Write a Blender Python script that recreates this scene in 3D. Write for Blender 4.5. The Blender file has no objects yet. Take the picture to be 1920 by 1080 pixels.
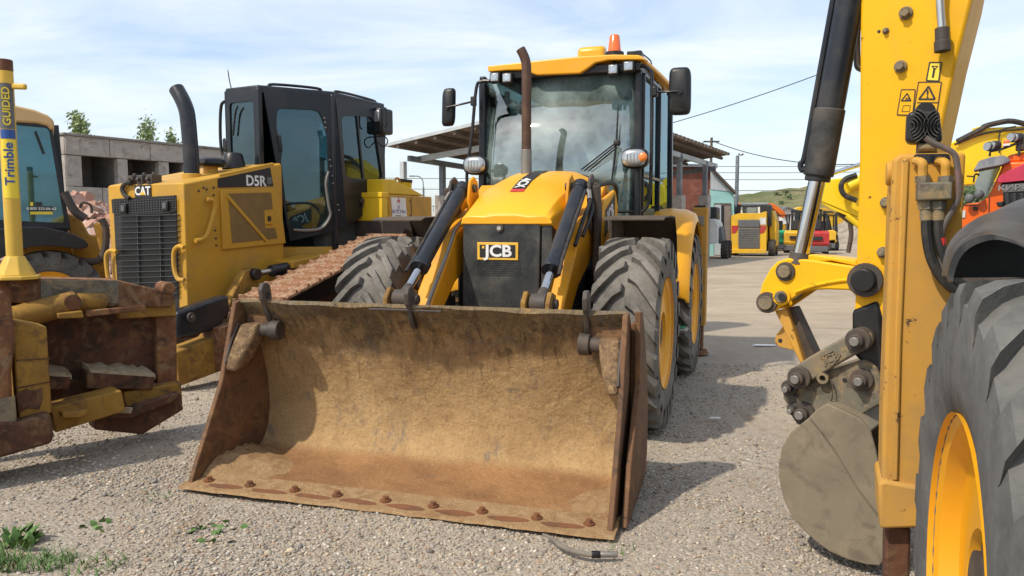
import bpy, bmesh, math, random
import numpy as np
from mathutils import Vector as V, Matrix as M, Quaternion

random.seed(7); np.random.seed(7)
S = bpy.context.scene
COL = S.collection
R = math.radians
PI = math.pi

# ---------------------------------------------------------------- camera
CAM_H, CAM_F, CAM_P = 1.5, 1400.0, math.atan(118/1400.0)     # height, focal length in photo pixels, pitch down
cd = bpy.data.cameras.new('camera'); cam = bpy.data.objects.new('camera', cd); COL.objects.link(cam)
cd.sensor_width = 36; cd.lens = CAM_F/1920*36; cd.clip_end = 2000; cd.clip_start = .05
cam.location = (0, 0, CAM_H); cam.rotation_euler = (PI/2-CAM_P, 0, 0)
S.camera = cam
# ---------------------------------------------------------------- sky and sun
SUN_AZ = math.atan2(-.80, -.60)          # direction towards the sun, clockwise from +Y
SUN_EL = R(50)
w = bpy.data.worlds.new('World'); S.world = w; w.use_nodes = True
nt = w.node_tree; N = nt.nodes; L = nt.links
bg = N['Background']; bg.inputs['Strength'].default_value = .15
sky = N.new('ShaderNodeTexSky'); sky.sky_type = 'NISHITA'; sky.sun_disc = False
sky.sun_elevation = SUN_EL; sky.sun_rotation = SUN_AZ % (2*PI); sky.air_density = 1.0; sky.dust_density = 1.6; sky.ozone_density = 1.2
tc = N.new('ShaderNodeTexCoord'); sp = N.new('ShaderNodeSeparateXYZ'); L.new(tc.outputs['Generated'], sp.inputs[0])
mx = N.new('ShaderNodeMath'); mx.operation = 'MAXIMUM'; L.new(sp.outputs['Z'], mx.inputs[0]); mx.inputs[1].default_value = 0
ad = N.new('ShaderNodeMath'); ad.operation = 'ADD'; L.new(mx.outputs[0], ad.inputs[0]); ad.inputs[1].default_value = .16
dv = N.new('ShaderNodeVectorMath'); dv.operation = 'DIVIDE'; L.new(tc.outputs['Generated'], dv.inputs[0])
cb = N.new('ShaderNodeCombineXYZ'); 
for i in range(3): L.new(ad.outputs[0], cb.inputs[i])
L.new(cb.outputs[0], dv.inputs[1])
mp = N.new('ShaderNodeMapping'); mp.inputs['Scale'].default_value = (.8, 1.3, .0); mp.inputs['Location'].default_value = (3.3, 1.2, 0); L.new(dv.outputs[0], mp.inputs[0])
nz = N.new('ShaderNodeTexNoise'); nz.inputs['Scale'].default_value = 1.25; nz.inputs['Detail'].default_value = 9; nz.inputs['Roughness'].default_value = .58; nz.inputs['Distortion'].default_value = .5
L.new(mp.outputs[0], nz.inputs['Vector'])
cr = N.new('ShaderNodeValToRGB'); cr.color_ramp.elements[0].position = .33; cr.color_ramp.elements[1].position = .66
cr.color_ramp.elements[0].color = (.16, .16, .16, 1); cr.color_ramp.elements[1].color = (.88, .88, .88, 1)
L.new(nz.outputs['Fac'], cr.inputs[0])
mxc = N.new('ShaderNodeMix'); mxc.data_type = 'RGBA'; L.new(cr.outputs[0], mxc.inputs['Factor'])
L.new(sky.outputs[0], mxc.inputs['A']); mxc.inputs['B'].default_value = (4.75, 5.1, 5.5, 1)
L.new(mxc.outputs['Result'], bg.inputs['Color'])
sl = bpy.data.lights.new('sun', 'SUN'); so = bpy.data.objects.new('sun', sl); COL.objects.link(so)
sl.energy = 2.8; sl.angle = R(1.3); sl.color = (1, .91, .77)
tosun = V((math.sin(SUN_AZ)*math.cos(SUN_EL), math.cos(SUN_AZ)*math.cos(SUN_EL), math.sin(SUN_EL)))
so.rotation_euler = tosun.to_track_quat('Z', 'Y').to_euler(); so.location = tosun*50
S.view_settings.view_transform = 'Standard'; S.view_settings.look = 'None'
S.view_settings.exposure = .48; S.view_settings.gamma = 1; S.view_settings.use_curve_mapping = False

# ---------------------------------------------------------------- frames: photo pixel -> point on a plane of a machine
_c, _s = math.cos(CAM_P), math.sin(CAM_P)
def ray(px, py):
    a = (px-960)/CAM_F; b = (py-540)/CAM_F
    return V((a, _c-b*_s, -(_s+b*_c)))
def ground(px, py, z=0):
    r = ray(px, py); return V((0, 0, CAM_H)) + r*((z-CAM_H)/r.z)
def atdepth(px, py, d):
    r = ray(px, py); return V((0, 0, CAM_H)) + r*(d/r.y)
class Frame:
    def __init__(s, o, deg):
        s.o = V(o); s.deg = deg; s.R = M.Rotation(R(deg), 3, 'Z'); s.Ri = s.R.transposed()
    def loc(s, w): return s.Ri @ (V(w)-s.o)
    def on(s, px, py, ax, val):
        o = s.Ri @ (V((0, 0, CAM_H))-s.o); r = s.Ri @ ray(px, py); i = 'xyz'.index(ax)
        return o + r*((val-o[i])/r[i])
    def poly(s, pts, ax, val):
        k = {'x': (1, 2), 'y': (0, 2), 'z': (0, 1)}[ax]; out = []
        for p in pts:
            q = s.on(p[0], p[1], ax, val); out.append((q[k[0]], q[k[1]]))
        return out

# ---------------------------------------------------------------- mesh builder
class MB:
    def __init__(s): s.v = []; s.f = []
    def add(s, vs, fs):
        n = len(s.v); s.v += [tuple(p) for p in vs]; s.f += [tuple(i+n for i in f) for f in fs]; return s
    def box(s, a, b):
        x0, y0, z0 = a; x1, y1, z1 = b
        return s.add([(x0,y0,z0),(x1,y0,z0),(x1,y1,z0),(x0,y1,z0),(x0,y0,z1),(x1,y0,z1),(x1,y1,z1),(x0,y1,z1)],
                     [(0,3,2,1),(4,5,6,7),(0,1,5,4),(1,2,6,5),(2,3,7,6),(3,0,4,7)])
    def cbox(s, c, d): return s.box([c[i]-d[i]/2 for i in range(3)], [c[i]+d[i]/2 for i in range(3)])
    def bar(s, p, q, wd, h, up=(0,0,1)):
        p = V(p); q = V(q); d = (q-p).normalized(); u = V(up); x = d.cross(u)
        if x.length < 1e-4: x = d.cross(V((0,1,0)))
        x.normalize(); y = x.cross(d)
        vs = [e + x*a*wd/2 + y*b*h/2 for e in (p, q) for a, b in ((-1,-1),(1,-1),(1,1),(-1,1))]
        return s.add(vs, [(0,1,2,3),(7,6,5,4),(0,4,5,1),(1,5,6,2),(2,6,7,3),(3,7,4,0)])
    def prism(s, pts, ax, a, b):
        n = len(pts)
        def P(p, t): return {'x': (t,p[0],p[1]), 'y': (p[0],t,p[1]), 'z': (p[0],p[1],t)}[ax]
        vs = [P(p, a) for p in pts] + [P(p, b) for p in pts]
        return s.add(vs, [tuple(range(n)), tuple(range(2*n-1, n-1, -1))] + [(i, (i+1) % n, (i+1) % n+n, i+n) for i in range(n)])
    def cyl(s, p, q, r, r2=None, n=16, caps=True):
        p = V(p); q = V(q); r2 = r if r2 is None else r2
        d = (q-p).normalized(); x = d.orthogonal().normalized(); y = d.cross(x)
        vs = []
        for e, rr in ((p, r), (q, r2)):
            vs += [e + (x*math.cos(2*PI*i/n)+y*math.sin(2*PI*i/n))*rr for i in range(n)]
        fs = [(i, (i+1) % n, (i+1) % n+n, i+n) for i in range(n)]
        if caps: fs += [tuple(range(n-1, -1, -1)), tuple(range(n, 2*n))]
        return s.add(vs, fs)
    def tube(s, path, r, n=8):
        path = [V(p) for p in path]; rs = r if isinstance(r, (list, tuple)) else [r]*len(path)
        x = None; rings = []
        for i, p in enumerate(path):
            a = path[max(i-1, 0)]; b = path[min(i+1, len(path)-1)]; d = (b-a).normalized()
            if x is None: x = d.orthogonal().normalized()
            x = (x - d*x.dot(d)).normalized(); y = d.cross(x)
            rings.append([p + (x*math.cos(2*PI*k/n)+y*math.sin(2*PI*k/n))*rs[i] for k in range(n)])
        return s.loft(rings)
    def loft(s, rings, cap=True, closed=True):
        n = len(rings[0]); m = len(rings); vs = [p for r_ in rings for p in r_]; fs = []
        for j in range(m-1):
            for i in range(n if closed else n-1):
                fs.append((j*n+i, j*n+(i+1) % n, (j+1)*n+(i+1) % n, (j+1)*n+i))
        if cap: fs += [tuple(range(n-1, -1, -1)), tuple(range((m-1)*n, m*n))]
        return s.add(vs, fs)
    def lathe(s, prof, c, ax='x', n=32):
        # prof: (radius, position along axis); closed loop of revolution
        rings = []
        for r_, t in prof:
            ring = []
            for i in range(n):
                a = 2*PI*i/n; u, v = r_*math.cos(a), r_*math.sin(a)
                ring.append({'x': (c[0]+t, c[1]+u, c[2]+v), 'y': (c[0]+u, c[1]+t, c[2]+v), 'z': (c[0]+u, c[1]+v, c[2]+t)}[ax])
            rings.append(ring)
        return s.loft(rings, cap=False)
    def sphere(s, c, r, n=12, m=8, sc=(1,1,1)):
        rings = []
        for j in range(1, m):
            t = PI*j/m
            rings.append([(c[0]+r*sc[0]*math.sin(t)*math.cos(2*PI*i/n), c[1]+r*sc[1]*math.sin(t)*math.sin(2*PI*i/n), c[2]+r*sc[2]*math.cos(t)) for i in range(n)])
        return s.loft(rings)
    def build(s, name, mat, parent=None, bev=0, seg=2, ang=35, solid=0, sub=0):
        me = bpy.data.meshes.new(name); me.from_pydata(s.v, [], s.f)
        bm = bmesh.new(); bm.from_mesh(me); bmesh.ops.recalc_face_normals(bm, faces=bm.faces); bm.to_mesh(me); bm.free()
        o = bpy.data.objects.new(name, me); COL.objects.link(o)
        if solid and ang < 50: me.shade_flat()
        else: me.shade_smooth(); me.set_sharp_from_angle(angle=R(ang))
        if isinstance(mat, str): mat = MAT[mat]
        me.materials.append(mat)
        if parent: o.parent = parent
        if solid:
            m = o.modifiers.new('solid', 'SOLIDIFY'); m.thickness = solid; m.offset = 0
        if bev:
            m = o.modifiers.new('bevel', 'BEVEL'); m.width = bev; m.segments = seg; m.limit_method = 'ANGLE'; m.angle_limit = R(30)
        return o
def part(name, mat, parent, fn, **k):
    m = MB(); fn(m); return m.build(name, mat, parent, **k)
def arc(pts, n=8):
    """Catmull-Rom through points"""
    P = [V(p) for p in pts]; P = [P[0]*2-P[1]] + P + [P[-1]*2-P[-2]]; out = []
    for i in range(1, len(P)-2):
        for k in range(n):
            t = k/n; a, b, c_, d = P[i-1], P[i], P[i+1], P[i+2]
            out.append(.5*((2*b)+(c_-a)*t+(2*a-5*b+4*c_-d)*t*t+(3*b-a-3*c_+d)*t**3))
    out.append(P[-2]); return out
def tag(o, label, cat, group=None, kind=None):
    if label: o['label'] = label
    if cat: o['category'] = cat
    if group: o['group'] = group
    if kind: o['kind'] = kind
    return o
def thing(name, label, cat, fr=None, loc=(0,0,0), group=None):
    o = bpy.data.objects.new(name, None); COL.objects.link(o); o.empty_display_size = .2
    if fr: o.location = fr.o; o.rotation_euler = (0, 0, R(fr.deg))
    else: o.location = loc
    return tag(o, label, cat, group)
def struct(o): o['kind'] = 'structure'; return o
def text(s_, name, mat, parent, org, xd, yd, size, depth=.002, bold=.0, align='CENTER', xs=1.0):
    """lettering as a thin raised mesh: org = centre, xd / yd = reading and up directions"""
    cu = bpy.data.curves.new('txt', 'FONT'); cu.body = s_; cu.size = size; cu.extrude = depth; cu.offset = bold*size
    cu.align_x = align; cu.align_y = 'CENTER'; cu.resolution_u = 3
    t = bpy.data.objects.new('txt', cu); COL.objects.link(t)
    dg = bpy.context.evaluated_depsgraph_get(); me = bpy.data.meshes.new_from_object(t.evaluated_get(dg))
    bpy.data.objects.remove(t); bpy.data.curves.remove(cu)
    xd = V(xd).normalized(); yd = V(yd); yd = (yd-xd*yd.dot(xd)).normalized(); zd = xd.cross(yd)
    mt = M((xd*xs, yd, zd)).transposed().to_4x4(); mt.translation = V(org); me.transform(mt)
    me.name = name; o = bpy.data.objects.new(name, me); COL.objects.link(o); o.parent = parent
    me.materials.clear(); me.materials.append(MAT[mat] if isinstance(mat, str) else mat); return o

# ---------------------------------------------------------------- materials
MAT = {}
def nodes(name):
    m = bpy.data.materials.new(name); m.use_nodes = True; MAT[name] = m
    return m, m.node_tree.nodes, m.node_tree.links, m.node_tree.nodes['Principled BSDF']
def noise(N, L, src, scale, detail=5, rough=.55, dist=0, stretch=None):
    if stretch:
        mp = N.new('ShaderNodeMapping'); mp.inputs['Scale'].default_value = stretch; L.new(src, mp.inputs[0]); src = mp.outputs[0]
    n = N.new('ShaderNodeTexNoise'); n.inputs['Scale'].default_value = scale; n.inputs['Detail'].default_value = detail
    n.inputs['Roughness'].default_value = rough; n.inputs['Distortion'].default_value = dist; L.new(src, n.inputs['Vector']); return n.outputs['Fac']
def ramp(N, L, src, a, b, ca=(0,0,0,1), cb=(1,1,1,1)):
    r = N.new('ShaderNodeValToRGB'); r.color_ramp.elements[0].position = a; r.color_ramp.elements[1].position = b
    r.color_ramp.elements[0].color = ca; r.color_ramp.elements[1].color = cb; L.new(src, r.inputs[0]); return r.outputs[0]
def mixc(N, L, f, a, b):
    m = N.new('ShaderNodeMix'); m.data_type = 'RGBA'
    for k, v in (('Factor', f), ('A', a), ('B', b)):
        if isinstance(v, (int, float)): m.inputs[k].default_value = v
        elif isinstance(v, tuple): m.inputs[k].default_value = (*v[:3], 1)
        else: L.new(v, m.inputs[k])
    return m.outputs['Result']
def math_(N, L, op, a, b):
    m = N.new('ShaderNodeMath'); m.operation = op
    for i, v in enumerate((a, b)):
        if isinstance(v, (int, float)): m.inputs[i].default_value = v
        else: L.new(v, m.inputs[i])
    return m.outputs[0]
def bump(N, L, P, h, strength=.3, dist=.02):
    b = N.new('ShaderNodeBump'); b.inputs['Strength'].default_value = strength; b.inputs['Distance'].default_value = dist
    L.new(h, b.inputs['Height']); L.new(b.outputs[0], P.inputs['Normal'])
def coord(N): return N.new('ShaderNodeTexCoord').outputs['Object']
def paint(name, col, rough=.42, dirt=.35, dcol=(.20,.14,.08), scale=3.0, chips=0, ccol=(.07,.04,.025), metal=0, bmp=.08, spec=.4, low=0):
    """worn paint: large dust patches, fine specks, chipped spots"""
    m, N, L, P = nodes(name); co = coord(N)
    c = col
    n1 = noise(N, L, co, scale*.45, 3); c = mixc(N, L, ramp(N, L, n1, .3, .75), tuple(x*.86 for x in col), tuple(min(1, x*1.06) for x in col))
    n2 = noise(N, L, co, scale, 8, .68, .4); f = ramp(N, L, n2, .62-dirt*.35, .95-dirt*.25)
    if low:                                     # mud thrown up from below
        sz = N.new('ShaderNodeSeparateXYZ'); L.new(co, sz.inputs[0])
        g = N.new('ShaderNodeMapRange'); g.inputs['From Min'].default_value = low; g.inputs['From Max'].default_value = low*.3
        g.inputs['To Min'].default_value = 0; g.inputs['To Max'].default_value = .7; L.new(sz.outputs['Z'], g.inputs['Value'])
        f = math_(N, L, 'MAXIMUM', f, math_(N, L, 'MULTIPLY', g.outputs[0], ramp(N, L, n2, .35, .6)))
    f = math_(N, L, 'MULTIPLY', f, min(1, .35+dirt))
    c = mixc(N, L, f, c, dcol)
    st = noise(N, L, co, scale*2.2, 4, .6, 0, (1, 1, .14)); c = mixc(N, L, math_(N, L, 'MULTIPLY', ramp(N, L, st, .58, .8), dirt*.55), c, dcol)
    if chips:
        n3 = noise(N, L, co, scale*7, 6, .75); c = mixc(N, L, ramp(N, L, n3, .70-chips*.2, .73-chips*.2), c, ccol)
    L.new(c, P.inputs['Base Color']); P.inputs['Metallic'].default_value = metal
    P.inputs['Specular IOR Level'].default_value = spec
    rr = N.new('ShaderNodeMapRange'); rr.inputs['To Min'].default_value = rough; rr.inputs['To Max'].default_value = min(1, rough+.4); L.new(f, rr.inputs['Value']); L.new(rr.outputs[0], P.inputs['Roughness'])
    n4 = noise(N, L, co, scale*9, 4); bump(N, L, P, n4, bmp, .006)
    return m
def patchy(name, cols, scale=3, rough=.85, bmp=.5, bd=.012, stretch=None, metal=0):
    """several colours broken up by layered noise (rust, mud, concrete)"""
    m, N, L, P = nodes(name); co = coord(N); c = cols[0]
    for i, k in enumerate(cols[1:]):
        f = ramp(N, L, noise(N, L, co, scale*(1+.9*i), 9, .68, .6+.2*i, stretch), .47+.02*i, .60+.02*i); c = mixc(N, L, f, c, k)
    L.new(c, P.inputs['Base Color']); P.inputs['Roughness'].default_value = rough; P.inputs['Metallic'].default_value = metal; P.inputs['Specular IOR Level'].default_value = .25
    bump(N, L, P, noise(N, L, co, scale*8, 8, .7), bmp, bd); return m
def glass(name, tint, gl=.25, rough=.02, film=.0, refl=(.9,.95,.95), fc=(.30,.39,.37)):
    m, N, L, P = nodes(name); N.remove(P); out = N['Material Output']
    tr = N.new('ShaderNodeBsdfTransparent'); tr.inputs[0].default_value = (*tint, 1)
    g = N.new('ShaderNodeBsdfGlossy'); g.inputs['Roughness'].default_value = rough; g.inputs['Color'].default_value = (*refl, 1)
    d = N.new('ShaderNodeBsdfDiffuse'); d.inputs[0].default_value = (*fc, 1)
    co = coord(N); nf = ramp(N, L, noise(N, L, co, 2.5, 6, .6), .35, .8)
    mf = N.new('ShaderNodeMixShader'); L.new(math_(N, L, 'MULTIPLY', nf, film), mf.inputs[0]); L.new(tr.outputs[0], mf.inputs[1]); L.new(d.outputs[0], mf.inputs[2])
    fr = N.new('ShaderNodeFresnel'); fr.inputs[0].default_value = 1.5
    f = math_(N, L, 'ADD', fr.outputs[0], gl); f = math_(N, L, 'MINIMUM', f, 1.0)
    mx = N.new('ShaderNodeMixShader'); L.new(f, mx.inputs[0]); L.new(mf.outputs[0], mx.inputs[1]); L.new(g.outputs[0], mx.inputs[2]); L.new(mx.outputs[0], out.inputs[0]); return m
def plain(name, col, rough=.5, metal=0, em=0, spec=.5):
    m, N, L, P = nodes(name); co = coord(N)
    n = ramp(N, L, noise(N, L, co, 6, 5), .3, .7); L.new(mixc(N, L, n, tuple(x*.85 for x in col), tuple(min(1, x*1.08) for x in col)), P.inputs['Base Color'])
    P.inputs['Roughness'].default_value = rough; P.inputs['Metallic'].default_value = metal; P.inputs['Specular IOR Level'].default_value = spec
    return m
DUST = (.30, .22, .14)
paint('yellow', (.78, .36, .012), .34, .22, (.36,.22,.09), 2.5)
paint('yellow_arm', (.76, .33, .010), .42, .35, (.22,.12,.05), 3.5, chips=.25, low=.9)
paint('yellow_dirty', (.66, .32, .02), .58, .95, (.36,.215,.075), 2.2, chips=.40, low=1.5)
paint('yellow_dipper', (.84, .45, .010), .45, .34, (.50,.27,.05), 2.4, chips=.26, spec=.2)
paint('yellow_cat', (.56, .30, .028), .50, .42, (.27,.19,.09), 2.4, chips=.2, low=1.1)
paint('yellow_mast', (.66, .42, .06), .5, .3, (.35,.24,.1), 4)
paint('yellow_box', (.78, .50, .02), .45, .25, (.35,.24,.1), 4, chips=.2)
paint('hood_yellow', (.84, .40, .012), .33, .26, (.52,.31,.10), 2.6, chips=.08, ccol=(.3,.2,.08), bmp=.04)
paint('black', (.012, .012, .013), .38, .3, (.07,.06,.05), 3)
paint('grille_black', (.020, .023, .025), .5, .55, (.13,.12,.10), 4, chips=.28, ccol=(.28,.25,.2), low=1.35)
paint('black_cab', (.011, .014, .019), .3, .35, (.07,.065,.06), 2.5, bmp=.03)
paint('ram_black', (.016, .019, .025), .3, .35, (.09,.075,.06), 5, chips=.2, ccol=(.14,.13,.12))
paint('dark_steel', (.06, .05, .045), .6, .5, (.16,.11,.07), 5, chips=.3)
paint('brown_guard', (.055, .040, .030), .65, .55, (.15,.11,.07), 3)
paint('hose', (.02, .02, .02), .6, .5, (.13,.10,.07), 8)
paint('grey_metal', (.26, .25, .23), .45, .4, (.2,.15,.1), 6, metal=.5)
paint('stack_brown', (.10, .055, .038), .5, .45, (.20,.12,.07), 6, metal=.4)
paint('steel_bright', (.55, .55, .53), .3, .25, (.3,.2,.12), 6, metal=.9)
plain('chrome', (.55, .55, .56), .10, 1.0)
plain('lens', (.42, .44, .45), .18, .6, spec=.8)
plain('white', (.78, .78, .76), .45)
plain('black_print', (.015, .015, .016), .5)
plain('blue_print', (.02, .08, .30), .5)
plain('red_print', (.50, .03, .03), .45)
plain('decal_yellow', (.82, .62, .04), .45)
plain('badge_yellow', (.80, .46, .05), .4)
plain('amber', (.75, .14, .015), .18, spec=.8)
plain('orange_lens', (.80, .22, .03), .25, spec=.7)
plain('seat_black', (.03, .03, .032), .8)
plain('interior_grey', (.10, .11, .11), .8)
patchy('rust', [(.17,.075,.035), (.27,.13,.055), (.09,.045,.028), (.24,.16,.09)], 3.5, .8, .5)
patchy('rust_dark', [(.095,.042,.026), (.15,.065,.032), (.05,.03,.02), (.17,.10,.05)], 3.0, .75, .4)
patchy('rust_yellow', [(.30,.165,.032), (.23,.122,.029), (.34,.195,.04), (.145,.078,.033)], 2.1, .75, .4)
patchy('soil', [(.42,.34,.22), (.34,.25,.15), (.50,.42,.30)], 9, .95, .9, .02)
patchy('sand', [(.44,.29,.14), (.36,.22,.10), (.50,.35,.19)], 8, .95, .8, .015)
patchy('track_rust', [(.26,.13,.07), (.36,.22,.14), (.16,.075,.04), (.42,.30,.20)], 5, .8, .5)
patchy('bucket_grey', [(.205,.172,.122), (.18,.15,.107), (.235,.195,.138), (.145,.12,.088)], 2.2, .7, .25, .006)
patchy('link_grey', [(.16,.145,.11), (.22,.17,.11), (.10,.085,.065), (.28,.2,.1)], 5, .65, .35, .006)
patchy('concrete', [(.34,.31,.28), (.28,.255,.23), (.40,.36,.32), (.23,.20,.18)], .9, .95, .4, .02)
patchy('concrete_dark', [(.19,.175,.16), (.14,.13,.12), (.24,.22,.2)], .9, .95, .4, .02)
patchy('brick_red', [(.20,.075,.055), (.16,.06,.045), (.25,.10,.07)], 1.5, .9, .4, .02)
patchy('rubble', [(.42,.24,.18), (.50,.33,.26), (.33,.16,.11), (.48,.42,.36)], 1.2, .95, .5, .03)
patchy('teal_wall', [(.30,.55,.53), (.26,.48,.47), (.36,.58,.56)], .8, .85, .2, .01)
patchy('siding_grey', [(.42,.46,.48), (.36,.40,.42), (.48,.50,.52)], .6, .7, .1, .01)
patchy('door_brown', [(.24,.20,.17), (.19,.16,.14)], .8, .8, .2, .01)
patchy('roof_sheet', [(.15,.115,.09), (.11,.085,.07), (.20,.16,.13)], .7, .85, .2, .02)
patchy('post_grey', [(.17,.19,.22), (.13,.15,.17), (.24,.25,.26)], 1.0, .7, .1, .01)
patchy('wood', [(.10,.08,.065), (.14,.11,.09)], 3, .9, .3, .01)
patchy('hut_white', [(.62,.60,.58), (.55,.53,.5)], .6, .8, .1, .01)
glass('windscreen', (.42,.56,.54), .16, .02, film=1.0)
glass('cab_glass', (.40,.60,.64), .06, .02, film=.18, refl=(.60,.80,.88), fc=(.16,.26,.28))
glass('cyan_glass', (.22,.52,.60), .10, .02, film=.45, refl=(.50,.80,.90), fc=(.10,.30,.36))
glass('far_glass', (.25,.33,.36), .2, .05, film=.4)
# ---------------------------------------------------------------- special materials: rubber, bucket steel, gravel
def rubber(name, base=(.028,.028,.028), dust=(.21,.19,.165), amt=.62):
    m, N, L, P = nodes(name); co = coord(N)
    f = ramp(N, L, noise(N, L, co, 3.2, 8, .66, .3), .26, .72)
    f2 = ramp(N, L, noise(N, L, co, 22, 6, .7), .35, .8)
    f = math_(N, L, 'MULTIPLY', math_(N, L, 'ADD', math_(N, L, 'MULTIPLY', f, .75), math_(N, L, 'MULTIPLY', f2, .35)), amt)
    L.new(mixc(N, L, f, base, dust), P.inputs['Base Color']); P.inputs['Roughness'].default_value = .85; P.inputs['Specular IOR Level'].default_value = .3
    bump(N, L, P, noise(N, L, co, 35, 6, .7), .45, .006); return m
rubber('rubber', (.030,.029,.028), (.31,.28,.24), .80); rubber('rubber_near', (.040,.041,.042), (.22,.215,.20), .80)
def bucket_mat():
    m, N, L, P = nodes('bucket_steel'); co = coord(N)
    sz = N.new('ShaderNodeSeparateXYZ'); L.new(co, sz.inputs[0]); z = sz.outputs['Z']; y = sz.outputs['Y']
    wob = noise(N, L, co, 2.3, 7, .65, .5)
    zz = math_(N, L, 'ADD', z, math_(N, L, 'MULTIPLY', math_(N, L, 'SUBTRACT', wob, .5), .75))
    c = mixc(N, L, ramp(N, L, noise(N, L, co, 4.5, 9, .7, .6), .38, .66), (.47,.31,.145), (.33,.205,.09))
    c = mixc(N, L, ramp(N, L, noise(N, L, co, 9, 9, .75, .3), .57, .70), c, (.45,.31,.165))
    st = noise(N, L, co, 9, 8, .72, .9, (1, .6, .42))
    up = ramp(N, L, zz, .58, .90)
    c = mixc(N, L, math_(N, L, 'MULTIPLY', up, .62), c, (.22,.145,.07))
    c = mixc(N, L, math_(N, L, 'MULTIPLY', up, ramp(N, L, st, .42, .56)), c, (.075,.045,.024))
    c = mixc(N, L, math_(N, L, 'MULTIPLY', up, ramp(N, L, noise(N, L, co, 14, 7, .7, .4, (1,1,.6)), .55, .66)), c, (.36,.19,.06))
    # paint left along the top edge, scratched steel
    c = mixc(N, L, math_(N, L, 'MULTIPLY', ramp(N, L, zz, .82, 1.02), .8), c, (.165,.125,.065))
    c = mixc(N, L, math_(N, L, 'MULTIPLY', ramp(N, L, noise(N, L, co, 30, 6, .8), .56, .62), ramp(N, L, zz, .7, .9)), c, (.05,.035,.02))
    sc = math_(N, L, 'MULTIPLY', ramp(N, L, noise(N, L, co, 3.3, 6, .6, .2), .54, .64), ramp(N, L, noise(N, L, co, 26, 6, .7, 0, (1, .5, .4)), .45, .62))
    c = mixc(N, L, math_(N, L, 'MULTIPLY', sc, .75), c, (.15,.135,.12))
    # floor: worn orange-brown plate, sand towards the lip
    fl = ramp(N, L, z, .045, .085, (1,1,1,1), (0,0,0,1))
    fc = mixc(N, L, ramp(N, L, noise(N, L, co, 2.4, 6, .6, .4), .40, .62), (.34,.18,.075), (.23,.115,.05))
    fc = mixc(N, L, ramp(N, L, noise(N, L, co, 1.6, 7, .62, .3, (.8,1.6,1)), .60, .70), fc, (.20,.165,.13))
    yy = math_(N, L, 'ADD', y, math_(N, L, 'MULTIPLY', math_(N, L, 'SUBTRACT', wob, .5), .35))
    fc = mixc(N, L, ramp(N, L, yy, .10, .24, (1,1,1,1), (0,0,0,1)), fc, (.38,.25,.135))
    c = mixc(N, L, fl, c, fc)
    gr = noise(N, L, co, 55, 6, .75, .2); c = mixc(N, L, math_(N, L, 'MULTIPLY', ramp(N, L, gr, .50, .66), .45), c, (.13,.08,.042)); c = mixc(N, L, math_(N, L, 'MULTIPLY', ramp(N, L, noise(N, L, co, 42, 7, .75, .5), .56, .68), .5), c, (.46,.33,.19))
    sk = noise(N, L, co, 20, 7, .7, .5, (1.5, .25, .30)); c = mixc(N, L, math_(N, L, 'MULTIPLY', math_(N, L, 'MULTIPLY', ramp(N, L, sk, .54, .66), ramp(N, L, zz, .3, .7)), .7), c, (.09,.052,.028))
    L.new(c, P.inputs['Base Color']); P.inputs['Roughness'].default_value = .72; P.inputs['Specular IOR Level'].default_value = .3
    h = math_(N, L, 'ADD', noise(N, L, co, 13, 9, .72), math_(N, L, 'MULTIPLY', noise(N, L, co, 3, 5), 1.2))
    bump(N, L, P, h, .9, .022); return m
bucket_mat()
patchy('jaw_iron', [(.16,.10,.055), (.24,.155,.08), (.10,.062,.036), (.32,.215,.11)], 9, .8, .6, .012)
patchy('bucket_side', [(.165,.085,.045), (.12,.068,.042), (.22,.12,.055), (.09,.055,.035)], 3.2, .75, .35, .008)
patchy('drift', [(.35,.22,.11), (.28,.165,.08), (.40,.27,.145)], 9, .95, .9, .015)
patchy('wear_iron', [(.20,.085,.04), (.15,.07,.04)], 9, .7, .4, .005)

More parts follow.
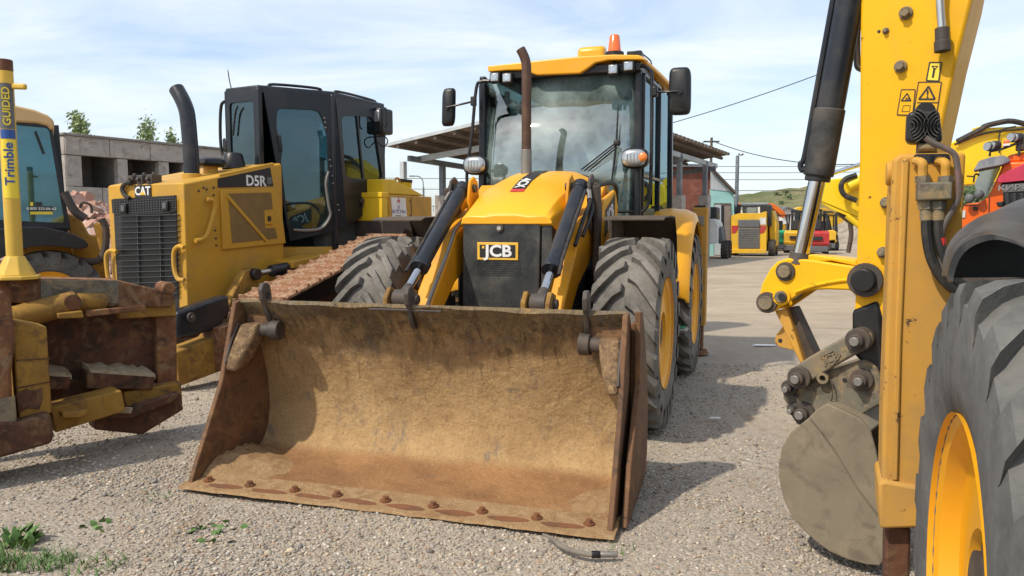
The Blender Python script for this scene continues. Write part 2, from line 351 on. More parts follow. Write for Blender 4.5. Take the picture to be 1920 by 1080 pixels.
def gravel_mat():
    m, N, L, P = nodes('gravel'); co = coord(N)
    vor = []
    for sc in (55, 120):
        v = N.new('ShaderNodeTexVoronoi'); v.inputs['Scale'].default_value = sc; L.new(co, v.inputs['Vector']); vor.append(v)
    g = ramp(N, L, vor[0].outputs['Color'], 0, 1, (.25,.215,.175,1), (.46,.415,.35,1))
    sepc = N.new('ShaderNodeSeparateColor'); L.new(vor[0].outputs['Color'], sepc.inputs[0])
    e = N.new('ShaderNodeValToRGB'); cr = e.color_ramp; L.new(sepc.outputs[0], e.inputs[0])
    for i, (p, c) in enumerate([(0,(.20,.175,.145)), (.25,(.33,.28,.215)), (.5,(.40,.345,.27)), (.72,(.31,.28,.245)), (.86,(.36,.25,.17)), (1,(.54,.49,.41))]):
        if i in (0, 5): el = cr.elements[0 if i == 0 else -1]; el.position = p
        else: el = cr.elements.new(p)
        el.color = (*c, 1)
    s2 = N.new('ShaderNodeSeparateColor'); L.new(vor[1].outputs['Color'], s2.inputs[0])
    fine = ramp(N, L, s2.outputs[1], 0, 1, (.24,.21,.175,1), (.44,.40,.34,1))
    c = mixc(N, L, .45, e.outputs[0], fine)
    # packed dust and tracks
    d = ramp(N, L, noise(N, L, co, .55, 7, .6, .5), .46, .68)
    c = mixc(N, L, math_(N, L, 'MULTIPLY', d, .8), c, (.40,.335,.25))
    d2 = ramp(N, L, noise(N, L, co, .9, 8, .65, .8, (1.6,.5,1)), .56, .68)
    c = mixc(N, L, math_(N, L, 'MULTIPLY', d2, .8), c, (.25,.18,.115))
    sp_ = N.new('ShaderNodeSeparateXYZ'); L.new(co, sp_.inputs[0])
    far = N.new('ShaderNodeMapRange'); far.inputs['From Min'].default_value = 6; far.inputs['From Max'].default_value = 14; L.new(sp_.outputs['Y'], far.inputs['Value'])
    fc = mixc(N, L, ramp(N, L, noise(N, L, co, .35, 8, .65, .6, (.6,1.6,1)), .38, .66), (.46,.385,.285), (.34,.275,.20))
    fc = mixc(N, L, ramp(N, L, noise(N, L, co, 1.1, 8, .7, .8, (.5,2.2,1)), .58, .68), fc, (.20,.16,.12))
    c = mixc(N, L, math_(N, L, 'MULTIPLY', far.outputs[0], .85), c, fc)
    c = mixc(N, L, math_(N, L, 'MULTIPLY', ramp(N, L, noise(N, L, co, .8, 6, .6, .4), .45, .7), .35), c, (.24,.19,.14))
    L.new(c, P.inputs['Base Color']); P.inputs['Roughness'].default_value = .95; P.inputs['Specular IOR Level'].default_value = .15
    inv = math_(N, L, 'SUBTRACT', 1.0, vor[0].outputs['Distance'])
    h = math_(N, L, 'ADD', inv, math_(N, L, 'MULTIPLY', noise(N, L, co, 90, 4), .5))
    bump(N, L, P, h, .7, .012); return m
gravel_mat()
# ---------------------------------------------------------------- ground: one sheet to the horizon, gently uneven
def gz(x, y):
    return .012*math.sin(x*1.7+.6)*math.cos(y*1.3) + .008*math.sin(x*3.1-y*2.3)
def make_ground():
    xs = list(np.concatenate([np.linspace(-600,-14,10)[:-1], np.linspace(-14,14,94), np.linspace(14,600,10)[1:]]))
    ys = list(np.concatenate([np.linspace(-60,-2,5)[:-1], np.linspace(-2,26,94), np.linspace(26,900,12)[1:]]))
    vs = []; fs = []
    for yy in ys:
        for xx in xs:
            k = max(0, min(1, (14-abs(xx))/3))*max(0, min(1, (26-yy)/4)); vs.append((xx, yy, (gz(xx, yy)-.016)*k))
    n = len(xs)
    for j in range(len(ys)-1):
        for i in range(n-1): fs.append((j*n+i, j*n+i+1, (j+1)*n+i+1, (j+1)*n+i))
    m = MB(); m.add(vs, fs); struct(m.build('ground', 'gravel', ang=80))
make_ground()
# loose stones: real pebbles over the near yard
def pebbles():
    t = (1+5**.5)/2
    iv = np.array([(-1,t,0),(1,t,0),(-1,-t,0),(1,-t,0),(0,-1,t),(0,1,t),(0,-1,-t),(0,1,-t),(t,0,-1),(t,0,1),(-t,0,-1),(-t,0,1)], float); iv /= np.linalg.norm(iv[0])
    it = np.array([(0,11,5),(0,5,1),(0,1,7),(0,7,10),(0,10,11),(1,5,9),(5,11,4),(11,10,2),(10,7,6),(7,1,8),(3,9,4),(3,4,2),(3,2,6),(3,6,8),(3,8,9),(4,9,5),(2,4,11),(6,2,10),(8,6,7),(9,8,1)])
    rng = np.random.default_rng(3); P = []
    def scatter(n, y0, y1, smin, smax):
        y = y0 + (y1-y0)*rng.random(n)**1.25; half = y*.74+.35; x = (rng.random(n)*2-1)*half
        s = smin + (smax-smin)*rng.random(n)**2.4; P.append(np.c_[x, y, s])
    scatter(62000, 2.2, 4.6, .0035, .0115); scatter(30000, 4.2, 8.0, .0045, .013); scatter(700, 2.4, 7.5, .012, .022)
    P = np.concatenate(P); n = len(P)
    # thinner where the dust is packed
    k = np.sin(P[:,0]*1.9+.4*np.sin(P[:,1]*2.7))*np.cos(P[:,1]*1.6+.5) + .6*np.sin(P[:,0]*4.1+P[:,1]*3.3)
    P = P[(k < .35) | (rng.random(n) < .30)]; n = len(P)
    ang = rng.random(n)*2*np.pi; sc = np.c_[1+.35*rng.random(n), .75+.3*rng.random(n), .42+.3*rng.random(n)]*P[:,2:3]
    pts = iv[None]*(1+.28*(rng.random((n,12,1))-.5))*sc[:,None,:]
    ca, sa = np.cos(ang)[:,None], np.sin(ang)[:,None]
    tl = (rng.random((n,1))-.5)*.7
    x = pts[...,0]*ca-pts[...,1]*sa; y = pts[...,0]*sa+pts[...,1]*ca; z = pts[...,2]+x*tl
    z0 = .012*np.sin(P[:,0]*1.7+.6)*np.cos(P[:,1]*1.3)+.008*np.sin(P[:,0]*3.1-P[:,1]*2.3)-.016
    vs = np.stack([x+P[:,0:1], y+P[:,1:2], z+(z0+sc[:,2]*.35)[:,None]], -1).reshape(-1, 3)
    fs = (it[None]+12*np.arange(n)[:,None,None]).reshape(-1, 3)
    me = bpy.data.meshes.new('loose_stones'); me.vertices.add(len(vs)); me.vertices.foreach_set('co', vs.ravel())
    me.loops.add(len(fs)*3); me.loops.foreach_set('vertex_index', fs.ravel()); me.polygons.add(len(fs)); me.polygons.foreach_set('loop_start', np.arange(0, len(fs)*3, 3))
    me.update(); me.validate()
    pal = np.array([(.47,.41,.325),(.40,.345,.27),(.33,.28,.215),(.27,.25,.225),(.34,.32,.29),(.56,.515,.44),(.39,.27,.19),(.22,.195,.17),(.48,.39,.28)])
    ci = rng.choice(len(pal), n, p=[.20,.20,.13,.11,.09,.08,.07,.05,.07]); c = pal[ci]*(.68+.42*rng.random((n,1)))
    col = np.ones((n,12,4)); col[...,:3] = np.clip(c, 0, 1)[:,None,:]
    at = me.color_attributes.new('tone', 'FLOAT_COLOR', 'POINT'); at.data.foreach_set('color', col.ravel())
    m, N_, L_, P_ = nodes('stone'); a = N_.new('ShaderNodeAttribute'); a.attribute_name = 'tone'; L_.new(a.outputs['Color'], P_.inputs['Base Color'])
    P_.inputs['Roughness'].default_value = .9; P_.inputs['Specular IOR Level'].default_value = .2; me.materials.append(m)
    o = bpy.data.objects.new('loose_stones', me); COL.objects.link(o)
    tag(o, 'pale crushed stone scattered over the yard in front of the buckets', 'gravel', kind='stuff')
pebbles()
# ---------------------------------------------------------------- wheels
def tyre_mesh(m, c, Rt, W, rim, nl=24, sgn=1, h=.046, over=1.0):
    """c: hub centre, axle along x; lugs form a V that points down on the face towards -y when sgn = 1"""
    hw = W/2
    half = [(rim, -hw*.80), (rim+.02, -hw*.90), (rim+.09, -hw*.97), (Rt-.14, -hw*.98), (Rt-h-.035, -hw*.93), (Rt-h-.010, -hw*.72), (Rt-h, -hw*.3)]
    prof = half + [(r_, -t) for r_, t in reversed(half)] + [(rim-.012, hw*.6), (rim-.012, -hw*.6)]
    prof.append(prof[0]); m.lathe(prof, c, 'x', 64)
    def base(x):
        a = abs(x)/hw
        return Rt-h-.005-.022*max(0, a-.6)/.4*1.5
    for side in (-1, 1):
        for k in range(nl):
            t0 = 2*PI*(k+(.5 if side > 0 else 0))/nl
            rings = []
            for s_, dr in ((.0,0), (.06,0), (.30,0), (.46,0), (.75,0), (.97,.008), (1.05,.035), (1.07,.10)):
                x = side*(hw*(.05+(.93*over)*min(s_, 1.0)) + max(0, s_-1)*.12*over)
                # lug runs square to the rim near the centre and sweeps back towards the shoulder
                sw = max(0, s_-.18); th = t0 + sgn*(sw*.40 if s_ <= 1 else .82*.40+ (s_-1)*.1)
                wd = (.030 + .014*min(1, s_))/Rt
                top = Rt-dr-.006*s_; bt = min(base(x)-.03, top-.03) if s_ <= 1 else top-.05
                if s_ == .0: top -= .02
                ring = []
                for r_, a in ((bt, -wd*1.35), (top, -wd), (top, wd), (bt, wd*1.35)):
                    ring.append((c[0]+x, c[1]+r_*math.cos(th+a), c[2]+r_*math.sin(th+a)))
                rings.append(ring)
            m.loft(rings)
def rim_mesh(m, c, rim, W, out=1, dish=.10):
    hw = W/2; o = out
    prof = [(rim+.016, o*hw*.93), (rim+.014, o*(hw*.93-.015)), (rim-.006, o*(hw*.93-.025)), (rim-.02, o*(hw*.93-dish)), (rim*.86, o*(hw*.93-dish-.008)), (rim*.55, o*(hw*.93-dish+.012)),
            (rim*.40, o*(hw*.93-dish+.016)), (rim*.36, o*(hw*.93-dish-.03)), (.0005, o*(hw*.93-dish-.035))]
    prof2 = [(rim+.008, o*hw*.80-o*.001), (rim-.022, o*(hw*.80-.03))]
    m.lathe(prof, c, 'x', 48)
    inner = [(rim-.02, o*(hw*.93-dish-.012)), (rim-.015, -o*hw*.74), (rim+.018, -o*hw*.78)]
    m.lathe(inner, c, 'x', 48)
def wheel(parent, c, Rt, W, rim, out=1, sgn=1, name='wheel', trub='rubber', rimmat='yellow', dish=.05, steer=0, nl=24, h=.046, over=1.0):
    """wheel > tyre, rim, bolts; the hub drum is the wheel part itself"""
    m = MB(); m.cyl((-W*.30, 0, 0), (W*.30, 0, 0), rim*.45, n=24)
    m.cyl((out*W*.28, 0, 0), (out*W*.36, 0, 0), rim*.28, n=24)
    hub = m.build(name, 'dark_steel', parent); hub.location = c; hub.rotation_euler = (0, 0, R(steer))
    t = MB(); tyre_mesh(t, (0,0,0), Rt, W, rim, nl, sgn, h, over); t.build('tyre', trub, hub, ang=40)
    r_ = MB(); rim_mesh(r_, (0,0,0), rim, W, out, dish); r_.build('rim', rimmat, hub, ang=40)
    return hub
# ================================================================ the backhoe loader in the middle
_a, _b = ground(345, 910), ground(1155, 1005)
B = Frame((_a+_b)/2, -19)
bh = thing('backhoe_loader', 'yellow backhoe loader with its wide rusty front bucket lowered onto the gravel', 'backhoe loader', B)
# ---- wheels
FWV, RWV, WU, WR, WW, WRIM = 2.14, 4.36, 1.00, .71, .46, .395
for u, out in ((WU, 1), (-WU, -1)):
    wheel(bh, (u, FWV, WR-.008), WR, WW, WRIM, out, 1, dish=.045, nl=22)
    wheel(bh, (u, RWV, WR-.008), WR, WW, WRIM, out, 1, dish=.045, nl=22)
# ---- chassis, axles, engine side boxes
m = MB(); m.box((-.34, 2.06, .48), (.34, 5.4, .92)); m.box((-.40, 2.5, .92), (.40, 3.4, 1.25)); m.build('chassis', 'black', bh, bev=.02)
m = MB(); m.cyl((-.8, FWV, .70), (.8, FWV, .70), .10, n=16); m.sphere((0, FWV, .68), .20); m.build('front_axle', 'dark_steel', bh)
m = MB(); m.cyl((-.8, RWV, .70), (.8, RWV, .70), .12, n=16); m.sphere((0, RWV, .68), .22); m.build('rear_axle', 'dark_steel', bh)
for s in (-1, 1):
    m = MB(); m.box((min(s*.42, s*.82), 2.95, .50), (max(s*.42, s*.82), 3.58, 1.12)); m.build('tank', 'black', bh, bev=.03)
    m = MB()
    for zz in (.45, .75): m.box((min(s*.80, s*1.05), 3.05, zz), (max(s*.80, s*1.05), 3.45, zz+.03))
    m.box((min(s*.80, s*.83), 3.03, .42), (max(s*.80, s*.83), 3.06, 1.05)); m.build('step', 'black', bh)
# ---- front bucket
def build_bucket():
    prof = [(.015,.0), (.30,.012), (.60,.03), (.70,.085), (.765,.20), (.785,.36), (.76,.54), (.69,.74), (.595,.90), (.50,1.015)]
    pr = [V((0, a, b)) for a, b in prof]; pr = [pr[0], pr[1]] + arc(pr[2:], 4)
    inn = [(p.y, p.z) for p in pr]
    out_ = []
    for i, p in enumerate(inn):
        a = inn[max(0, i-1)]; b = inn[min(len(inn)-1, i+1)]; d = V((b[0]-a[0], b[1]-a[1])).normalized()
        out_.append((p[0]+d.y*.03, p[1]-d.x*.03))
    # gridded sheet so that dents can be pushed into it
    nu = 61; rnd = np.random.default_rng(5); ph = rnd.random(12)*6.28
    def dent(u, t):
        e = min(1, (1.22-abs(u))/.15)*min(1, t/.25)*min(1, (1-t)/.06+.15)
        return e*(.010*math.sin(u*3.1+ph[0]+t*4)+.007*math.sin(u*6.3+ph[1]-t*7)+.004*math.sin(u*13+ph[2]+t*11))
    m = MB(); rows = []
    for k in range(nu):
        u = -1.22+2.44*k/(nu-1); ring = []
        for i, p in enumerate(inn):
            d = dent(u, i/(len(inn)-1)); topw = .006*math.sin(u*5+1)+.004*math.sin(u*17) if i == len(inn)-1 else 0
            ring.append((u, p[0]+d*.9, max(p[1]-.2*d, .0)+topw))
        for i in range(len(out_)-1, -1, -1): ring.append((u, out_[i][0], max(out_[i][1], -.01)))
        rows.append(ring)
    m.loft(rows)
    bk = m.build('front_bucket', 'bucket_steel', bh, ang=50); bk.rotation_euler = (0, 0, R(2.6))
    # side plates
    side = [(.00,.0), (.14,.25), (.31,.55), (.39,.80), (.46,1.02), (.52,1.03), (.62,.93), (.72,.76), (.80,.55), (.82,.36), (.80,.18), (.72,.05), (.62,.0)]
    for s in (-1, 1):
        m = MB(); m.prism(side, 'x', s*1.205, s*1.235); m.build('side_plate', 'bucket_side', bk, bev=.006)
        m = MB(); m.prism([(.10,.0), (.24,.28), (.56,.64), (.535,1.035), (.66,1.02), (.78,.86), (.93,.6), (1.0,.36), (.98,.12), (.90,.0)], 'x', s*1.262, s*1.292)
        m.box((min(s*1.23, s*1.27), .62, .10), (max(s*1.23, s*1.27), .70, .96)); m.build('clam_plate', 'bucket_side', bk, bev=.006)
        # corner pivot of the opening jaw: pin, boss and arm
        m = MB(); m.cyl((s*1.20, .52, .84), (s*.98, .56, .84), .042, n=14); m.cyl((s*1.02, .555, .84), (s*.955, .56, .84), .062, n=14)
        m.build('jaw_pin', 'dark_steel', bk, bev=.006)
        m = MB(); m.loft([[(s*1.19,.47,.885),(s*1.07,.49,.885),(s*1.07,.575,.885),(s*1.19,.575,.885)], [(s*1.20,.40,.78),(s*1.085,.43,.775),(s*1.09,.57,.78),(s*1.20,.57,.78)],
                          [(s*1.205,.34,.68),(s*1.115,.37,.67),(s*1.12,.52,.68),(s*1.205,.52,.68)], [(s*1.205,.325,.61),(s*1.14,.35,.60),(s*1.15,.46,.60),(s*1.205,.46,.61)]])
        m.build('jaw_arm', 'jaw_iron', bk, bev=.022, seg=3)
        m = MB(); m.tube([(s*1.203,.34,.66), (s*1.203,.40,.79), (s*1.203,.47,.885)], .009, 6); m.build('jaw_weld', 'dark_steel', bk)
        # rear stop plate welded inside the corner
        m = MB(); m.box((min(s*1.20, s*1.0), .56, .865), (max(s*1.20, s*1.0), .60, .99)); m.build('corner_gusset', 'bucket_side', bk, bev=.004)
    # cutting edge, bolts and worn patches
    m = MB(); rows = []
    for k in range(41):
        u = -1.25+2.5*k/40; e = .004*math.sin(k*1.3)+.003*math.sin(k*2.9)
        rows.append([(u,-.055+e,.0), (u,-.045+e,.012), (u,.17,.030), (u,.17,.0)])
    m.loft(rows); ce = m.build('cutting_edge', 'drift', bk, ang=30)
    for k in range(9):
        u = -1.12+2.24*k/8+random.uniform(-.012, .012)
        m = MB(); m.cyl((u, .055, .01), (u, .057, .046), .021, .018, n=6); m.cyl((u, .055, .01), (u, .056, .028), .030, n=10); m.build('bolt', 'wear_iron', bk)
    for k in range(8):
        u = -1.12+2.24*(k+.5)/8; m = MB(); pts = []
        for i in range(14):
            a = 2*PI*i/14; pts.append((u+.112*math.cos(a)*(1+.08*math.sin(3*a+k)), .012+.026*math.sin(a)*(1+.2*math.sin(2*a+k))))
        m.add([(p[0], p[1], .012+(p[1]+.045)*.0837+.0018) for p in pts], [tuple(range(14))]); m.build('worn_patch', 'wear_iron', bk)
    # hooks along the top edge
    for u in (-1.03, -.05, 1.0):
        hk = [(-.02,.02), (.03,.06), (.04,.11), (.02,.14), (-.03,.145), (-.06,.125), (-.075,.07), (-.075,.0), (-.03,-.07), (.005,-.09)]
        m = MB(); m.prism([(.50,1.005), (.468,1.04), (.458,1.10), (.478,1.14), (.52,1.145), (.55,1.125), (.565,1.06), (.560,.96), (.605,.905), (.585,.875), (.545,.90), (.515,.955)], 'x', u-.015, u+.015); h = m.build('hook', 'dark_steel', bk, bev=.006)
        m = MB(); m.cyl((u-.0165, .515, 1.065), (u+.0165, .515, 1.065), .024, n=14); m.build('hook_hole', 'black_print', bk)
        # welds beside the hook
        if u > -.9 and u < .9:
            m = MB(); m.tube([(u-.26,.506,1.0), (u-.1,.505,1.002), (u+.2,.506,1.0)], .007, 6); m.build('weld_bead', 'dark_steel', bk)
    # drifted sand in the corners
    for s, wd, hh in ((-1, .42, .085), (1, .26, .03)):
        rnd = np.random.default_rng(2 if s < 0 else 9); vs = []; n = 18
        for j in range(n):
            for i in range(n):
                a, b = i/(n-1), j/(n-1); u = s*(1.20-a*wd); v = .06+b*.62
                z = hh*max(0, 1-a*(1.1+.35*math.sin(b*7+1)))**1.3*(.25+.75*math.sin(PI*min(1, b*1.0))**.7)+.028*rnd.random()*(1-a)
                fl = .012 if v < .3 else .02
                vs.append((u, v, fl-.006+z*min(1, (b+.02)*6)*min(1, (1.02-a)*4)))
        m = MB(); m.add(vs, [(j*n+i, j*n+i+1, (j+1)*n+i+1, (j+1)*n+i) for j in range(n-1) for i in range(n-1)]); m.build('drifted_sand', 'drift', bk, ang=80)
    # flat jaw beam behind, closes the view from the side
    m = MB(); m.box((-1.2, .80, .1), (1.2, .98, .40)); m.build('rear_jaw', 'bucket_side', bk, bev=.03)
build_bucket()
# ---- loader arms, rams, levers
ARM = .50
for s in (-1, 1):
    pro = [(3.12,1.80), (2.95,1.86), (2.62,1.66), (2.30,1.55), (2.02,1.43), (1.86,1.24), (1.56,.93), (1.18,.50), (.98,.34), (.98,.22), (1.12,.20), (1.35,.40), (1.74,.84), (2.00,1.05), (2.30,1.18), (2.7,1.35), (3.08,1.58)]
    m = MB(); m.prism(pro, 'x', s*ARM-.075, s*ARM+.075); arm = m.build('loader_arm', 'yellow_arm', bh, bev=.012)
    m = MB(); m.tube(arc([(s*.45-.0, 2.35,1.56), (s*.44, 2.06,1.475), (s*.44,1.9,1.305), (s*.44,1.5,.90), (s*.44,1.25,.62)], 5), .014, 8); m.build('hose_pipe', 'grey_metal', arm)
    pin = MB(); pin.cyl((s*ARM-.12, 2.98, 1.72), (s*ARM+.12, 2.98, 1.72), .06, n=16); pin.build('pivot_pin', 'dark_steel', arm)
    # tilt ram
    top = V((s*ARM, 2.34, 1.80)); end = V((s*ARM, 1.24, .985)); d = (end-top).normalized(); L_ = (end-top).length
    m = MB(); m.cyl(top+d*.03, top+d*(L_*.735), .060, n=20); m.cyl(top+d*(L_*.70), top+d*(L_*.755), .070, n=20); m.cyl(top-d*.02, top+d*.06, .066, n=16)
    ram = m.build('tilt_ram', 'ram_black', bh, bev=.004)
    m = MB(); m.cyl(top+d*(L_*.75), top+d*(L_*.94), .031, n=16); m.build('ram_rod', 'chrome', ram)
    m = MB(); m.cyl((s*ARM-.055, end.y, end.z), (s*ARM+.055, end.y, end.z), .068, n=18); m.cyl(top+d*(L_*.90), end, .034, .05, n=14); m.build('rod_eye', 'dark_steel', ram, bev=.006)
    nrm = V((0, -d.z, d.y)); nrm = nrm if nrm.z > 0 else -nrm
    m = MB(); q = V((s*.062, 0, 0))
    m.tube([top+d*.10+q+nrm*.03, top+d*.45+q+nrm*.035, top+d*(L_*.68)+q+nrm*.03, top+d*(L_*.80)+q*1.2+nrm*.02], .013, 8); m.build('ram_pipe', 'hose', ram)
    m = MB(); q = V((-s*.07, 0, 0)); m.tube(arc([top+d*.05-q*1.1+nrm*.01, top+d*.18-q*1.5-nrm*.02, top+d*.40-q*1.2-nrm*.06, top+d*.62-q-nrm*.10], 5), .016, 8)
    m.tube(arc([top+d*.0-q*1.0-nrm*.05, top+d*.2-q*1.7-nrm*.08, top+d*.48-q*1.4-nrm*.12], 5), .015, 8); m.build('ram_hose', 'hose', ram)
    m = MB(); m.tube([top+d*.06-q*1.15+nrm*.012, top+d*.16-q*1.45-nrm*.012], .021, 8); m.build('hose_fitting', 'grey_metal', ram)
    # top bracket carrying the ram
    for e in (-1, 1):
        m = MB(); m.prism([(2.24,1.70), (2.28,1.86), (2.36,1.90), (2.44,1.86), (2.52,1.50), (2.30,1.45)], 'x', s*ARM+e*.085-.012, s*ARM+e*.085+.012); m.build('ram_bracket', 'yellow_arm' if e*s < 0 else 'dark_steel', bh, bev=.006)
    m = MB(); m.cyl((s*ARM-.12, 2.34, 1.80), (s*ARM+.12, 2.34, 1.80), .034, n=14); m.build('ram_pin', 'dark_steel', bh)
    # tilt levers down to the bucket
    for e in (-1, 1):
        m = MB(); m.prism([(1.30,1.04), (1.20,1.07), (1.14,1.00), (1.10,.60), (1.02,.42), (1.12,.38), (1.22,.58)], 'x', s*ARM+e*.082-.016, s*ARM+e*.082+.016); m.build('tilt_lever', 'rust_yellow', bh, bev=.006)
    m = MB(); m.cyl((s*ARM-.125, end.y, end.z), (s*ARM+.125, end.y, end.z), .036, n=14); m.build('lever_pin', 'dark_steel', bh, bev=.006)
    # upright link beside the arm, dark and greasy
    m = MB(); m.prism([(2.28,1.80), (2.40,1.82), (2.50,1.40), (2.46,1.12), (2.34,1.05), (2.30,1.20), (2.34,1.42)], 'x', s*ARM+s*.105, s*ARM+s*.15); m.build('upright_link', 'brown_guard', bh, bev=.01)
    # lift ram low down
    m = MB(); m.cyl((s*ARM, 3.0, .78), (s*ARM, 2.0, .72), .055, n=16); m.cyl((s*ARM, 2.0, .72), (s*ARM, 1.65, .80), .03, n=12); m.build('lift_ram', 'dark_steel', bh)
    m = MB(); m.tube(arc([(s*(ARM+.10), 2.40, 1.80), (s*(ARM+.16), 2.62, 1.84), (s*(ARM+.16), 2.95, 1.82), (s*(ARM+.13), 3.1, 1.62)], 6), .02, 8)
    m.build('transfer_hose', 'hose', bh)
# ---- bonnet
def hood_ring(v, w_, zb, zs, zt, cw=.5):
    ch = .085
    pts = [(-w_, zb), (-w_, zs-.05), (-w_+.014, zs-.012), (-w_+ch*.6, zs+(zt-zs)*.45), (-w_*cw, zt-.012), (-w_*.22, zt), (w_*.22, zt), (w_*cw, zt-.012), (w_-ch*.6, zs+(zt-zs)*.45), (w_-.014, zs-.012), (w_, zs-.05), (w_, zb)]
    return [(a, v, b) for a, b in pts]
H0 = [(1.985,.365,1.515,1.565,1.572), (2.00,.372,1.50,1.572,1.595), (2.04,.377,1.48,1.585,1.632), (2.12,.383,1.44,1.61,1.688), (2.28,.395,1.42,1.665,1.775), (2.48,.412,1.40,1.72,1.860), (2.72,.430,1.38,1.765,1.930), (2.96,.450,1.36,1.80,1.972), (3.22,.470,1.34,1.82,1.992)]
m = MB(); m.loft([hood_ring(*h) for h in H0]); hood = m.build('bonnet', 'hood_yellow', bh, bev=.006, ang=28)
# black stripe with red and white model mark, lying on the bonnet
def hood_top(v):
    for a, b in zip(H0, H0[1:]):
        if a[0] <= v <= b[0]:
            t = (v-a[0])/(b[0]-a[0]); return a[4]+(b[4]-a[4])*t
    return H0[-1][4]
def strip(v0, v1, u0, u1, lift, n=14):
    m = MB(); vs = []
    for k in range(n+1):
        v = v0+(v1-v0)*k/n; z = hood_top(v)+lift; vs += [(u0, v, z), (u1, v, z)]
    m.add(vs, [(2*k, 2*k+1, 2*k+3, 2*k+2) for k in range(n)]); return m
strip(2.30, 3.20, -.058, .058, .006).build('bonnet_stripe', 'black_print', hood)
strip(2.255, 2.298, -.058, .058, .006).build('red_mark', 'red_print', hood)
v0 = 2.415; z0 = hood_top(v0)+.011; dz = hood_top(v0+.1)-hood_top(v0-.1)
text('4CX', 'bonnet_lettering', 'white', hood, (0, v0, z0), (0, -.2, -dz), (1, 0, 0), .118, .0015, .02)
# side panels with brand mark
for s in (-1, 1):
    m = MB(); m.prism([(2.42,1.42), (2.50,1.70), (2.98,1.80), (3.10,1.70), (3.0,1.42), (2.85,1.22), (2.6,1.10), (2.45,1.12)], 'x', s*.615, s*.655); sp_ = m.build('side_panel', 'yellow', bh, bev=.01)
    m = MB(); m.prism([(2.535,1.40), (2.545,1.62), (2.93,1.765), (2.92,1.56)], 'x', s*.6555, s*.659); m.build('decal_ground', 'black_print', sp_)
    text('JCB', 'brand_lettering', 'white', sp_, (s*.661, 2.735, 1.585), (0, s*.38, s*.15), (0, 0, 1), .165, .001, .018)
    m = MB(); m.bar((s*.665, 2.56, 1.12), (s*.665, 3.0, 1.44), .03, .075, (0, 0, 1)); m.build('red_guard', 'red_print', bh, bev=.01)
# ---- radiator panel
gy = 1.995
m = MB(); m.prism([(-.355,1.515), (.275,1.515), (.265,.84), (-.365,.84)], 'y', gy, gy+.05); gp = m.build('grille_panel', 'grille_black', bh, bev=.008)
m = MB(); m.prism([(.285,1.515), (.365,1.515), (.375,.84), (.275,.84)], 'y', gy+.012, gy+.06); m.build('grille_edge', 'grille_black', bh, bev=.006)
m = MB(); m.box((-.37, gy+.05, .82), (.372, 2.9, 1.5)); m.build('engine_cowl', 'black', bh, bev=.01)
for k in range(8):
    zz = 1.115+k*.0155
    m = MB(); m.box((-.24, gy-.004, zz), (.12, gy, zz+.0035)); m.build('grille_slot', 'grille_black', gp)
pc = B.on(933, 471, 'y', gy-.004)
m = MB(); m.box((pc.x-.168, gy-.008, pc.z-.068), (pc.x+.168, gy-.001, pc.z+.068)); bd = m.build('badge', 'badge_yellow', gp, bev=.003)
m = MB(); m.box((pc.x-.146, gy-.0105, pc.z-.049), (pc.x+.146, gy-.0075, pc.z+.049)); m.build('badge_field', 'black_print', gp)
text('JCB', 'badge_lettering', 'white', gp, (pc.x+.008, gy-.012, pc.z-.002), (1,0,0), (0,0,1), .124, .0015, .030, xs=1.15)
m = MB(); m.box((pc.x-.126, gy-.013, pc.z+.020), (pc.x-.106, gy-.0105, pc.z+.040)); m.build('badge_mark', 'badge_yellow', gp)
pl = B.on(937, 428, 'y', gy)
m = MB(); m.cyl((pl.x, gy, pl.z), (pl.x, gy-.012, pl.z), .030, n=18); m.build('lock_plate', 'dark_steel', gp)
m = MB(); m.cyl((pl.x, gy-.01, pl.z), (pl.x, gy-.02, pl.z), .016, n=14); m.build('lock', 'chrome', gp)
# ---- exhaust stack
EX = B.on(987, 322, 'y', 2.86)
m = MB(); zt = B.on(985, 150, 'y', 2.86).z
pth = [(EX.x, 2.86, EX.z-.12), (EX.x, 2.86, EX.z+.30), (EX.x, 2.86, zt-.02), (EX.x, 2.86, zt+.08), (EX.x-.006, 2.86, zt+.15), (EX.x-.025, 2.855, zt+.21), (EX.x-.052, 2.85, zt+.262)]
m.tube(arc(pth, 4), .042, 16); ex = m.build('exhaust_stack', 'stack_brown', bh)
m = MB(); m.cyl((EX.x, 2.86, EX.z-.12), (EX.x, 2.86, EX.z+.19), .047, n=20); m.build('exhaust_sleeve', 'grey_metal', ex, bev=.004)
m = MB(); e = V(pth[-1]); d = (e-V(pth[-2])).normalized(); m.cyl(e-d*.01, e+d*.001, .034, n=16); m.build('exhaust_mouth', 'black_print', ex)
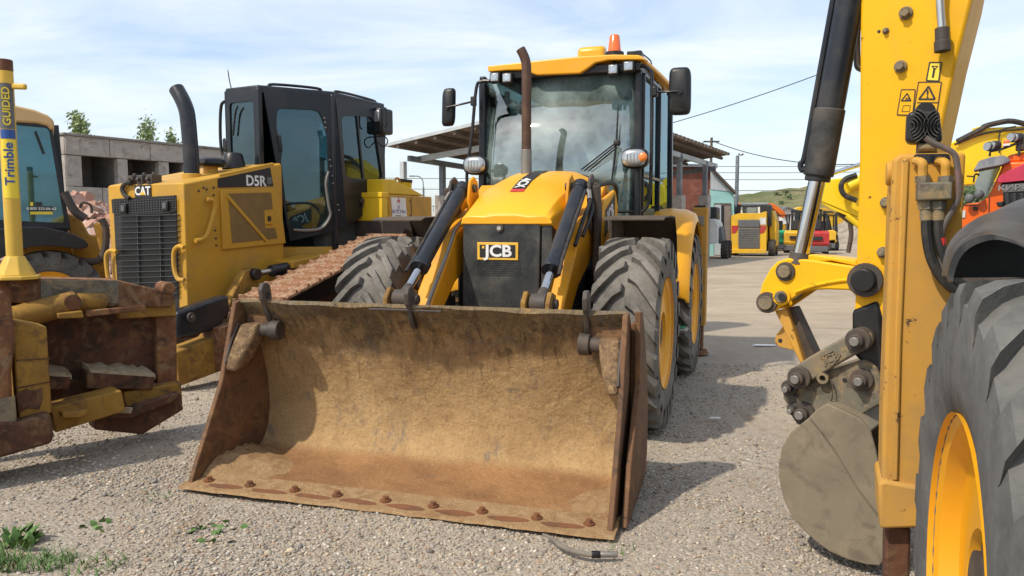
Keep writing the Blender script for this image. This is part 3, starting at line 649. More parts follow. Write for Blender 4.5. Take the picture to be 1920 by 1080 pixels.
# ---- cab
CF, CR = 3.45, 5.02                         # front and rear of the cab
wf, wr_ = .77, .86
def cu(v): return wf+(wr_-wf)*(v-CF)/(CR-CF)
ZB, ZT = 1.18, 2.93
m = MB(); m.loft([[(-wf,CF,.95),(wf,CF,.95),(wf,CF,ZB),(-wf,CF,ZB)], [(-wr_,CR,.95),(wr_,CR,.95),(wr_,CR,ZB),(-wr_,CR,ZB)]]); cab = m.build('cab_floor', 'black_cab', bh, bev=.02)
for s in (-1, 1):
    m = MB(); m.bar((s*wf, CF, ZB-.1), (s*(wf-.02), CF+.02, ZT), .062, .07, (0,1,0)); m.build('front_pillar', 'black_cab', bh, bev=.012)
    m = MB(); m.bar((s*wr_, CR, ZB-.1), (s*(wr_-.02), CR-.05, ZT), .07, .08, (0,1,0)); m.build('rear_pillar', 'black_cab', bh, bev=.012)
    v = 4.30; m = MB(); m.bar((s*cu(v), v, ZB-.1), (s*(cu(v)-.02), v, ZT), .05, .07, (0,1,0)); m.build('door_pillar', 'black_cab', bh, bev=.012)
    # door: frame, glass, handle
    d0, d1 = CF+.06, 4.25
    m = MB()
    for (a, za), (b, zb) in (((d0,1.22),(d1,1.22)), ((d1,1.22),(d1,2.86)), ((d1,2.86),(d0,2.86)), ((d0,2.86),(d0,1.22)), ((d0,1.95),(d1,1.95))):
        m.bar((s*(cu(a)+.012), a, za), (s*(cu(b)+.012), b, zb), .03, .05, (s,0,0))
    dr = m.build('door', 'black_cab', bh, bev=.006)
    m = MB(); m.add([(s*(cu(d0)+.008), d0+.02, 1.24), (s*(cu(d1)+.008), d1-.02, 1.24), (s*(cu(d1)+.004), d1-.02, 2.84), (s*(cu(d0)+.004), d0+.02, 2.84)], [(0,1,2,3)]); m.build('door_glass', 'cab_glass', dr, solid=.006)
    m = MB(); m.bar((s*(cu(d1)+.04), d1-.12, 1.70), (s*(cu(d1)+.04), d1-.12, 1.90), .02, .03); m.build('door_handle', 'black', dr, bev=.006)
    m = MB(); m.add([(s*cu(4.33), 4.34, 1.5), (s*cu(4.98), 4.98, 1.5), (s*(cu(4.95)-.01), 4.94, 2.88), (s*(cu(4.33)-.01), 4.34, 2.88)], [(0,1,2,3)]); m.build('side_window', 'cab_glass', bh, solid=.006)
    m = MB(); m.loft([[(s*cu(4.33)-.02, 4.33, ZB), (s*cu(4.33)+.02, 4.33, ZB), (s*cu(4.33)+.02, 4.33, 1.5), (s*cu(4.33)-.02, 4.33, 1.5)], [(s*wr_-.02, CR, ZB), (s*wr_+.02, CR, ZB), (s*wr_+.02, CR, 1.5), (s*wr_-.02, CR, 1.5)]]); m.build('side_skirt', 'black_cab', bh)
# windscreen, slightly bowed, full height
m = MB(); rows = []
for k in range(13):
    t = k/12*2-1; bow = .05*(1-t*t); rows.append([(t*(wf-.03), CF-bow, ZB+.05), (t*(wf-.035), CF-bow+.01, 2.0), (t*(wf-.045), CF-bow+.04, ZT-.02)])
m.loft(rows, cap=False, closed=False); ws = m.build('windscreen', 'windscreen', bh, ang=60, solid=.006)
m = MB(); m.tube([(-wf+.03, CF-.0, 1.62), (-.3, CF-.045, 1.62), (.3, CF-.045, 1.62), (wf-.03, CF, 1.62)], .010, 6); m.build('screen_bar', 'black', bh)
m = MB(); m.add([(-wr_+.03, CR-.02, 1.5), (wr_-.03, CR-.02, 1.5), (wr_-.05, CR-.05, 2.88), (-wr_+.05, CR-.05, 2.88)], [(0,1,2,3)]); m.build('rear_window', 'cab_glass', bh, solid=.006)
m = MB(); m.box((-wr_, CR-.03, 1.15), (wr_, CR+.02, 1.5)); m.build('rear_wall', 'black_cab', bh, bev=.01)
# roof: shaped front visor, slab behind, dark liner
vis = [(913,124), (1000,114), (1090,105), (1150,102), (1198,103), (1206,112), (1140,113), (1116,118), (1098,131), (1086,138), (1006,141), (996,137), (988,130), (984,131), (950,132), (916,135)]
VV = CF-.12
pv = B.poly(vis, 'y', VV)
m = MB(); m.loft([[(a, VV, b) for a, b in pv], [(a*1.015, VV+.06, b+.006) for a, b in pv], [(a*1.03, VV+.20, b+.02) for a, b in pv]]); roof = m.build('roof_visor', 'hood_yellow', bh, bev=.012, seg=3, ang=40)
zr = max(b for a, b in pv); ul, ur = min(a for a, b in pv), max(a for a, b in pv); zl = pv[0][1]
uc = (ul+ur)/2
m = MB(); rr = []
for v, g, dz in ((VV+.12, 0, 0), (4.2, .05, .045), (4.95, .08, .055), (5.08, .06, .03)):
    hw = (ur-ul)/2+g
    rr.append([(uc-hw, v, ZT+.0), (uc-hw, v, zl+.005), (uc-hw*.85, v, zl+.03+dz), (uc, v, zr+.006+dz), (uc+hw*.85, v, zr+dz-.005), (uc+hw, v, zr-.035), (uc+hw, v, ZT+.03)])
m.loft(rr); m.build('roof', 'hood_yellow', bh, bev=.012, ang=40)
m = MB(); m.box((ul+.03, VV+.05, ZT-.055), (ur-.03, 4.95, ZT+.025)); m.build('roof_liner', 'black', bh, bev=.01)
# beacon, antenna, rear work lamp on the roof
bc = B.on(1152, 100, 'y', 3.62)
m = MB(); m.lathe([(.0,-.02), (.075,-.02), (.075,.012), (.062,.016), (.046,.155), (.038,.165), (.0,.168)], (bc.x, 3.62, bc.z), 'z', 24); be = m.build('beacon', 'amber', bh)
m = MB(); m.cyl((bc.x, 3.62, bc.z-.05), (bc.x, 3.62, bc.z+.006), .088, n=24); m.build('beacon_base', 'black', be)
an = B.on(1222, 112, 'y', 4.3)
m = MB(); m.tube(arc([(an.x, 4.3, an.z-.06), (an.x-.02, 4.3, an.z), (an.x-.14, 4.3, an.z+.10)], 5), .007, 6); m.build('aerial', 'black', bh)
m = MB(); m.box((bc.x+.10, 3.7, bc.z-.04), (bc.x+.24, 3.86, bc.z+.03)); m.build('roof_vent', 'black', bh, bev=.01)
# work lamps under the visor
for px, py in ((927,145), (950,146), (1149,130), (1178,124)):
    q = B.on(px, py, 'y', VV-.01)
    m = MB(); m.box((q.x-.052, VV-.01, q.z-.05), (q.x+.052, VV+.07, q.z+.05)); wl = m.build('work_lamp', 'black', bh, bev=.014)
    m = MB(); m.box((q.x-.039, VV-.018, q.z-.037), (q.x+.039, VV-.006, q.z+.037)); m.build('lamp_lens', 'lens', wl, bev=.01)
    m = MB(); m.cyl((q.x, VV-.021, q.z), (q.x, VV-.016, q.z), .024, n=16); m.build('lamp_reflector', 'chrome', wl)
    m = MB(); m.bar((q.x, VV+.03, q.z+.03), (q.x, VV+.08, q.z+.10), .03, .01); m.build('lamp_bracket', 'black', wl)
# headlamps on stalks
HV = CF-.22
for px, py, s in ((893,310,-1), (1190,297,1)):
    q = B.on(px, py, 'y', HV); sec = []
    for v, k in ((-.045,.80), (-.03,.97), (.03,1), (.08,.75), (.10,.4)):
        sec.append([(q.x+k*.128*math.copysign(abs(math.cos(a))**.7, math.cos(a))*(1 if math.cos(a)*s > 0 else .92), HV+v, q.z+k*.092*math.copysign(abs(math.sin(a))**.75, math.sin(a))) for a in [2*PI*i/20 for i in range(20)]])
    m = MB(); m.loft(sec); hl = m.build('headlamp', 'black', bh, ang=50)
    m = MB(); sec = []
    for v, k in ((-.050,.90), (-.066,.80), (-.074,.45)):
        sec.append([(q.x+k*.120*math.copysign(abs(math.cos(a))**.7, math.cos(a)), HV+v, q.z+k*.085*math.copysign(abs(math.sin(a))**.75, math.sin(a))) for a in [2*PI*i/20 for i in range(20)]])
    m.loft(sec); m.build('headlamp_lens', 'lens', hl, ang=50)
    for i in range(4):
        m = MB(); m.box((q.x-.055+i*.03, HV-.078, q.z-.035), (q.x-.050+i*.03, HV-.070, q.z+.035)); m.build('lens_rib', 'grey_metal', hl)
    if s > 0:
        m = MB(); m.sphere((q.x+.078, HV-.062, q.z+.004), .042, 12, 8, (1,.5,1)); m.build('indicator', 'orange_lens', hl)
    m = MB(); m.tube(arc([(q.x, HV+.08, q.z-.02), (q.x-s*.02, HV+.16, q.z-.03), (s*(wf-.02), CF+.0, q.z-.02)], 4), .016, 8); m.build('lamp_stalk', 'black', bh)
# mirrors with tube frames
def px3(pts, v): return [B.on(x, y, 'y', v) for x, y in pts]
m = MB(); m.tube(arc(px3([(918,152), (903,153), (893,166), (885,250), (876,318), (876,350)], CF-.12), 5), .016, 8); gl = m.build('mirror_frame', 'black', bh)
m = MB(); m.tube(arc(px3([(1184,128), (1206,124), (1217,130), (1222,146), (1222,250), (1220,345), (1214,385), (1202,398)], CF-.05), 5), .017, 8); gr = m.build('mirror_frame', 'black', bh)
for px, py, wpx, hpx, st, par, tilt in ((841,201,26,74,(888,190),gl,4), (1275,171,39,84,(1228,172),gr,-2)):
    q = B.on(px, py, 'y', CF-.10); a = B.on(st[0], st[1], 'y', CF-.10); hw = wpx/2/1400*6.9; hh = hpx/2/1400*6.9
    m = MB(); sec = []
    for v, k in ((-.035,.70), (-.02,.93), (.005,1), (.03,.97)):
        sec.append([(q.x+k*hw*math.copysign(abs(math.cos(t))**.38, math.cos(t))+.02*math.sin(t)*(tilt/6), CF-.10+v, q.z+k**.5*hh*math.copysign(abs(math.sin(t))**.38, math.sin(t))) for t in [2*PI*i/28 for i in range(28)]])
    m.loft(sec); mr = m.build('mirror', 'black', bh, ang=50)
    m = MB(); m.tube(arc([a, (a+q)/2+V((0,-.05,-.012)), q+V((0,-.05,-.01))], 5), .010, 8); m.cyl(q+V((0,-.055,-.01)), q+V((0,-.02,-.01)), .024, n=12); m.build('mirror_arm', 'black', mr)
    m = MB(); m.cbox(a+V((0,0,-.0)), (.05,.06,.09)); m.build('mirror_clamp', 'black', mr, bev=.012)
# wiper
W1 = [B.on(x, y, 'y', CF-.115) for x, y in ((1159,200), (1156,262), (1152,300), (1146,348))]
m = MB(); m.tube(W1, [.006,.011,.012,.008], 6); m.build('wiper_blade', 'black', bh)
for d_ in (0, 5, 10):
    a = B.on(1157, 266+d_, 'y', CF-.125); b = B.on(1090+d_*1.4, 318+d_*.2, 'y', CF-.10); m = MB(); m.tube([a, b], .007, 6); m.build('wiper_arm', 'black', bh)
q = B.on(1157, 268, 'y', CF-.12); m = MB(); m.cbox(q, (.06,.05,.05)); m.build('wiper_motor', 'black', bh, bev=.012)
# interior
m = MB(); m.box((-.27, 4.10, 1.30), (.27, 4.55, 1.48)); m.build('seat', 'seat_black', bh, bev=.05)
m = MB(); m.box((-.25, 4.50, 1.45), (.25, 4.62, 2.15)); m.build('seat_back', 'seat_black', bh, bev=.05)
m = MB(); m.tube([(.19*math.cos(a), 3.85+.06*math.sin(a), 1.83+.17*math.sin(a)) for a in [2*PI*i/20 for i in range(21)]], .016, 6); m.cyl((0,3.70,1.3), (0,3.85,1.82), .03); m.build('steering_wheel', 'black', bh)
m = MB(); m.box((-.45, CF+.02, ZB), (.5, CF+.20, 1.62)); m.build('dashboard', 'interior_grey', bh, bev=.04)
m = MB(); m.box((.42, 3.8, ZB), (.7, 4.8, 1.55)); m.build('side_console', 'interior_grey', bh, bev=.04)
# ---- mudguards
for s in (-1, 1):
    # front guard: steel hoop with inner frame
    gd = [(2.06,1.545), (2.12,1.562), (2.45,1.575), (2.72,1.57), (2.86,1.42), (2.98,1.06)]
    inn = [(a, b-.012) for a, b in reversed(gd)]
    m = MB(); m.prism(gd+inn, 'x', s*.74, s*1.19); m.box((min(s*.74,s*.76), 2.30, 1.35), (max(s*.74,s*.76), 2.80, 1.56))
    m.build('front_mudguard', 'brown_guard', bh, bev=.006)
    m = MB(); m.tube([(s*.78, 1.90, 1.34), (s*.76, 1.98, 1.12), (s*.72, 2.05, .92)], .032, 10); m.build('guard_stay', 'grey_metal', bh)
    # rear guard: deep yellow wing, curved over
    sec = []
    for k in range(15):
        a = R(172-k*10.2); v = RWV+.93*math.cos(a)*.86; z = .72+.93*math.sin(a)
        ring = []
        for uu, dz in ((.80,.0), (.95,.02), (1.12,.005), (1.20,-.03), (1.225,-.10), (1.20,-.10), (1.185,-.05), (1.10,-.02), (.95,-.005), (.80,-.025)):
            rr = 1+dz*.5/.93; ring.append((s*uu, RWV+(v-RWV)*rr, .72+(z-.72)*rr+dz*.6))
        sec.append(ring)
    m = MB(); m.loft(sec); m.build('rear_mudguard', 'yellow', bh, ang=50)
# green work tray between the wheels
q = B.on(1277, 618, 'x', 1.16); plain('green_plastic', (.05,.22,.10), .5)
m = MB(); m.box((1.02, q.y-.10, q.z-.02), (1.22, q.y+.10, q.z+.02)); m.build('step_plate', 'grey_metal', bh, bev=.015)
m = MB(); m.box((1.04, q.y-.08, q.z+.0205), (1.20, q.y+.08, q.z+.028)); m.build('step_mat', 'green_plastic', bh, bev=.003)
# ---- rear: frame, stabiliser legs, slewed boom folded behind the cab
m = MB(); m.box((-1.06, 5.42, .62), (1.06, 5.56, 1.02)); m.build('rear_frame', 'yellow_dirty', bh, bev=.015)
for s in (-1, 1):
    m = MB(); m.box((s*1.15-.085, 5.40, .34), (s*1.15+.085, 5.60, 1.70)); lg = m.build('stabiliser_leg', 'yellow_dirty', bh, bev=.012)
    m = MB(); m.box((s*1.15-.06, 5.43, .06), (s*1.15+.06, 5.57, .40)); m.build('inner_leg', 'rust', lg, bev=.008)
    m = MB(); m.cyl((s*1.15, 5.5, .0), (s*1.15, 5.5, .05), .13, .10, n=16); m.build('foot_pad', 'rust', lg)
    m = MB(); m.box((s*1.15-.05, 5.385, 1.50), (s*1.15+.05, 5.40, 1.60)); m.build('leg_valve', 'grey_metal', lg, bev=.004)
    m = MB(); m.box((s*1.15-.06, 5.42, 1.70), (s*1.15+.06, 5.58, 1.725)); m.build('leg_cap', 'black', lg)
m = MB(); m.box((.10, 5.56, .55), (.50, 5.85, 1.45)); m.build('kingpost', 'yellow_dirty', bh, bev=.02)
bt = B.on(1112, 96, 'y', 5.95)
m = MB(); m.prism([(5.70,1.1), (5.70,2.3), (5.78,3.0), (5.80,bt.z+.02), (5.95,bt.z+.06), (6.2,bt.z-.09), (6.15,2.2), (6.0,1.1)], 'x', bt.x-.17, bt.x+.17); m.build('boom', 'yellow', bh, bev=.05, seg=3)
m = MB(); m.prism([(6.25,.75), (6.28,2.9), (6.42,3.2), (6.55,2.8), (6.5,.75)], 'x', bt.x-.12, bt.x+.12); m.build('dipper', 'yellow', bh, bev=.02)
m = MB(); m.prism([(6.3,.75), (6.1,.5), (6.1,.15), (6.4,.0), (6.8,.15), (6.9,.55), (6.6,.75)], 'x', bt.x-.3, bt.x+.3); m.build('rear_bucket', 'bucket_grey', bh, bev=.02)
# ================================================================ bulldozer with mast on its blade
def vplane(fr, px, py, p0, p1):
    """pixel onto the upright plane through plan points p0, p1 of a frame"""
    o = fr.Ri @ (V((0, 0, CAM_H))-fr.o); r = fr.Ri @ ray(px, py)
    n = V((p1[1]-p0[1], -(p1[0]-p0[0]), 0)); t = (V((p0[0], p0[1], 0))-o).dot(n)/r.dot(n); return o+r*t
def holed(mapper, outer, inner, name, mat, parent, thick=.04, gmat=None, gpar=None, bev=0):
    """flat panel with an opening (both outlines star-shaped round the opening's centre) and a pane in it"""
    cx = sum(p[0] for p in inner)/len(inner); cy = sum(p[1] for p in inner)/len(inner)
    def at(poly, a):
        d = (math.cos(a), math.sin(a)); best = None
        for p, q in zip(poly, poly[1:]+poly[:1]):
            ex, ey = q[0]-p[0], q[1]-p[1]; den = d[0]*ey-d[1]*ex
            if abs(den) < 1e-12: continue
            t = ((p[0]-cx)*ey-(p[1]-cy)*ex)/den; s_ = ((p[0]-cx)*d[1]-(p[1]-cy)*d[0])/den
            if t > 0 and -1e-6 <= s_ <= 1+1e-6 and (best is None or t > best): best = t
        return (cx+d[0]*best, cy+d[1]*best)
    an = sorted(math.atan2(p[1]-cy, p[0]-cx) for p in list(outer)+list(inner)); n = len(an)
    o_ = [mapper(*at(outer, a)) for a in an]; i_ = [mapper(*at(inner, a)) for a in an]
    m = MB(); m.add(o_+i_, [(k, (k+1) % n, (k+1) % n+n, k+n) for k in range(n)]); p_ = m.build(name, mat, parent, solid=thick, bev=bev, ang=25)
    if gmat:
        g = MB(); g.add(i_, [tuple(range(n))]); g.build('window_pane', gmat, gpar or p_, solid=.006)
    return p_
def rounded(pts, r, n=4):
    out = []
    for i, p in enumerate(pts):
        a, c_ = V(pts[i-1]), V(pts[(i+1) % len(pts)]); p = V(p); da = (a-p).normalized(); dc = (c_-p).normalized()
        rr = min(r, (a-p).length*.45, (c_-p).length*.45); s_, e = p+da*rr, p+dc*rr
        for k in range(n+1):
            t = k/n; q = s_*(1-t)**2+p*2*t*(1-t)+e*t*t; out.append((q.x, q.y))
    return out
_f = Frame((0,0,0), -27)
D = Frame(V((-2.69, 8, 0)) - _f.R @ V((.72, 0, 0)), -27)
dz = thing('bulldozer', 'yellow crawler bulldozer with black cab and tall black exhaust beside the backhoe loader', 'bulldozer', D)
HU, HV0 = .56, -.82
def onF(x, y): return D.on(x, y, 'y', HV0)
def onS(x, y): return D.on(x, y, 'x', HU)
zf = onS(344, 345).z; HV0 = onS(344, 345).y; zr_ = onS(516, 307).z; vr_ = onS(516, 307).y
hul = onF(202, 354).x
m = MB(); m.loft([[(hul,HV0,.55),(HU,HV0,.55),(HU,HV0,zf),(HU-.03,HV0,zf+.012),(hul+.03,HV0,zf+.012),(hul,HV0,zf)], [(hul,vr_+.1,.75),(HU,vr_+.1,.75),(HU,vr_+.1,zr_),(HU-.03,vr_+.1,zr_+.015),(hul+.03,vr_+.1,zr_+.015),(hul,vr_+.1,zr_)]])
hd = m.build('engine_hood', 'yellow_cat', dz, bev=.012)
# radiator opening and slats
def fq(a, b, c_, d, off): return [D.on(x, y, 'y', HV0)+V((0, off, 0)) for x, y in (a, b, c_, d)]
m = MB(); m.prism(D.poly([(213,373), (331,366), (337,600), (224,600)], 'y', HV0), 'y', HV0-.006, HV0+.0); rd = m.build('radiator', 'black_print', dz)
paint('slat_grey', (.055,.056,.058), .5, .3, (.12,.10,.08), 5)
for k in range(15):
    y0 = 402+k*10.5
    p, q = D.on(222+k*.1, y0+3, 'y', HV0-.03), D.on(333, y0, 'y', HV0-.03)
    m = MB(); m.prism([(p.x, p.z), (q.x, q.z), (q.x, q.z-.007), (p.x, p.z-.007)], 'y', HV0-.045, HV0-.004); m.build('grille_slat', 'slat_grey', rd, bev=.002)
for x in (258, 300):
    p, q = D.on(x, 402, 'y', HV0-.02), D.on(x+3, 570, 'y', HV0-.02); m = MB(); m.bar(p, q, .012, .012); m.build('grille_upright', 'slat_grey', rd)
m = MB()
m.prism(D.poly([(212,374), (330,367), (331,397), (318,400), (235,404), (214,400)], 'y', HV0), 'y', HV0-.02, HV0-.008); gm = m.build('grille_mesh', 'black', rd)
for k in range(24):
    p, q = D.on(214+k*5, 375-k*.28, 'y', HV0-.025), D.on(214.5+k*5, 401-k*.25, 'y', HV0-.025); m = MB(); m.bar(p, q, .004, .006); m.build('mesh_wire', 'slat_grey', rd)
for k in range(6):
    p, q = D.on(214, 378+k*4.5, 'y', HV0-.026), D.on(330, 371+k*4.5, 'y', HV0-.026); m = MB(); m.bar(p, q, .004, .006); m.build('mesh_wire', 'slat_grey', rd)
for x, y in ((234,391), (312,386)):
    q = D.on(x, y, 'y', HV0-.03); m = MB(); m.cbox(q, (.09,.05,.10)); lm = m.build('head_lamp', 'black', dz, bev=.01); m = MB(); m.cbox(q+V((0,-.026,0)), (.055,.01,.06)); m.build('lamp_lens', 'interior_grey', lm, bev=.008)
# brand plate
q = D.on(270, 358, 'y', HV0-.006); m = MB(); m.box((q.x-.135, HV0-.012, q.z-.068), (q.x+.105, HV0-.001, q.z+.06)); m.build('brand_plate', 'black_print', hd, bev=.003)
text('CAT', 'brand_lettering', 'white', hd, (q.x-.012, HV0-.014, q.z-.004), (1,0,0), (0,0,1), .118, .0015, .022)
m = MB(); m.add([(q.x-.06, HV0-.0158, q.z-.04), (q.x+.04, HV0-.0158, q.z-.04), (q.x-.01, HV0-.0158, q.z+.0)], [(0,1,2)]); m.build('brand_triangle', 'badge_yellow', hd)
# valves and hose on the nose
for x in (253, 271, 289):
    q = D.on(x, 339-(x-253)*.06, 'y', HV0+.06); m = MB(); m.cbox(q, (.085,.12,.10)); m.cyl(q+V((0,-.05,.0)), q+V((0,-.09,.01)), .022, n=10); m.cyl(q+V((0,0,.04)), q+V((.0,0,.075)), .02, n=8); m.build('hydraulic_valve', 'dark_steel', dz, bev=.008)
m = MB(); m.tube(arc([D.on(x, y, 'y', HV0-.03) for x, y in ((247,341), (234,345), (229,355), (234,366), (243,372))], 5), .022, 8); m.build('nose_hose', 'hose', dz)
# grab handles
def handle(fn, pts, r=.022, mat='yellow_cat'):
    m = MB(); m.tube(arc([fn(x, y) for x, y in pts], 5), r, 8); m.build('grab_handle', mat, dz)
handle(lambda x, y: D.on(x, y, 'y', HV0-.06), [(219,472), (207,470), (199,480), (201,510), (204,528)])
handle(lambda x, y: D.on(x, y, 'y', HV0-.06), [(345,464), (334,462), (326,474), (327,505), (334,523), (346,525)])
handle(lambda x, y: D.on(x, y, 'x', HU+.05), [(388,374), (400,377), (402,392), (392,430), (383,446), (366,452)])
# side door with mesh, brace, latch
m = MB(); m.prism(D.poly([(411,357), (520,352), (533,456), (415,468)], 'x', HU), 'x', HU, HU+.025); sd = m.build('engine_door', 'yellow_cat', dz, bev=.006)
m = MB(); m.prism(D.poly([(424,363), (505,361), (508,392), (492,394), (494,428), (512,427), (517,447), (432,456)], 'x', HU), 'x', HU+.0255, HU+.029); m.build('vent_mesh', 'brown_guard', sd)
MAT['vent_mesh'] = paint('vent_mesh', (.22,.135,.04), .7, .5, (.16,.10,.05), 14)
bpy.data.objects[sd.children[0].name].data.materials[0] = MAT['vent_mesh']
m = MB(); m.bar(D.on(427, 368, 'x', HU+.033), D.on(500, 452, 'x', HU+.033), .035, .012, (1,0,0)); m.build('door_brace', 'yellow_cat', sd, bev=.003)
q = D.on(504, 410, 'x', HU+.03); m = MB(); m.cbox(q, (.012,.12,.13)); m.build('latch_plate', 'yellow_cat', sd, bev=.004); m = MB(); m.cbox(q+V((.008,0,0)), (.01,.045,.055)); m.build('latch', 'black', sd)
m = MB(); m.prism(D.poly([(408,335), (506,314), (512,349), (408,352)], 'x', HU), 'x', HU+.001, HU+.006); dp = m.build('decal_panel', 'black_print', dz)
q = D.on(480, 340, 'x', HU+.008); q2 = D.on(509, 336, 'x', HU+.008)
text('D5R', 'model_lettering', 'white', dp, q, (0,1,.02), (0,0,1), .155, .001, .025)
plain('grey_print', (.12,.12,.12), .5); m = MB(); m.prism(D.poly([(500,333), (508,332), (509,345), (500,346)], 'x', HU), 'x', HU+.0065, HU+.008); m.build('model_mark', 'grey_print', dp)
m = MB(); m.bar(D.on(410, 331, 'x', HU-.02), D.on(512, 309, 'x', HU-.02), .05, .035, (1,0,0)); m.build('hood_rail', 'yellow_cat', dz, bev=.008)
for x, y in ((372,358), (387,355), (400,352), (400,366), (403,432), (404,447), (405,460), (381,352)):
    q = D.on(x, y, 'x', HU); m = MB(); m.cyl(q, q+V((.012,0,0)), .011, n=8); m.build('bolt', 'dark_steel', hd)
# exhaust, air cleaners
pe = [D.on(x, y, 'y', -.42) for x, y in ((360,335), (358,290), (353,230), (349,205), (341,185), (331,167))]
m = MB(); m.tube(arc(pe, 4), [.078]*21, 18); ex = m.build('exhaust_stack', 'ram_black', dz)
m = MB(); e = pe[-1]; d = (pe[-1]-pe[-2]).normalized(); m.cyl(e-d*.02, e+d*.0015, .062, n=18); m.build('exhaust_mouth', 'black_print', ex)
m = MB(); m.cyl(pe[0]-V((0,0,.1)), pe[0]+V((0,0,.05)), .095, n=18); m.build('stack_collar', 'yellow_cat', ex, bev=.006)
q = D.on(395, 318, 'y', -.1); m = MB(); m.lathe([(.075,-.12), (.075,.06), (.0,.06)], (q.x, -.1, q.z), 'z', 20); pcn = m.build('air_inlet', 'yellow_cat', dz)
m = MB(); m.lathe([(.0,.03), (.14,.03), (.16,.06), (.15,.10), (.10,.125), (.0,.13)], (q.x, -.1, q.z), 'z', 24); m.build('inlet_cap', 'black', pcn)
q = D.on(438, 308, 'y', .25); m = MB(); m.lathe([(.0,-.05), (.13,-.05), (.125,.0), (.105,.10), (.085,.125), (.0,.13)], (q.x, .25, q.z), 'z', 24); m.build('inlet_dome', 'black', dz)
# ---- cab: narrow front, doors angled outwards, straight rear sides
PF, PM, PR = (.25,.49), (.72,1.20), (.72,2.20)
fr_ = lambda x, y: vplane(D, x, y, (-.25,.49), PF)
do_ = lambda x, y: vplane(D, x, y, PF, PM)
rs_ = lambda x, y: vplane(D, x, y, PM, PR)
ZC = do_(490, 172).z; ZD = rs_(722, 200).z
zlo = 1.18
m = MB(); pl_ = [(.25,.49), (.72,1.2), (.72,2.2), (-.72,2.2), (-.72,1.2), (-.25,.49)]
m.prism([(a*1.02, (b-1.3)*1.02+1.3) for a, b in pl_], 'z', ZD-.06, ZD+.035); m.build('cab_roof', 'black_cab', dz, bev=.02)
m = MB(); m.prism([(a*.98, (b-1.3)*.98+1.3) for a, b in pl_], 'z', .95, zlo+.06); m.build('cab_base', 'yellow_cat', dz, bev=.01)
def quad(fn, pa, pb, z0, z1): return [(pa[0],pa[1],z0), (pb[0],pb[1],z0), (pb[0],pb[1],z1), (pa[0],pa[1],z1)]
# front face in plan coordinates (u, z)
holed(lambda a, b: V((a, .49, b)), [(-.25,zlo),(.25,zlo),(.25,ZD),(-.25,ZD)], rounded([(-.19,1.75),(.19,1.75),(.19,ZD-.14),(-.19,ZD-.14)], .05), 'cab_front', 'black_cab', dz, .04, 'cab_glass')
# right door, traced
holed(do_, [(493,172),(626,182),(650,428),(543,452)], rounded([(519,203),(598,207),(612,250),(618,380),(620,405),(601,429),(550,432),(538,408),(526,300),(529,280),(517,240)], 12), 'cab_door', 'black_cab', dz, .05, 'cab_glass')
holed(rs_, [(626,182),(722,202),(716,372),(648,428)], rounded([(637,217),(697,219),(715,338),(645,333)], 12), 'cab_side', 'black_cab', dz, .05, 'cab_glass')
m = MB(); m.bar(rs_(668, 218)+V((.01,0,0)), rs_(680, 336)+V((.01,0,0)), .03, .02, (1,0,0)); m.build('window_bar', 'black_cab', dz)
# door seal strip and handle
m = MB(); m.tube(arc([do_(x, y)+V((.035,-.02,0)) for x, y in ((614,322), (609,345), (614,385), (617,405), (602,427), (575,432), (548,431))], 4), .017, 8); m.build('door_rail', 'grey_metal', dz)
m = MB(); m.bar(do_(522, 254)+V((.04,-.03,0)), do_(526, 284)+V((.04,-.03,0)), .05, .03); m.build('door_handle', 'black', dz, bev=.01)
for x, y in ((607,222), (608,230), (609,240), (617,300), (619,312), (621,330), (623,344), (632,384), (634,394)):
    q = do_(x, y); m = MB(); m.cyl(q, q+V((.04,-.03,0)), .010, n=8); m.build('bolt', 'grey_metal', dz)
# mirrored left flank of the cab
holed(lambda a, b: V((-.25-.47*a, .49+.71*a, b)), [(0,zlo),(1,zlo),(1,ZD),(0,ZD)], rounded([(.12,1.4),(.88,1.4),(.88,ZD-.15),(.12,ZD-.15)], .1), 'cab_door', 'black_cab', dz, .05, 'cab_glass')
holed(lambda a, b: V((-.72, 1.2+a, b)), [(0,zlo),(1,zlo),(1,ZD),(0,ZD)], rounded([(.1,1.75),(.9,1.75),(.9,ZD-.15),(.1,ZD-.15)], .1), 'cab_side', 'black_cab', dz, .05, 'cab_glass')
holed(lambda a, b: V((a, 2.2, b)), [(-.72,zlo),(.72,zlo),(.72,ZD),(-.72,ZD)], rounded([(-.6,1.8),(.6,1.8),(.6,ZD-.15),(-.6,ZD-.15)], .1), 'cab_rear', 'black_cab', dz, .05, 'cab_glass')
m = MB(); m.box((-.3, 1.25, 1.2), (.3, 1.75, 1.55)); m.box((-.28, 1.65, 1.5), (.28, 1.8, 2.2)); m.build('seat', 'seat_black', dz, bev=.06)
m = MB(); m.box((-.2, .62, 1.2), (.2, .85, 1.75)); m.build('dashboard', 'interior_grey', dz, bev=.05)
m = MB(); m.box((.34,1.2,1.2), (.6,1.8,1.7)); m.build('console', 'interior_grey', dz, bev=.05)
m = MB(); m.bar((-.6,2.05,2.0), (.1,2.05,2.0), .05, .12); m.build('rear_shelf', 'yellow_cat', dz)
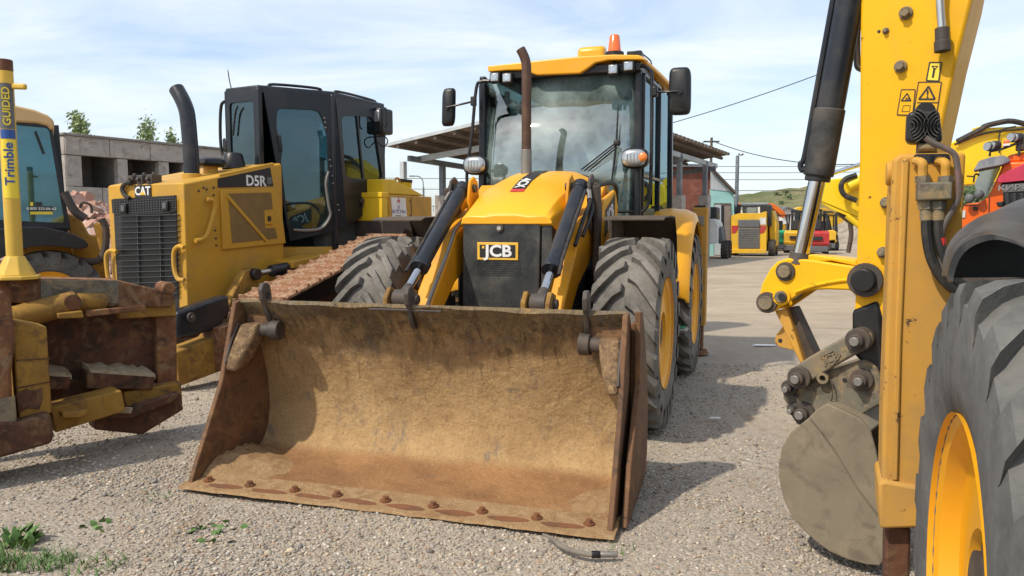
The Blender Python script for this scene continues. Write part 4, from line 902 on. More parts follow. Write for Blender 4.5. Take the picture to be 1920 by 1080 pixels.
# roof rails, lamp cluster, aerial, mirror tube
m = MB(); m.bar((.25,.49,zlo), (.25,.49,ZD), .07, .07, (0,1,0)); m.build('cab_post', 'black_cab', dz, bev=.015)
m = MB(); m.bar((.72,1.2,zlo), (.72,1.2,ZD), .06, .06, (0,1,0)); m.build('cab_post', 'black_cab', dz, bev=.015)
zq = ZD+.045
for a, b in (((.30,.60), (.62,1.12)), ((.66,1.30), (.68,2.10))):
    m = MB(); m.tube(arc([(a[0],a[1],zq-.03), (a[0]+.02,a[1]+.05,zq+.015), (b[0]-.02,b[1]-.05,zq+.015), (b[0],b[1],zq-.03)], 4), .016, 8); m.build('roof_rail', 'black', dz)
q = rs_(702, 226); m = MB(); m.box((q.x-.10, q.y-.02, q.z-.17), (q.x+.13, q.y+.24, q.z+.16)); lc = m.build('lamp_housing', 'black', dz, bev=.03)
m = MB(); m.box((q.x-.03, q.y-.035, q.z-.02), (q.x+.10, q.y-.02, q.z+.12)); m.build('lamp_lens', 'lens', lc, bev=.02)
m = MB(); m.tube(arc([(q.x+.19,q.y-.03,q.z+.14), (q.x+.22,q.y-.03,q.z+.10), (q.x+.22,q.y-.03,q.z-.06), (q.x+.19,q.y-.03,q.z-.10)], 4), .011, 6); m.build('lamp_guard', 'black', lc)
m = MB(); m.tube(arc([(q.x-.06,q.y,q.z-.15), (q.x+.0,q.y+.02,q.z-.20), (q.x+.14,q.y+.02,q.z-.21), (q.x+.19,q.y+.02,q.z-.27), (q.x+.13,q.y+.02,q.z-.34), (q.x+.02,q.y+.02,q.z-.27)], 5), .008, 6); m.build('loose_cable', 'hose', dz)
m = MB(); m.tube(arc([fr_(437,178), fr_(431,155), fr_(427,130)], 4), [.006]*8+[.003], 6); m.build('aerial', 'black', dz)
m = MB(); m.tube(arc([fr_(x, y) for x, y in ((438,186), (420,191), (414,204), (413,250), (416,285), (424,292))], 5), .018, 8); m.build('mirror_frame', 'black', dz)
m = MB(); m.cbox(fr_(424,272), (.08,.05,.16)); m.build('mirror', 'black', dz, bev=.02)
m = MB(); m.tube(arc([fr_(442,255)+V((0,-.04,0)), fr_(446,215)+V((0,-.04,0)), fr_(452,200)+V((0,-.05,0))], 4), .012, 6); m.build('wiper', 'black', dz)
# ---- deck, tanks, toolbox
m = MB(); m.prism([(1.15,1.18), (2.25,1.30), (2.9,1.42), (2.9,1.30), (2.2,1.18), (1.5,1.06), (.35,1.02), (.35,1.10)], 'x', .50, .84); m.build('deck_ledge', 'yellow_cat', dz, bev=.01)
m = MB(); m.box((-.45, -.6, .45), (.45, 2.9, 1.05)); m.build('main_frame', 'dark_steel', dz, bev=.02)
bx = D.on(716, 362, 'x', 1.05); by = D.on(810, 380, 'x', 1.05).y; fv = bx.y; zb_ = D.on(718, 414, 'x', 1.05).z; fl = D.on(653, 370, 'y', fv).x
tbd = D.on(727, 362, 'x', 1.05).y-fv
m = MB(); m.box((fl, fv, zb_), (1.05, fv+tbd, bx.z)); tb = m.build('toolbox', 'yellow_box', dz, bev=.01)
m = MB(); m.box((fl-.008, fv-.012, bx.z-.05), (1.058, fv+tbd+.01, bx.z+.012)); m.build('toolbox_lid', 'yellow_box', tb, bev=.006)
m = MB(); m.cbox((fl+.23, fv-.03, bx.z-.09), (.07,.04,.05)); m.tube([(fl+.20,fv-.035,bx.z-.10), (fl+.20,fv-.035,bx.z-.17), (fl+.26,fv-.035,bx.z-.17), (fl+.26,fv-.035,bx.z-.10)], .009, 6); m.build('padlock', 'dark_steel', tb, bev=.005)
m = MB(); m.box((.55, fv+tbd+.012, zb_-.01), (1.048, by, bx.z-.01)); tk = m.build('fuel_tank', 'yellow_cat', dz, bev=.012)
vb = D.on(770, 390, 'x', 1.04).y; m = MB(); m.box((1.0485, vb-.006, zb_+.01), (1.0515, vb+.006, bx.z-.03)); m.build('tank_seam', 'black_print', tk)
for x, y in ((768,377), (769,404)):
    q = D.on(x, y, 'x', 1.045); m = MB(); m.cyl(q, q+V((.01,0,0)), .011, n=8); m.build('bolt', 'dark_steel', tk)
ps = [D.on(x, y, 'x', 1.05) for x, y in ((733,370), (760,371), (763,411), (736,411))]
m = MB(); m.prism([(p.y, p.z) for p in ps], 'x', 1.0485, 1.0525); no = m.build('notice', 'white', tk)
q = D.on(748, 397, 'x', 1.054); text('ACYCTAN', 'notice_name', 'blue_print', no, q, (0,1,0), (0,0,1), .062, .0006, .012); text('JT', 'notice_initials', 'blue_print', no, q+V((0,0,.055)), (0,1,0), (0,0,1), .06, .0006, .012)
m = MB()
for k in range(3): m.box((1.053, q.y-.03+k*.02, q.z+.11+(.02 if k == 1 else 0)), (1.0545, q.y-.015+k*.02, q.z+.15+(.03 if k == 1 else 0)))
m.build('notice_emblem', 'red_print', no); m = MB(); m.box((1.053, q.y-.07, q.z-.055), (1.0545, q.y+.05, q.z-.047)); m.build('notice_line', 'black_print', no)
# sloping cover, filler neck, lifting eye
m = MB(); m.prism([(fv+.10,bx.z), (fv+.10,bx.z+.18), (fv+.32,bx.z+.19), (by-.2,bx.z+.03), (by-.1,bx.z)], 'x', .45, 1.0); m.build('tank_cover', 'yellow_box', dz, bev=.01)
m = MB(); m.box((-.7, 2.25, 1.2), (.56, by, 1.98)); m.build('rear_tank', 'yellow_cat', dz, bev=.03)
q = D.on(758, 350, 'x', .78); m = MB(); m.cyl(q-V((0,0,.12)), q+V((.02,0,.06)), .09, n=18); fn_ = m.build('filler_neck', 'yellow_box', dz); m = MB(); m.cyl(q+V((.02,0,.06)), q+V((.025,0,.10)), .095, n=18); m.build('filler_cap', 'brown_guard', fn_, bev=.006)
q = D.on(745, 342, 'x', .78); m = MB(); m.tube([q+V((0,.055*math.cos(a),.055*math.sin(a))) for a in [2*PI*i/14 for i in range(15)]], .018, 8); m.build('lifting_eye', 'yellow_cat', dz)
m = MB(); m.prism([(fv+.0,zb_), (by+.02,zb_), (by-.02,zb_-.12), (by-.25,zb_-.22), (fv+.5,zb_-.10), (fv+.30,zb_-.32), (fv+.06,zb_-.38)], 'x', .50, 1.05); m.build('rear_guard', 'dark_steel', dz, bev=.01)
# ---- tracks: triangular run with raised sprocket, every shoe its own plate
def track_path():
    C = [(-.30,.44,.36), (1.55,1.03,.31), (2.35,.44,.36)]; pts = []
    def ext(c1, c2):
        dx, dy = c2[0]-c1[0], c2[1]-c1[1]; L0 = math.hypot(dx, dy); th = math.atan2(dy, dx); be = math.acos((c1[2]-c2[2])/L0); return th+be, th+be
    order = [C[0], C[1], C[2]]; segs = []
    for i in range(3):
        a, b = order[i], order[(i+1) % 3]; t, _ = ext(a, b); segs.append(((a[0]+a[2]*math.cos(t), a[1]+a[2]*math.sin(t)), (b[0]+b[2]*math.cos(t), b[1]+b[2]*math.sin(t)), t))
    path = []
    for i in range(3):
        p, q, t = segs[i]; n = 40
        for k in range(n): path.append((p[0]+(q[0]-p[0])*k/n, p[1]+(q[1]-p[1])*k/n))
        b = order[(i+1) % 3]; t2 = segs[(i+1) % 3][2]
        while t2 > t: t2 -= 2*PI
        for k in range(12): a = t+(t2-t)*k/12; path.append((b[0]+b[2]*math.cos(a), b[1]+b[2]*math.sin(a)))
    return path
tp = track_path(); cum = [0]
for p, q in zip(tp, tp[1:]+tp[:1]): cum.append(cum[-1]+math.hypot(q[0]-p[0], q[1]-p[1]))
def along(s_):
    s_ %= cum[-1]
    for i in range(len(tp)):
        if cum[i] <= s_ <= cum[i+1]:
            p, q = tp[i], tp[(i+1) % len(tp)]; t = (s_-cum[i])/max(1e-9, cum[i+1]-cum[i]); return p[0]+(q[0]-p[0])*t, p[1]+(q[1]-p[1])*t, math.atan2(q[1]-p[1], q[0]-p[0])
NS = int(cum[-1]/.175); pitch = cum[-1]/NS
for s, u0, u1 in ((1, .90, 1.50), (-1, -1.50, -.90)):
    m = MB(); m.prism([(-.25,.30), (.4,.22), (2.2,.22), (2.4,.45), (1.85,.75), (1.45,.85), (.1,.60), (-.25,.52)], 'x', s*1.2-.14, s*1.2+.14)
    for c_ in ((-.30,.44,.33), (2.35,.44,.33), (1.55,1.03,.28)): m.cyl((s*1.2-.10, c_[0], c_[1]), (s*1.2+.10, c_[0], c_[1]), c_[2], n=24)
    for k in range(5): m.cyl((s*1.2-.12, .2+k*.42, .22), (s*1.2+.12, .2+k*.42, .22), .10, n=16)
    tr = m.build('track_frame', 'rust_dark', dz, bev=.01)
    sm = MB(); hw = .30; sm.prism([(-pitch*.49,-.015), (pitch*.49,-.015), (pitch*.49,.008), (pitch*.40,.012), (pitch*.37,.040), (pitch*.29,.040), (pitch*.22,.014), (-pitch*.40,.010), (-pitch*.49,.004)], 'x', -hw, hw)
    for e in (-.13, .13): sm.box((e-.025, -pitch*.3, -.06), (e+.025, pitch*.3, -.016))
    proto = sm.build('track_shoe', 'track_rust', tr, bev=.003)
    for k in range(NS):
        o = proto if k == 0 else proto.copy()
        if k: COL.objects.link(o)
        y, z, a = along(k*pitch+.05); o.parent = tr; o.location = ((u0+u1)/2, y, z+.01); o.rotation_euler = (a, 0, 0)
# ---- lift ram, bracket, push frame
c0, c1, c2 = D.on(598, 492, 'x', .74), D.on(508, 508, 'x', .74), D.on(470, 515, 'x', .74)
m = MB(); m.cyl(c0, c1, .065, n=18); m.cyl(c0+(c0-c1).normalized()*.02, c0+(c0-c1).normalized()*.10, .075, n=14); lr = m.build('lift_ram', 'ram_black', dz, bev=.004)
m = MB(); m.cyl(c1, c2, .03, n=14); m.build('ram_rod', 'steel_bright', lr)
m = MB(); m.prism(D.poly([(432,545), (452,508), (466,503), (474,512), (478,560), (470,575), (420,575)], 'x', .74), 'x', .69, .80); m.build('ram_bracket', 'rust_yellow', dz, bev=.012)
m = MB(); m.cyl(D.on(458, 513, 'x', .66), D.on(458, 513, 'x', .66)+V((.2,0,0)), .06, n=16); m.build('bracket_pin', 'black', dz, bev=.01)
m = MB(); m.prism(D.poly([(327,585), (424,553), (428,580), (405,618), (327,636)], 'x', .98), 'x', .86, 1.02); pa = m.build('angle_ram', 'ram_black', dz, bev=.03, seg=3)
q = D.on(356, 595, 'x', 1.02); m = MB(); m.cyl(q, q+V((.03,0,0)), .045, n=16); m.cyl(q, q+V((.05,0,0)), .022, n=6); m.build('ram_bolt', 'dark_steel', pa, bev=.004)
m = MB(); m.prism(D.poly([(325,660), (397,634), (416,612), (422,692), (336,724)], 'x', 1.0), 'x', .80, 1.02); m.build('push_arm', 'rust_yellow', dz, bev=.015)
m = MB(); m.prism(D.poly([(408,615), (448,600), (450,690), (412,695)], 'x', 1.08), 'x', .86, 1.10); m.build('push_arm_trunnion', 'rust', dz, bev=.012)
# ================================================================ blade on the ground, back towards the camera, with survey mast
K0 = ground(340, 805)
K = Frame(K0, 43)
bl = thing('bulldozer', 'rusty bulldozer at the frame edge whose ribbed blade back rests on the gravel', 'bulldozer', K)
def kp(pts, v, v2, name, mat, bev=.01, par=None):
    m = MB(); m.prism(K.poly(pts, 'y', v), 'y', v, v2); return m.build(name, mat, par or bl, bev=bev)
kp([(-260,560), (325,578), (330,735), (300,745), (-260,840)], .10, .16, 'mouldboard', 'rust_dark')
kp([(292,580), (331,588), (333,735), (296,738)], .02, .10, 'end_plate', 'rust')
kp([(-200,528), (75,523), (120,523), (222,525), (318,548), (330,556), (322,576), (222,576), (76,566), (-200,580)], -.06, .22, 'top_beam', 'rust')
kp([(76,524), (222,526), (224,570), (77,563)], -.066, -.058, 'beam_plate', 'link_grey')
m = MB(); e = K.on(312, 540, 'y', -.02); m.cyl(e+V((0,-.06,0)), e+V((0,.12,0)), .045, n=14); m.build('beam_lug', 'rust', bl, bev=.006)
kp([(224,560), (328,562), (332,592), (224,598)], -.03, .12, 'beam_web', 'rust_yellow')
kp([(283,565), (306,565), (306,573), (283,573)], -.036, -.028, 'web_slot', 'black_print', 0)
for a, b in ((164,292), (-60,135)):
    kp([(a,697), (b,706), (b-6,731), (a-2,729)], -.10, .12, 'rib_box', 'rust_dark', .008)
    m = MB(); n = 14; vs = []; pa_, pb_ = K.on(a+3, 695, 'y', -.08), K.on(b-2, 704, 'y', -.08)
    for i in range(n+1):
        t = i/n; p = pa_.lerp(pb_, t); h_ = .012+.012*random.random()
        vs += [p+V((0,-.02,-.02)), p+V((0,-.015,h_*.7)), p+V((0,.08,h_*1.6)), p+V((0,.19,h_*2.2)), p+V((0,.19,-.02))]
    m.loft([vs[5*i:5*i+5] for i in range(n+1)]); m.build('soil_ridge', 'soil', bl, ang=70)
kp([(176,768), (250,770), (338,742), (345,768), (268,815), (178,806)], -.14, .02, 'cutting_edge', 'rust_dark')
kp([(180,772), (246,774), (252,762), (338,735), (341,748), (246,786), (182,786)], -.20, -.12, 'end_bit', 'rust_dark', .012)
kp([(188,762), (250,764), (247,776), (182,774)], -.212, -.196, 'soil_crust', 'soil', .006)
kp([(226,728), (340,716), (343,760), (238,772)], -.02, .08, 'edge_web', 'rust', .008)
kp([(232,735), (338,718), (342,745), (236,765)], -.08, .10, 'lower_beam_end', 'rust_yellow')
kp([(95,765), (228,732), (236,768), (232,772), (104,812)], -.30, -.10, 'lower_beam', 'rust_yellow', .015)
kp([(118,775), (148,771), (164,768), (166,776), (150,783), (118,784)], -.40, -.28, 'beam_tab', 'rust_yellow', .006)
p0, p1 = K.on(-30, 612, 'y', -.16), K.on(142, 566, 'y', -.12)
m = MB(); m.cyl(p0, p1, .075, n=18); m.cyl(p1, K.on(192, 566, 'y', -.06), .06, n=16); tc_ = m.build('tilt_ram', 'rust_yellow', bl, bev=.005)
m = MB(); e = K.on(137, 567, 'y', -.20); m.cyl(e, e+V((0,.14,0)), .05, n=14); m.build('ram_pin', 'rust_dark', tc_)
m = MB(); m.bar(K.on(160, 588, 'y', -.18), K.on(272, 577, 'y', -.12), .04, .04); m.build('locking_bar', 'rust', bl, bev=.006)
kp([(108,588), (155,583), (158,596), (110,598)], -.24, -.12, 'bar_bracket', 'rust_yellow', .006)
kp([(22,600), (88,612), (98,775), (36,792)], -.42, -.16, 'back_post', 'rust_yellow', .012)
kp([(30,738), (48,729), (62,733), (79,727), (80,748), (74,768), (52,766), (36,774)], -.4235, -.42, 'scorched_patch', 'rust_dark', 0)
for y0, y1 in ((676,672), (728,716)):
    m = MB(); m.bar(K.on(30, y0, 'y', -.422), K.on(94, y1, 'y', -.422), .006, .008); m.build('weld_seam', 'rust_dark', bl)
kp([(-300,545), (5,545), (22,565), (30,640), (22,700), (26,790), (-300,900)], -.50, -.30, 'end_shoe', 'rust', .02)
kp([(-200,800), (40,790), (95,775), (102,815), (98,832), (0,860), (-220,905)], -.52, -.16, 'base_skid', 'rust_dark', .02)
kp([(-10,750), (28,742), (32,795), (-10,805)], -.505, -.498, 'worn_face', 'link_grey', 0)
# survey mast
q = K.on(30, 522, 'y', -.05)
ms = thing('survey_mast', 'yellow survey mast with vertical lettering standing on the rusty blade', 'mast', None, K.o + K.R @ q)
zt_ = atdepth(10, 112, (K.o+K.R@q).y).z - (K.o+K.R@q).z
m = MB(); m.cyl((0,0,.0), (0,0,zt_-.07), .046, n=24); mp_ = m.build('mast_pole', 'yellow_mast', ms)
m = MB(); m.cyl((0,0,zt_-.07), (0,0,zt_), .047, n=24); m.build('mast_cap', 'rust_dark', ms, bev=.004)
m = MB(); m.cyl((0,0,-.005), (0,0,.02), .14, n=8); m.cyl((0,0,.02), (0,0,.14), .115, .055, n=8); m.build('mast_foot', 'yellow_mast', ms, bev=.006)
m = MB(); m.bar((.04,-.0,zt_-.16), (.135,-.01,zt_-.165), .03, .035); m.build('mast_arm', 'yellow_mast', ms, bev=.01)
# wrapped decal: strip of the pole's front third
dec = [('decal_yellow', .50, .86), ('blue_print', .865, .92), ('grey_print', .925, 1.20)]
dirc = math.atan2(-(K.o+K.R@q).y, -(K.o+K.R@q).x)
for mt_, za, zb2 in dec:
    m = MB(); vs = []; n = 9
    for k in range(n+1):
        a = dirc-.95+1.9*k/n; vs += [(.0475*math.cos(a), .0475*math.sin(a), za), (.0475*math.cos(a), .0475*math.sin(a), zb2)]
    m.add(vs, [(2*k, 2*k+2, 2*k+3, 2*k+1) for k in range(n)]); m.build('decal_band', mt_, mp_)
dn = V((math.cos(dirc), math.sin(dirc), 0)); up_ = V((0,0,1)); left_ = -dn.cross(up_)
text('Trimble', 'mast_lettering', 'blue_print', mp_, dn*.0492+V((0,0,.71)), up_, left_ if left_.dot(V((1,0,0))) < 0 else -left_, .072, .0008, .02, xs=1.15)
text('GUIDED', 'mast_lettering', 'decal_yellow', mp_, dn*.0492+V((0,0,1.06)), up_, left_ if left_.dot(V((1,0,0))) < 0 else -left_, .058, .0008, .02, xs=1.1)
# the rest of that machine stands just outside the frame
def kb(a, b, name, mat, bev=.04):
    m = MB(); m.box(a, b); return m.build(name, mat, bl, bev=bev)
kb((-6.4,-1.0,.6), (-4.3,.3,1.35), 'engine_hood', 'yellow_cat'); kb((-7.9,-1.2,.6), (-6.4,.5,1.5), 'cab_base', 'yellow_cat')
for s in (-1.2, .5):
    m = MB(); m.prism(rounded([(-7.9,.03), (-4.6,.03), (-4.25,.4), (-4.6,.82), (-7.9,.82), (-8.25,.4)], .3), 'y', s-.24, s+.24); m.build('track', 'track_rust', bl, bev=.02)
    m = MB(); m.bar((-4.6,s*.8,.45), (-1.9,s*.3,.45), .16, .22); m.build('push_arm', 'rust_yellow', bl, bev=.02)
# ================================================================ second backhoe loader, parked alongside: rear wheel, stabiliser and slewed digger arm
RW = Frame((0,0,0), -23)
Q = Frame(ground(1655, 1058), -40)
rb = thing('backhoe_loader', 'yellow backhoe loader at the frame edge with its digger arm folded down sideways', 'backhoe loader', RW)
rb.location = RW.R @ V((.48, 1.81, 0))
def RL(p): return V(p) - V((.48, 1.81, 0))
def rpart(name, mat, fn, par=None, **k):
    m = MB(); fn(m); m.v = [tuple(RL(p)) for p in m.v]; return m.build(name, mat, par or rb, **k)
# wheel (tyre, rim)
wheel(rb, (0, 0, .692), .70, .46, .385, -1, 1, trub='rubber_near', rimmat='yellow', dish=.07, nl=22, h=.026, over=.95)
# far pair of wheels and plain rear axle so that the machine stands
wheel(rb, (1.95, 0, .692), .70, .46, .385, 1, 1, trub='rubber_near', dish=.06, nl=22, h=.026, over=.95)
m = MB(); m.cyl((.1, 0, .70), (1.85, 0, .70), .11, n=16); m.build('rear_axle', 'dark_steel', rb)
# black plastic wing
WA = [(1774,517), (1777,496), (1788,468), (1812,436), (1850,404), (1920,371), (2010,350)]
WB = [(1776,519), (1780,500), (1790,474), (1808,455), (1835,443), (1863,440), (1900,450), (1930,468)]
def wing(m):
    n = 28
    def samp(P, v):
        Q3 = arc([RW.on(x, y, 'y', v) for x, y in P], 8); return [Q3[round(k*(len(Q3)-1)/n)] for k in range(n+1)]
    a, b = samp(WA, 2.42), samp(WB, 2.02); mid = [p_.lerp(q_, .5)+V((-.012,-.0,.022*min(1, k/6))) for k, (p_, q_) in enumerate(zip(a, b))]
    th = V((.012,.0,-.012)); m.loft([[a[k], mid[k], b[k], b[k]+th, mid[k]+th*1.3, a[k]+th] for k in range(n+1)])
def shade_sheet(m):
    A = [RW.on(x, y, 'y', 2.43) for x, y in WA]; m.prism([(p_.x+.004, p_.z-.006) for p_ in A]+[(A[-1].x, A[0].z+.005)], 'y', 2.43, 2.445)
paint('black_wing', (.030,.031,.033), .38, .75, (.15,.145,.135), 5, bmp=.03)
rpart('rear_wing', 'black_wing', wing, ang=50)
rpart('wing_shade_sheet', 'black', shade_sheet)  # black sheet behind the opening stands in for the shade inside the wing
# frame cross tubes under the wing
rpart('rear_frame', 'rust_yellow', lambda m: (m.box((.62, 2.75, 1.06), (2.2, 2.87, 1.16)), m.box((.62, 2.70, .55), (2.2, 2.92, .62)), m.box((2.14,2.70,.5), (2.24,2.92,1.2)), m.box((.62,2.70,.5), (.70,2.92,1.2))), bev=.01)
rpart('tail_panel', 'black', lambda m: m.box((.75, 2.60, .92), (2.1, 2.66, 1.04)), bev=.01)
# stabiliser leg
SV = 2.72
def sp(pts, v=SV): return RW.poly(pts, 'y', v)
def leg(m): m.prism(sp([(1674,300), (1686,288), (1812,285), (1806,400), (1801,575), (1792,760), (1786,985), (1657,990), (1653,890), (1655,780), (1660,640), (1670,380)]), 'y', SV, SV+.20)
sg = rpart('stabiliser_leg', 'yellow_dirty', leg, bev=.016, seg=3)
rpart('leg_edge', 'yellow_dirty', lambda m: m.prism(sp([(1690,300), (1704,296), (1690,640), (1684,900), (1672,900), (1677,640)]), 'y', SV-.012, SV+.002), sg, bev=.006)
rpart('leg_collar', 'yellow_dirty', lambda m: m.prism(sp([(1646,905), (1658,900), (1790,925), (1788,988), (1650,992)], SV-.02), 'y', SV-.025, SV+.22), sg, bev=.012)
rpart('inner_leg', 'rust_dark', lambda m: m.prism(sp([(1660,985), (1708,990), (1704,1180), (1657,1180)], SV+.03), 'y', SV+.03, SV+.16), sg, bev=.01)
pz = RW.on(1682, 1120, 'y', SV+.1)
rpart('foot_pad', 'rust', lambda m: m.cyl((pz.x+.06, SV+.10, .0), (pz.x+.06, SV+.10, .06), .17, .13, n=18), sg)
rpart('leg_knob', 'yellow_dirty', lambda m: m.cyl(RW.on(1674, 325, 'y', SV+.06), RW.on(1674, 325, 'y', SV+.06)+V((-.02,0,0)), .04, n=16), sg, bev=.006)
# upper cut-out, pipe elbows, valve block, hoses
rpart('cutout', 'black_print', lambda m: m.prism(rounded(sp([(1712,289), (1782,288), (1780,305), (1714,306)]), .02), 'y', SV-.004, SV+.0), sg)
for x in (1729, 1772):
    a, b, c_ = RW.on(x-12, 302, 'y', SV-.01), RW.on(x, 306, 'y', SV-.045), RW.on(x, 345, 'y', SV-.045)
    rpart('pipe_elbow', 'yellow_dirty', lambda m: m.tube(arc([a, b, RW.on(x+1, 322, 'y', SV-.045), c_], 5), .014, 10), sg)
    p_, q_ = RW.on(x+1, 330, 'y', SV-.045), RW.on(x+1, 343, 'y', SV-.045); rpart('pipe_nut', 'link_grey', lambda m: m.cyl(p_, q_, .022, n=6), sg)
blk = rpart('valve_block', 'link_grey', lambda m: m.prism(sp([(1719,343), (1783,342), (1783,375), (1719,377)], SV-.05), 'y', SV-.085, SV-.005), sg, bev=.006)
for x, e in ((1737,-1), (1759,1)):
    p_, q_ = RW.on(x, 377, 'y', SV-.045), RW.on(x, 413, 'y', SV-.045)
    rpart('hose_nut', 'link_grey', lambda m: (m.cyl(p_, p_.lerp(q_, .42), .024, n=6), m.cyl(p_.lerp(q_, .4), q_, .019, n=12)), sg)
for pts, r_, mt_ in (([(1737,413), (1738,440), (1745,480), (1760,512), (1780,535), (1805,553), (1830,566)], .016, 'hose'), ([(1759,413), (1760,440), (1766,470), (1778,500), (1800,530), (1840,560)], .016, 'hose'),
                     ([(1735,258), (1750,268), (1785,285), (1794,305), (1797,345), (1796,372), (1782,400), (1767,430), (1763,462), (1766,490), (1775,520)], .009, 'loom')):
    if mt_ == 'loom' and 'loom' not in MAT: paint('loom', (.11,.095,.085), .6, .5, (.35,.15,.12), 9)
    rpart('hydraulic_hose' if mt_ == 'hose' else 'lamp_cable', mt_, lambda m: m.tube(arc([RW.on(x, y, 'y', SV-.05) for x, y in pts], 5), r_, 8), sg)
rpart('cable_clip', 'red_print', lambda m: m.cyl(RW.on(1764, 446, 'y', SV-.05), RW.on(1764, 460, 'y', SV-.05), .015, n=10), sg)
# work lamp seen from behind: finned housing on a stirrup
lq = RW.on(1735, 238, 'y', SV+.06)
lam = rpart('work_lamp', 'black', lambda m: m.prism(rounded(sp([(1702,209), (1762,205), (1768,262), (1760,270), (1706,268), (1700,260)], SV+.03), .018), 'y', SV+.03, SV+.10), bev=.010)
rpart('lamp_boss', 'black', lambda m: m.cyl(RW.on(1735, 209, 'y', SV+.04), RW.on(1735, 209, 'y', SV+.04)+V((0,.05,0)), .030, n=16), lam)
for s in (-1, 1):
    for k in range(5):
        r0 = .014+k*.0102; cx = 1704 if s < 0 else 1766
        c_ = RW.on(cx-s*1, 238, 'y', SV+.02); pts = []
        for i in range(11):
            a = R(-70+14*i); pts.append(c_+V((-s*r0*math.cos(a)*.95, 0, r0*math.sin(a))))
        rpart('cooling_fin', 'lamp_grey' if 'lamp_grey' in MAT else paint('lamp_grey', (.055,.053,.05), .6, .55, (.19,.17,.15), 9).name, lambda m: m.loft([[p+V((0,-.016,-.0)), p+V((0,-.016,.004)), p+V((0,.02,.004)), p+V((0,.02,-.0))] for p in pts]), lam)
rpart('lamp_stirrup', 'link_grey', lambda m: (m.prism(sp([(1720,268), (1756,268), (1758,289), (1718,289)], SV+.05), 'y', SV+.05, SV+.08), m.cyl(RW.on(1722, 276, 'y', SV+.03), RW.on(1754, 276, 'y', SV+.03), .014, n=10)), lam, bev=.004)
# ---- digger arm in its own plane (frame Q), parts of the same machine
QM = M.Translation(-rb.location)
def qpart(name, mat, fn, par=None, **k):
    m = MB(); fn(m)
    def T(p): w_ = Q.R @ V(p) + Q.o; return tuple(RW.Ri @ (w_ - rb.location))
    m.v = [T(p) for p in m.v]; return m.build(name, mat, par or rb, **k)
def qp(pts, v=0): return Q.poly(pts, 'y', v)
def zm8(pts): return [(1425+.3056*x, 470+.3056*y) for x, y in pts]
def zm3(pts): return [(1400+.3518*x, 700+.3518*y) for x, y in pts]
dp_ = qpart('dipper', 'yellow_dipper', lambda m: m.prism(qp([(1618,-420), (1900,-420), (1822,0), (1792,120), (1756,288), (1720,420), (1690,560), (1668,650), (1640,668), (1596,655), (1603,560), (1611,300), (1613,0)]), 'y', 0, .26), bev=.012)
qpart('boom', 'yellow_dipper', lambda m: m.prism([(.35,3.35), (.9,3.45), (1.5,2.7), (1.9,1.5), (1.9,.9), (1.6,.9), (1.45,1.6), (1.1,2.4), (.6,2.9)], 'y', .04, .30), bev=.02)
qpart('kingpost', 'yellow_dirty', lambda m: m.box((1.5, .0, .45), (1.85, .34, 1.35)), bev=.02)
def qbolt(x, y, r_, h_, name='bolt', mat='link_grey', n=6, v=0, par=None):
    q_ = Q.on(x, y, 'y', v); qpart(name, mat, lambda m: (m.cyl(q_, q_-V((0,h_,0)), r_, n=n), m.cyl(q_, q_-V((0,h_*.35,0)), r_*1.35, n=14)), par or dp_, bev=.002)
for x, y, r_ in ((1699,25,.020), (1689,125,.019), (1662,380,.018), (1656,473,.018)): qbolt(x, y, r_, .035)
qbolt(1661, 58, .010, .02); qbolt(1648, 59, .005, .004, 'drilled_hole', 'black_print', 10)
p_ = Q.on(1762, -10, 'y', -.05); q_ = Q.on(1766, 52, 'y', -.05); r_ = Q.on(1767, 97, 'y', -.05)
qpart('pipe', 'steel_bright', lambda m: m.tube([p_+V((0,.0,.3)), p_, q_], .016, 12), dp_); qpart('pipe_coupling', 'dark_steel', lambda m: (m.cyl(q_, r_, .026, n=16), m.cyl(q_.lerp(r_, .55), r_, .030, n=16)), dp_, bev=.003)
# warning labels
def label(pts, name):
    return qpart(name, 'decal_yellow' if name == 'maintenance_label' else 'yellow_dipper', lambda m: m.prism(qp(pts), 'y', -.0022, .0), dp_)
def outline(pts, wd=.0035, v=-.003):
    P = [Q.on(x, y, 'y', v) for x, y in pts]
    for a, b in zip(P, P[1:]+P[:1]): qpart('label_line', 'black_print', lambda m: m.bar(a, b, wd, .0014, (0,1,0)), dp_)
label([(1743,117), (1765,117), (1760,152), (1737,151)], 'maintenance_label')
outline([(1743,117), (1765,117), (1760,152), (1737,151)], .005); outline([(1751,128), (1753,128), (1750,145), (1748,145)], .004); outline([(1747,124), (1758,124), (1753,130)], .003)
label([(1722,154), (1765,154), (1757,208), (1714,208)], 'warning_label'); outline([(1722,154), (1765,154), (1757,208), (1714,208)])
outline([(1741,162), (1753,186), (1723,186)], .007); outline([(1720,192), (1758,192), (1758,193), (1720,193)], .002)
wq = Q.on(1739, 177, 'y', -.004)
t_ = text('!', 'warning_mark', 'black_print', rb, (0,0,0), (1,0,0), (0,0,1), .045, .0005, .02)
t_.data.transform(M.Translation(RW.Ri @ (Q.R @ wq + Q.o - rb.location)) @ M.Rotation(R(Q.deg-RW.deg), 4, 'Z')); t_.parent = dp_
label([(1690,168), (1716,168), (1711,216), (1682,215)], 'warning_label'); outline([(1690,168), (1716,168), (1711,216), (1682,215)])
outline([(1701,175), (1708,189), (1690,189)], .005); outline([(1694,198), (1707,198), (1705,209), (1691,209)], .002); outline([(1699,184), (1704,184), (1704,187), (1698,187)], .003)
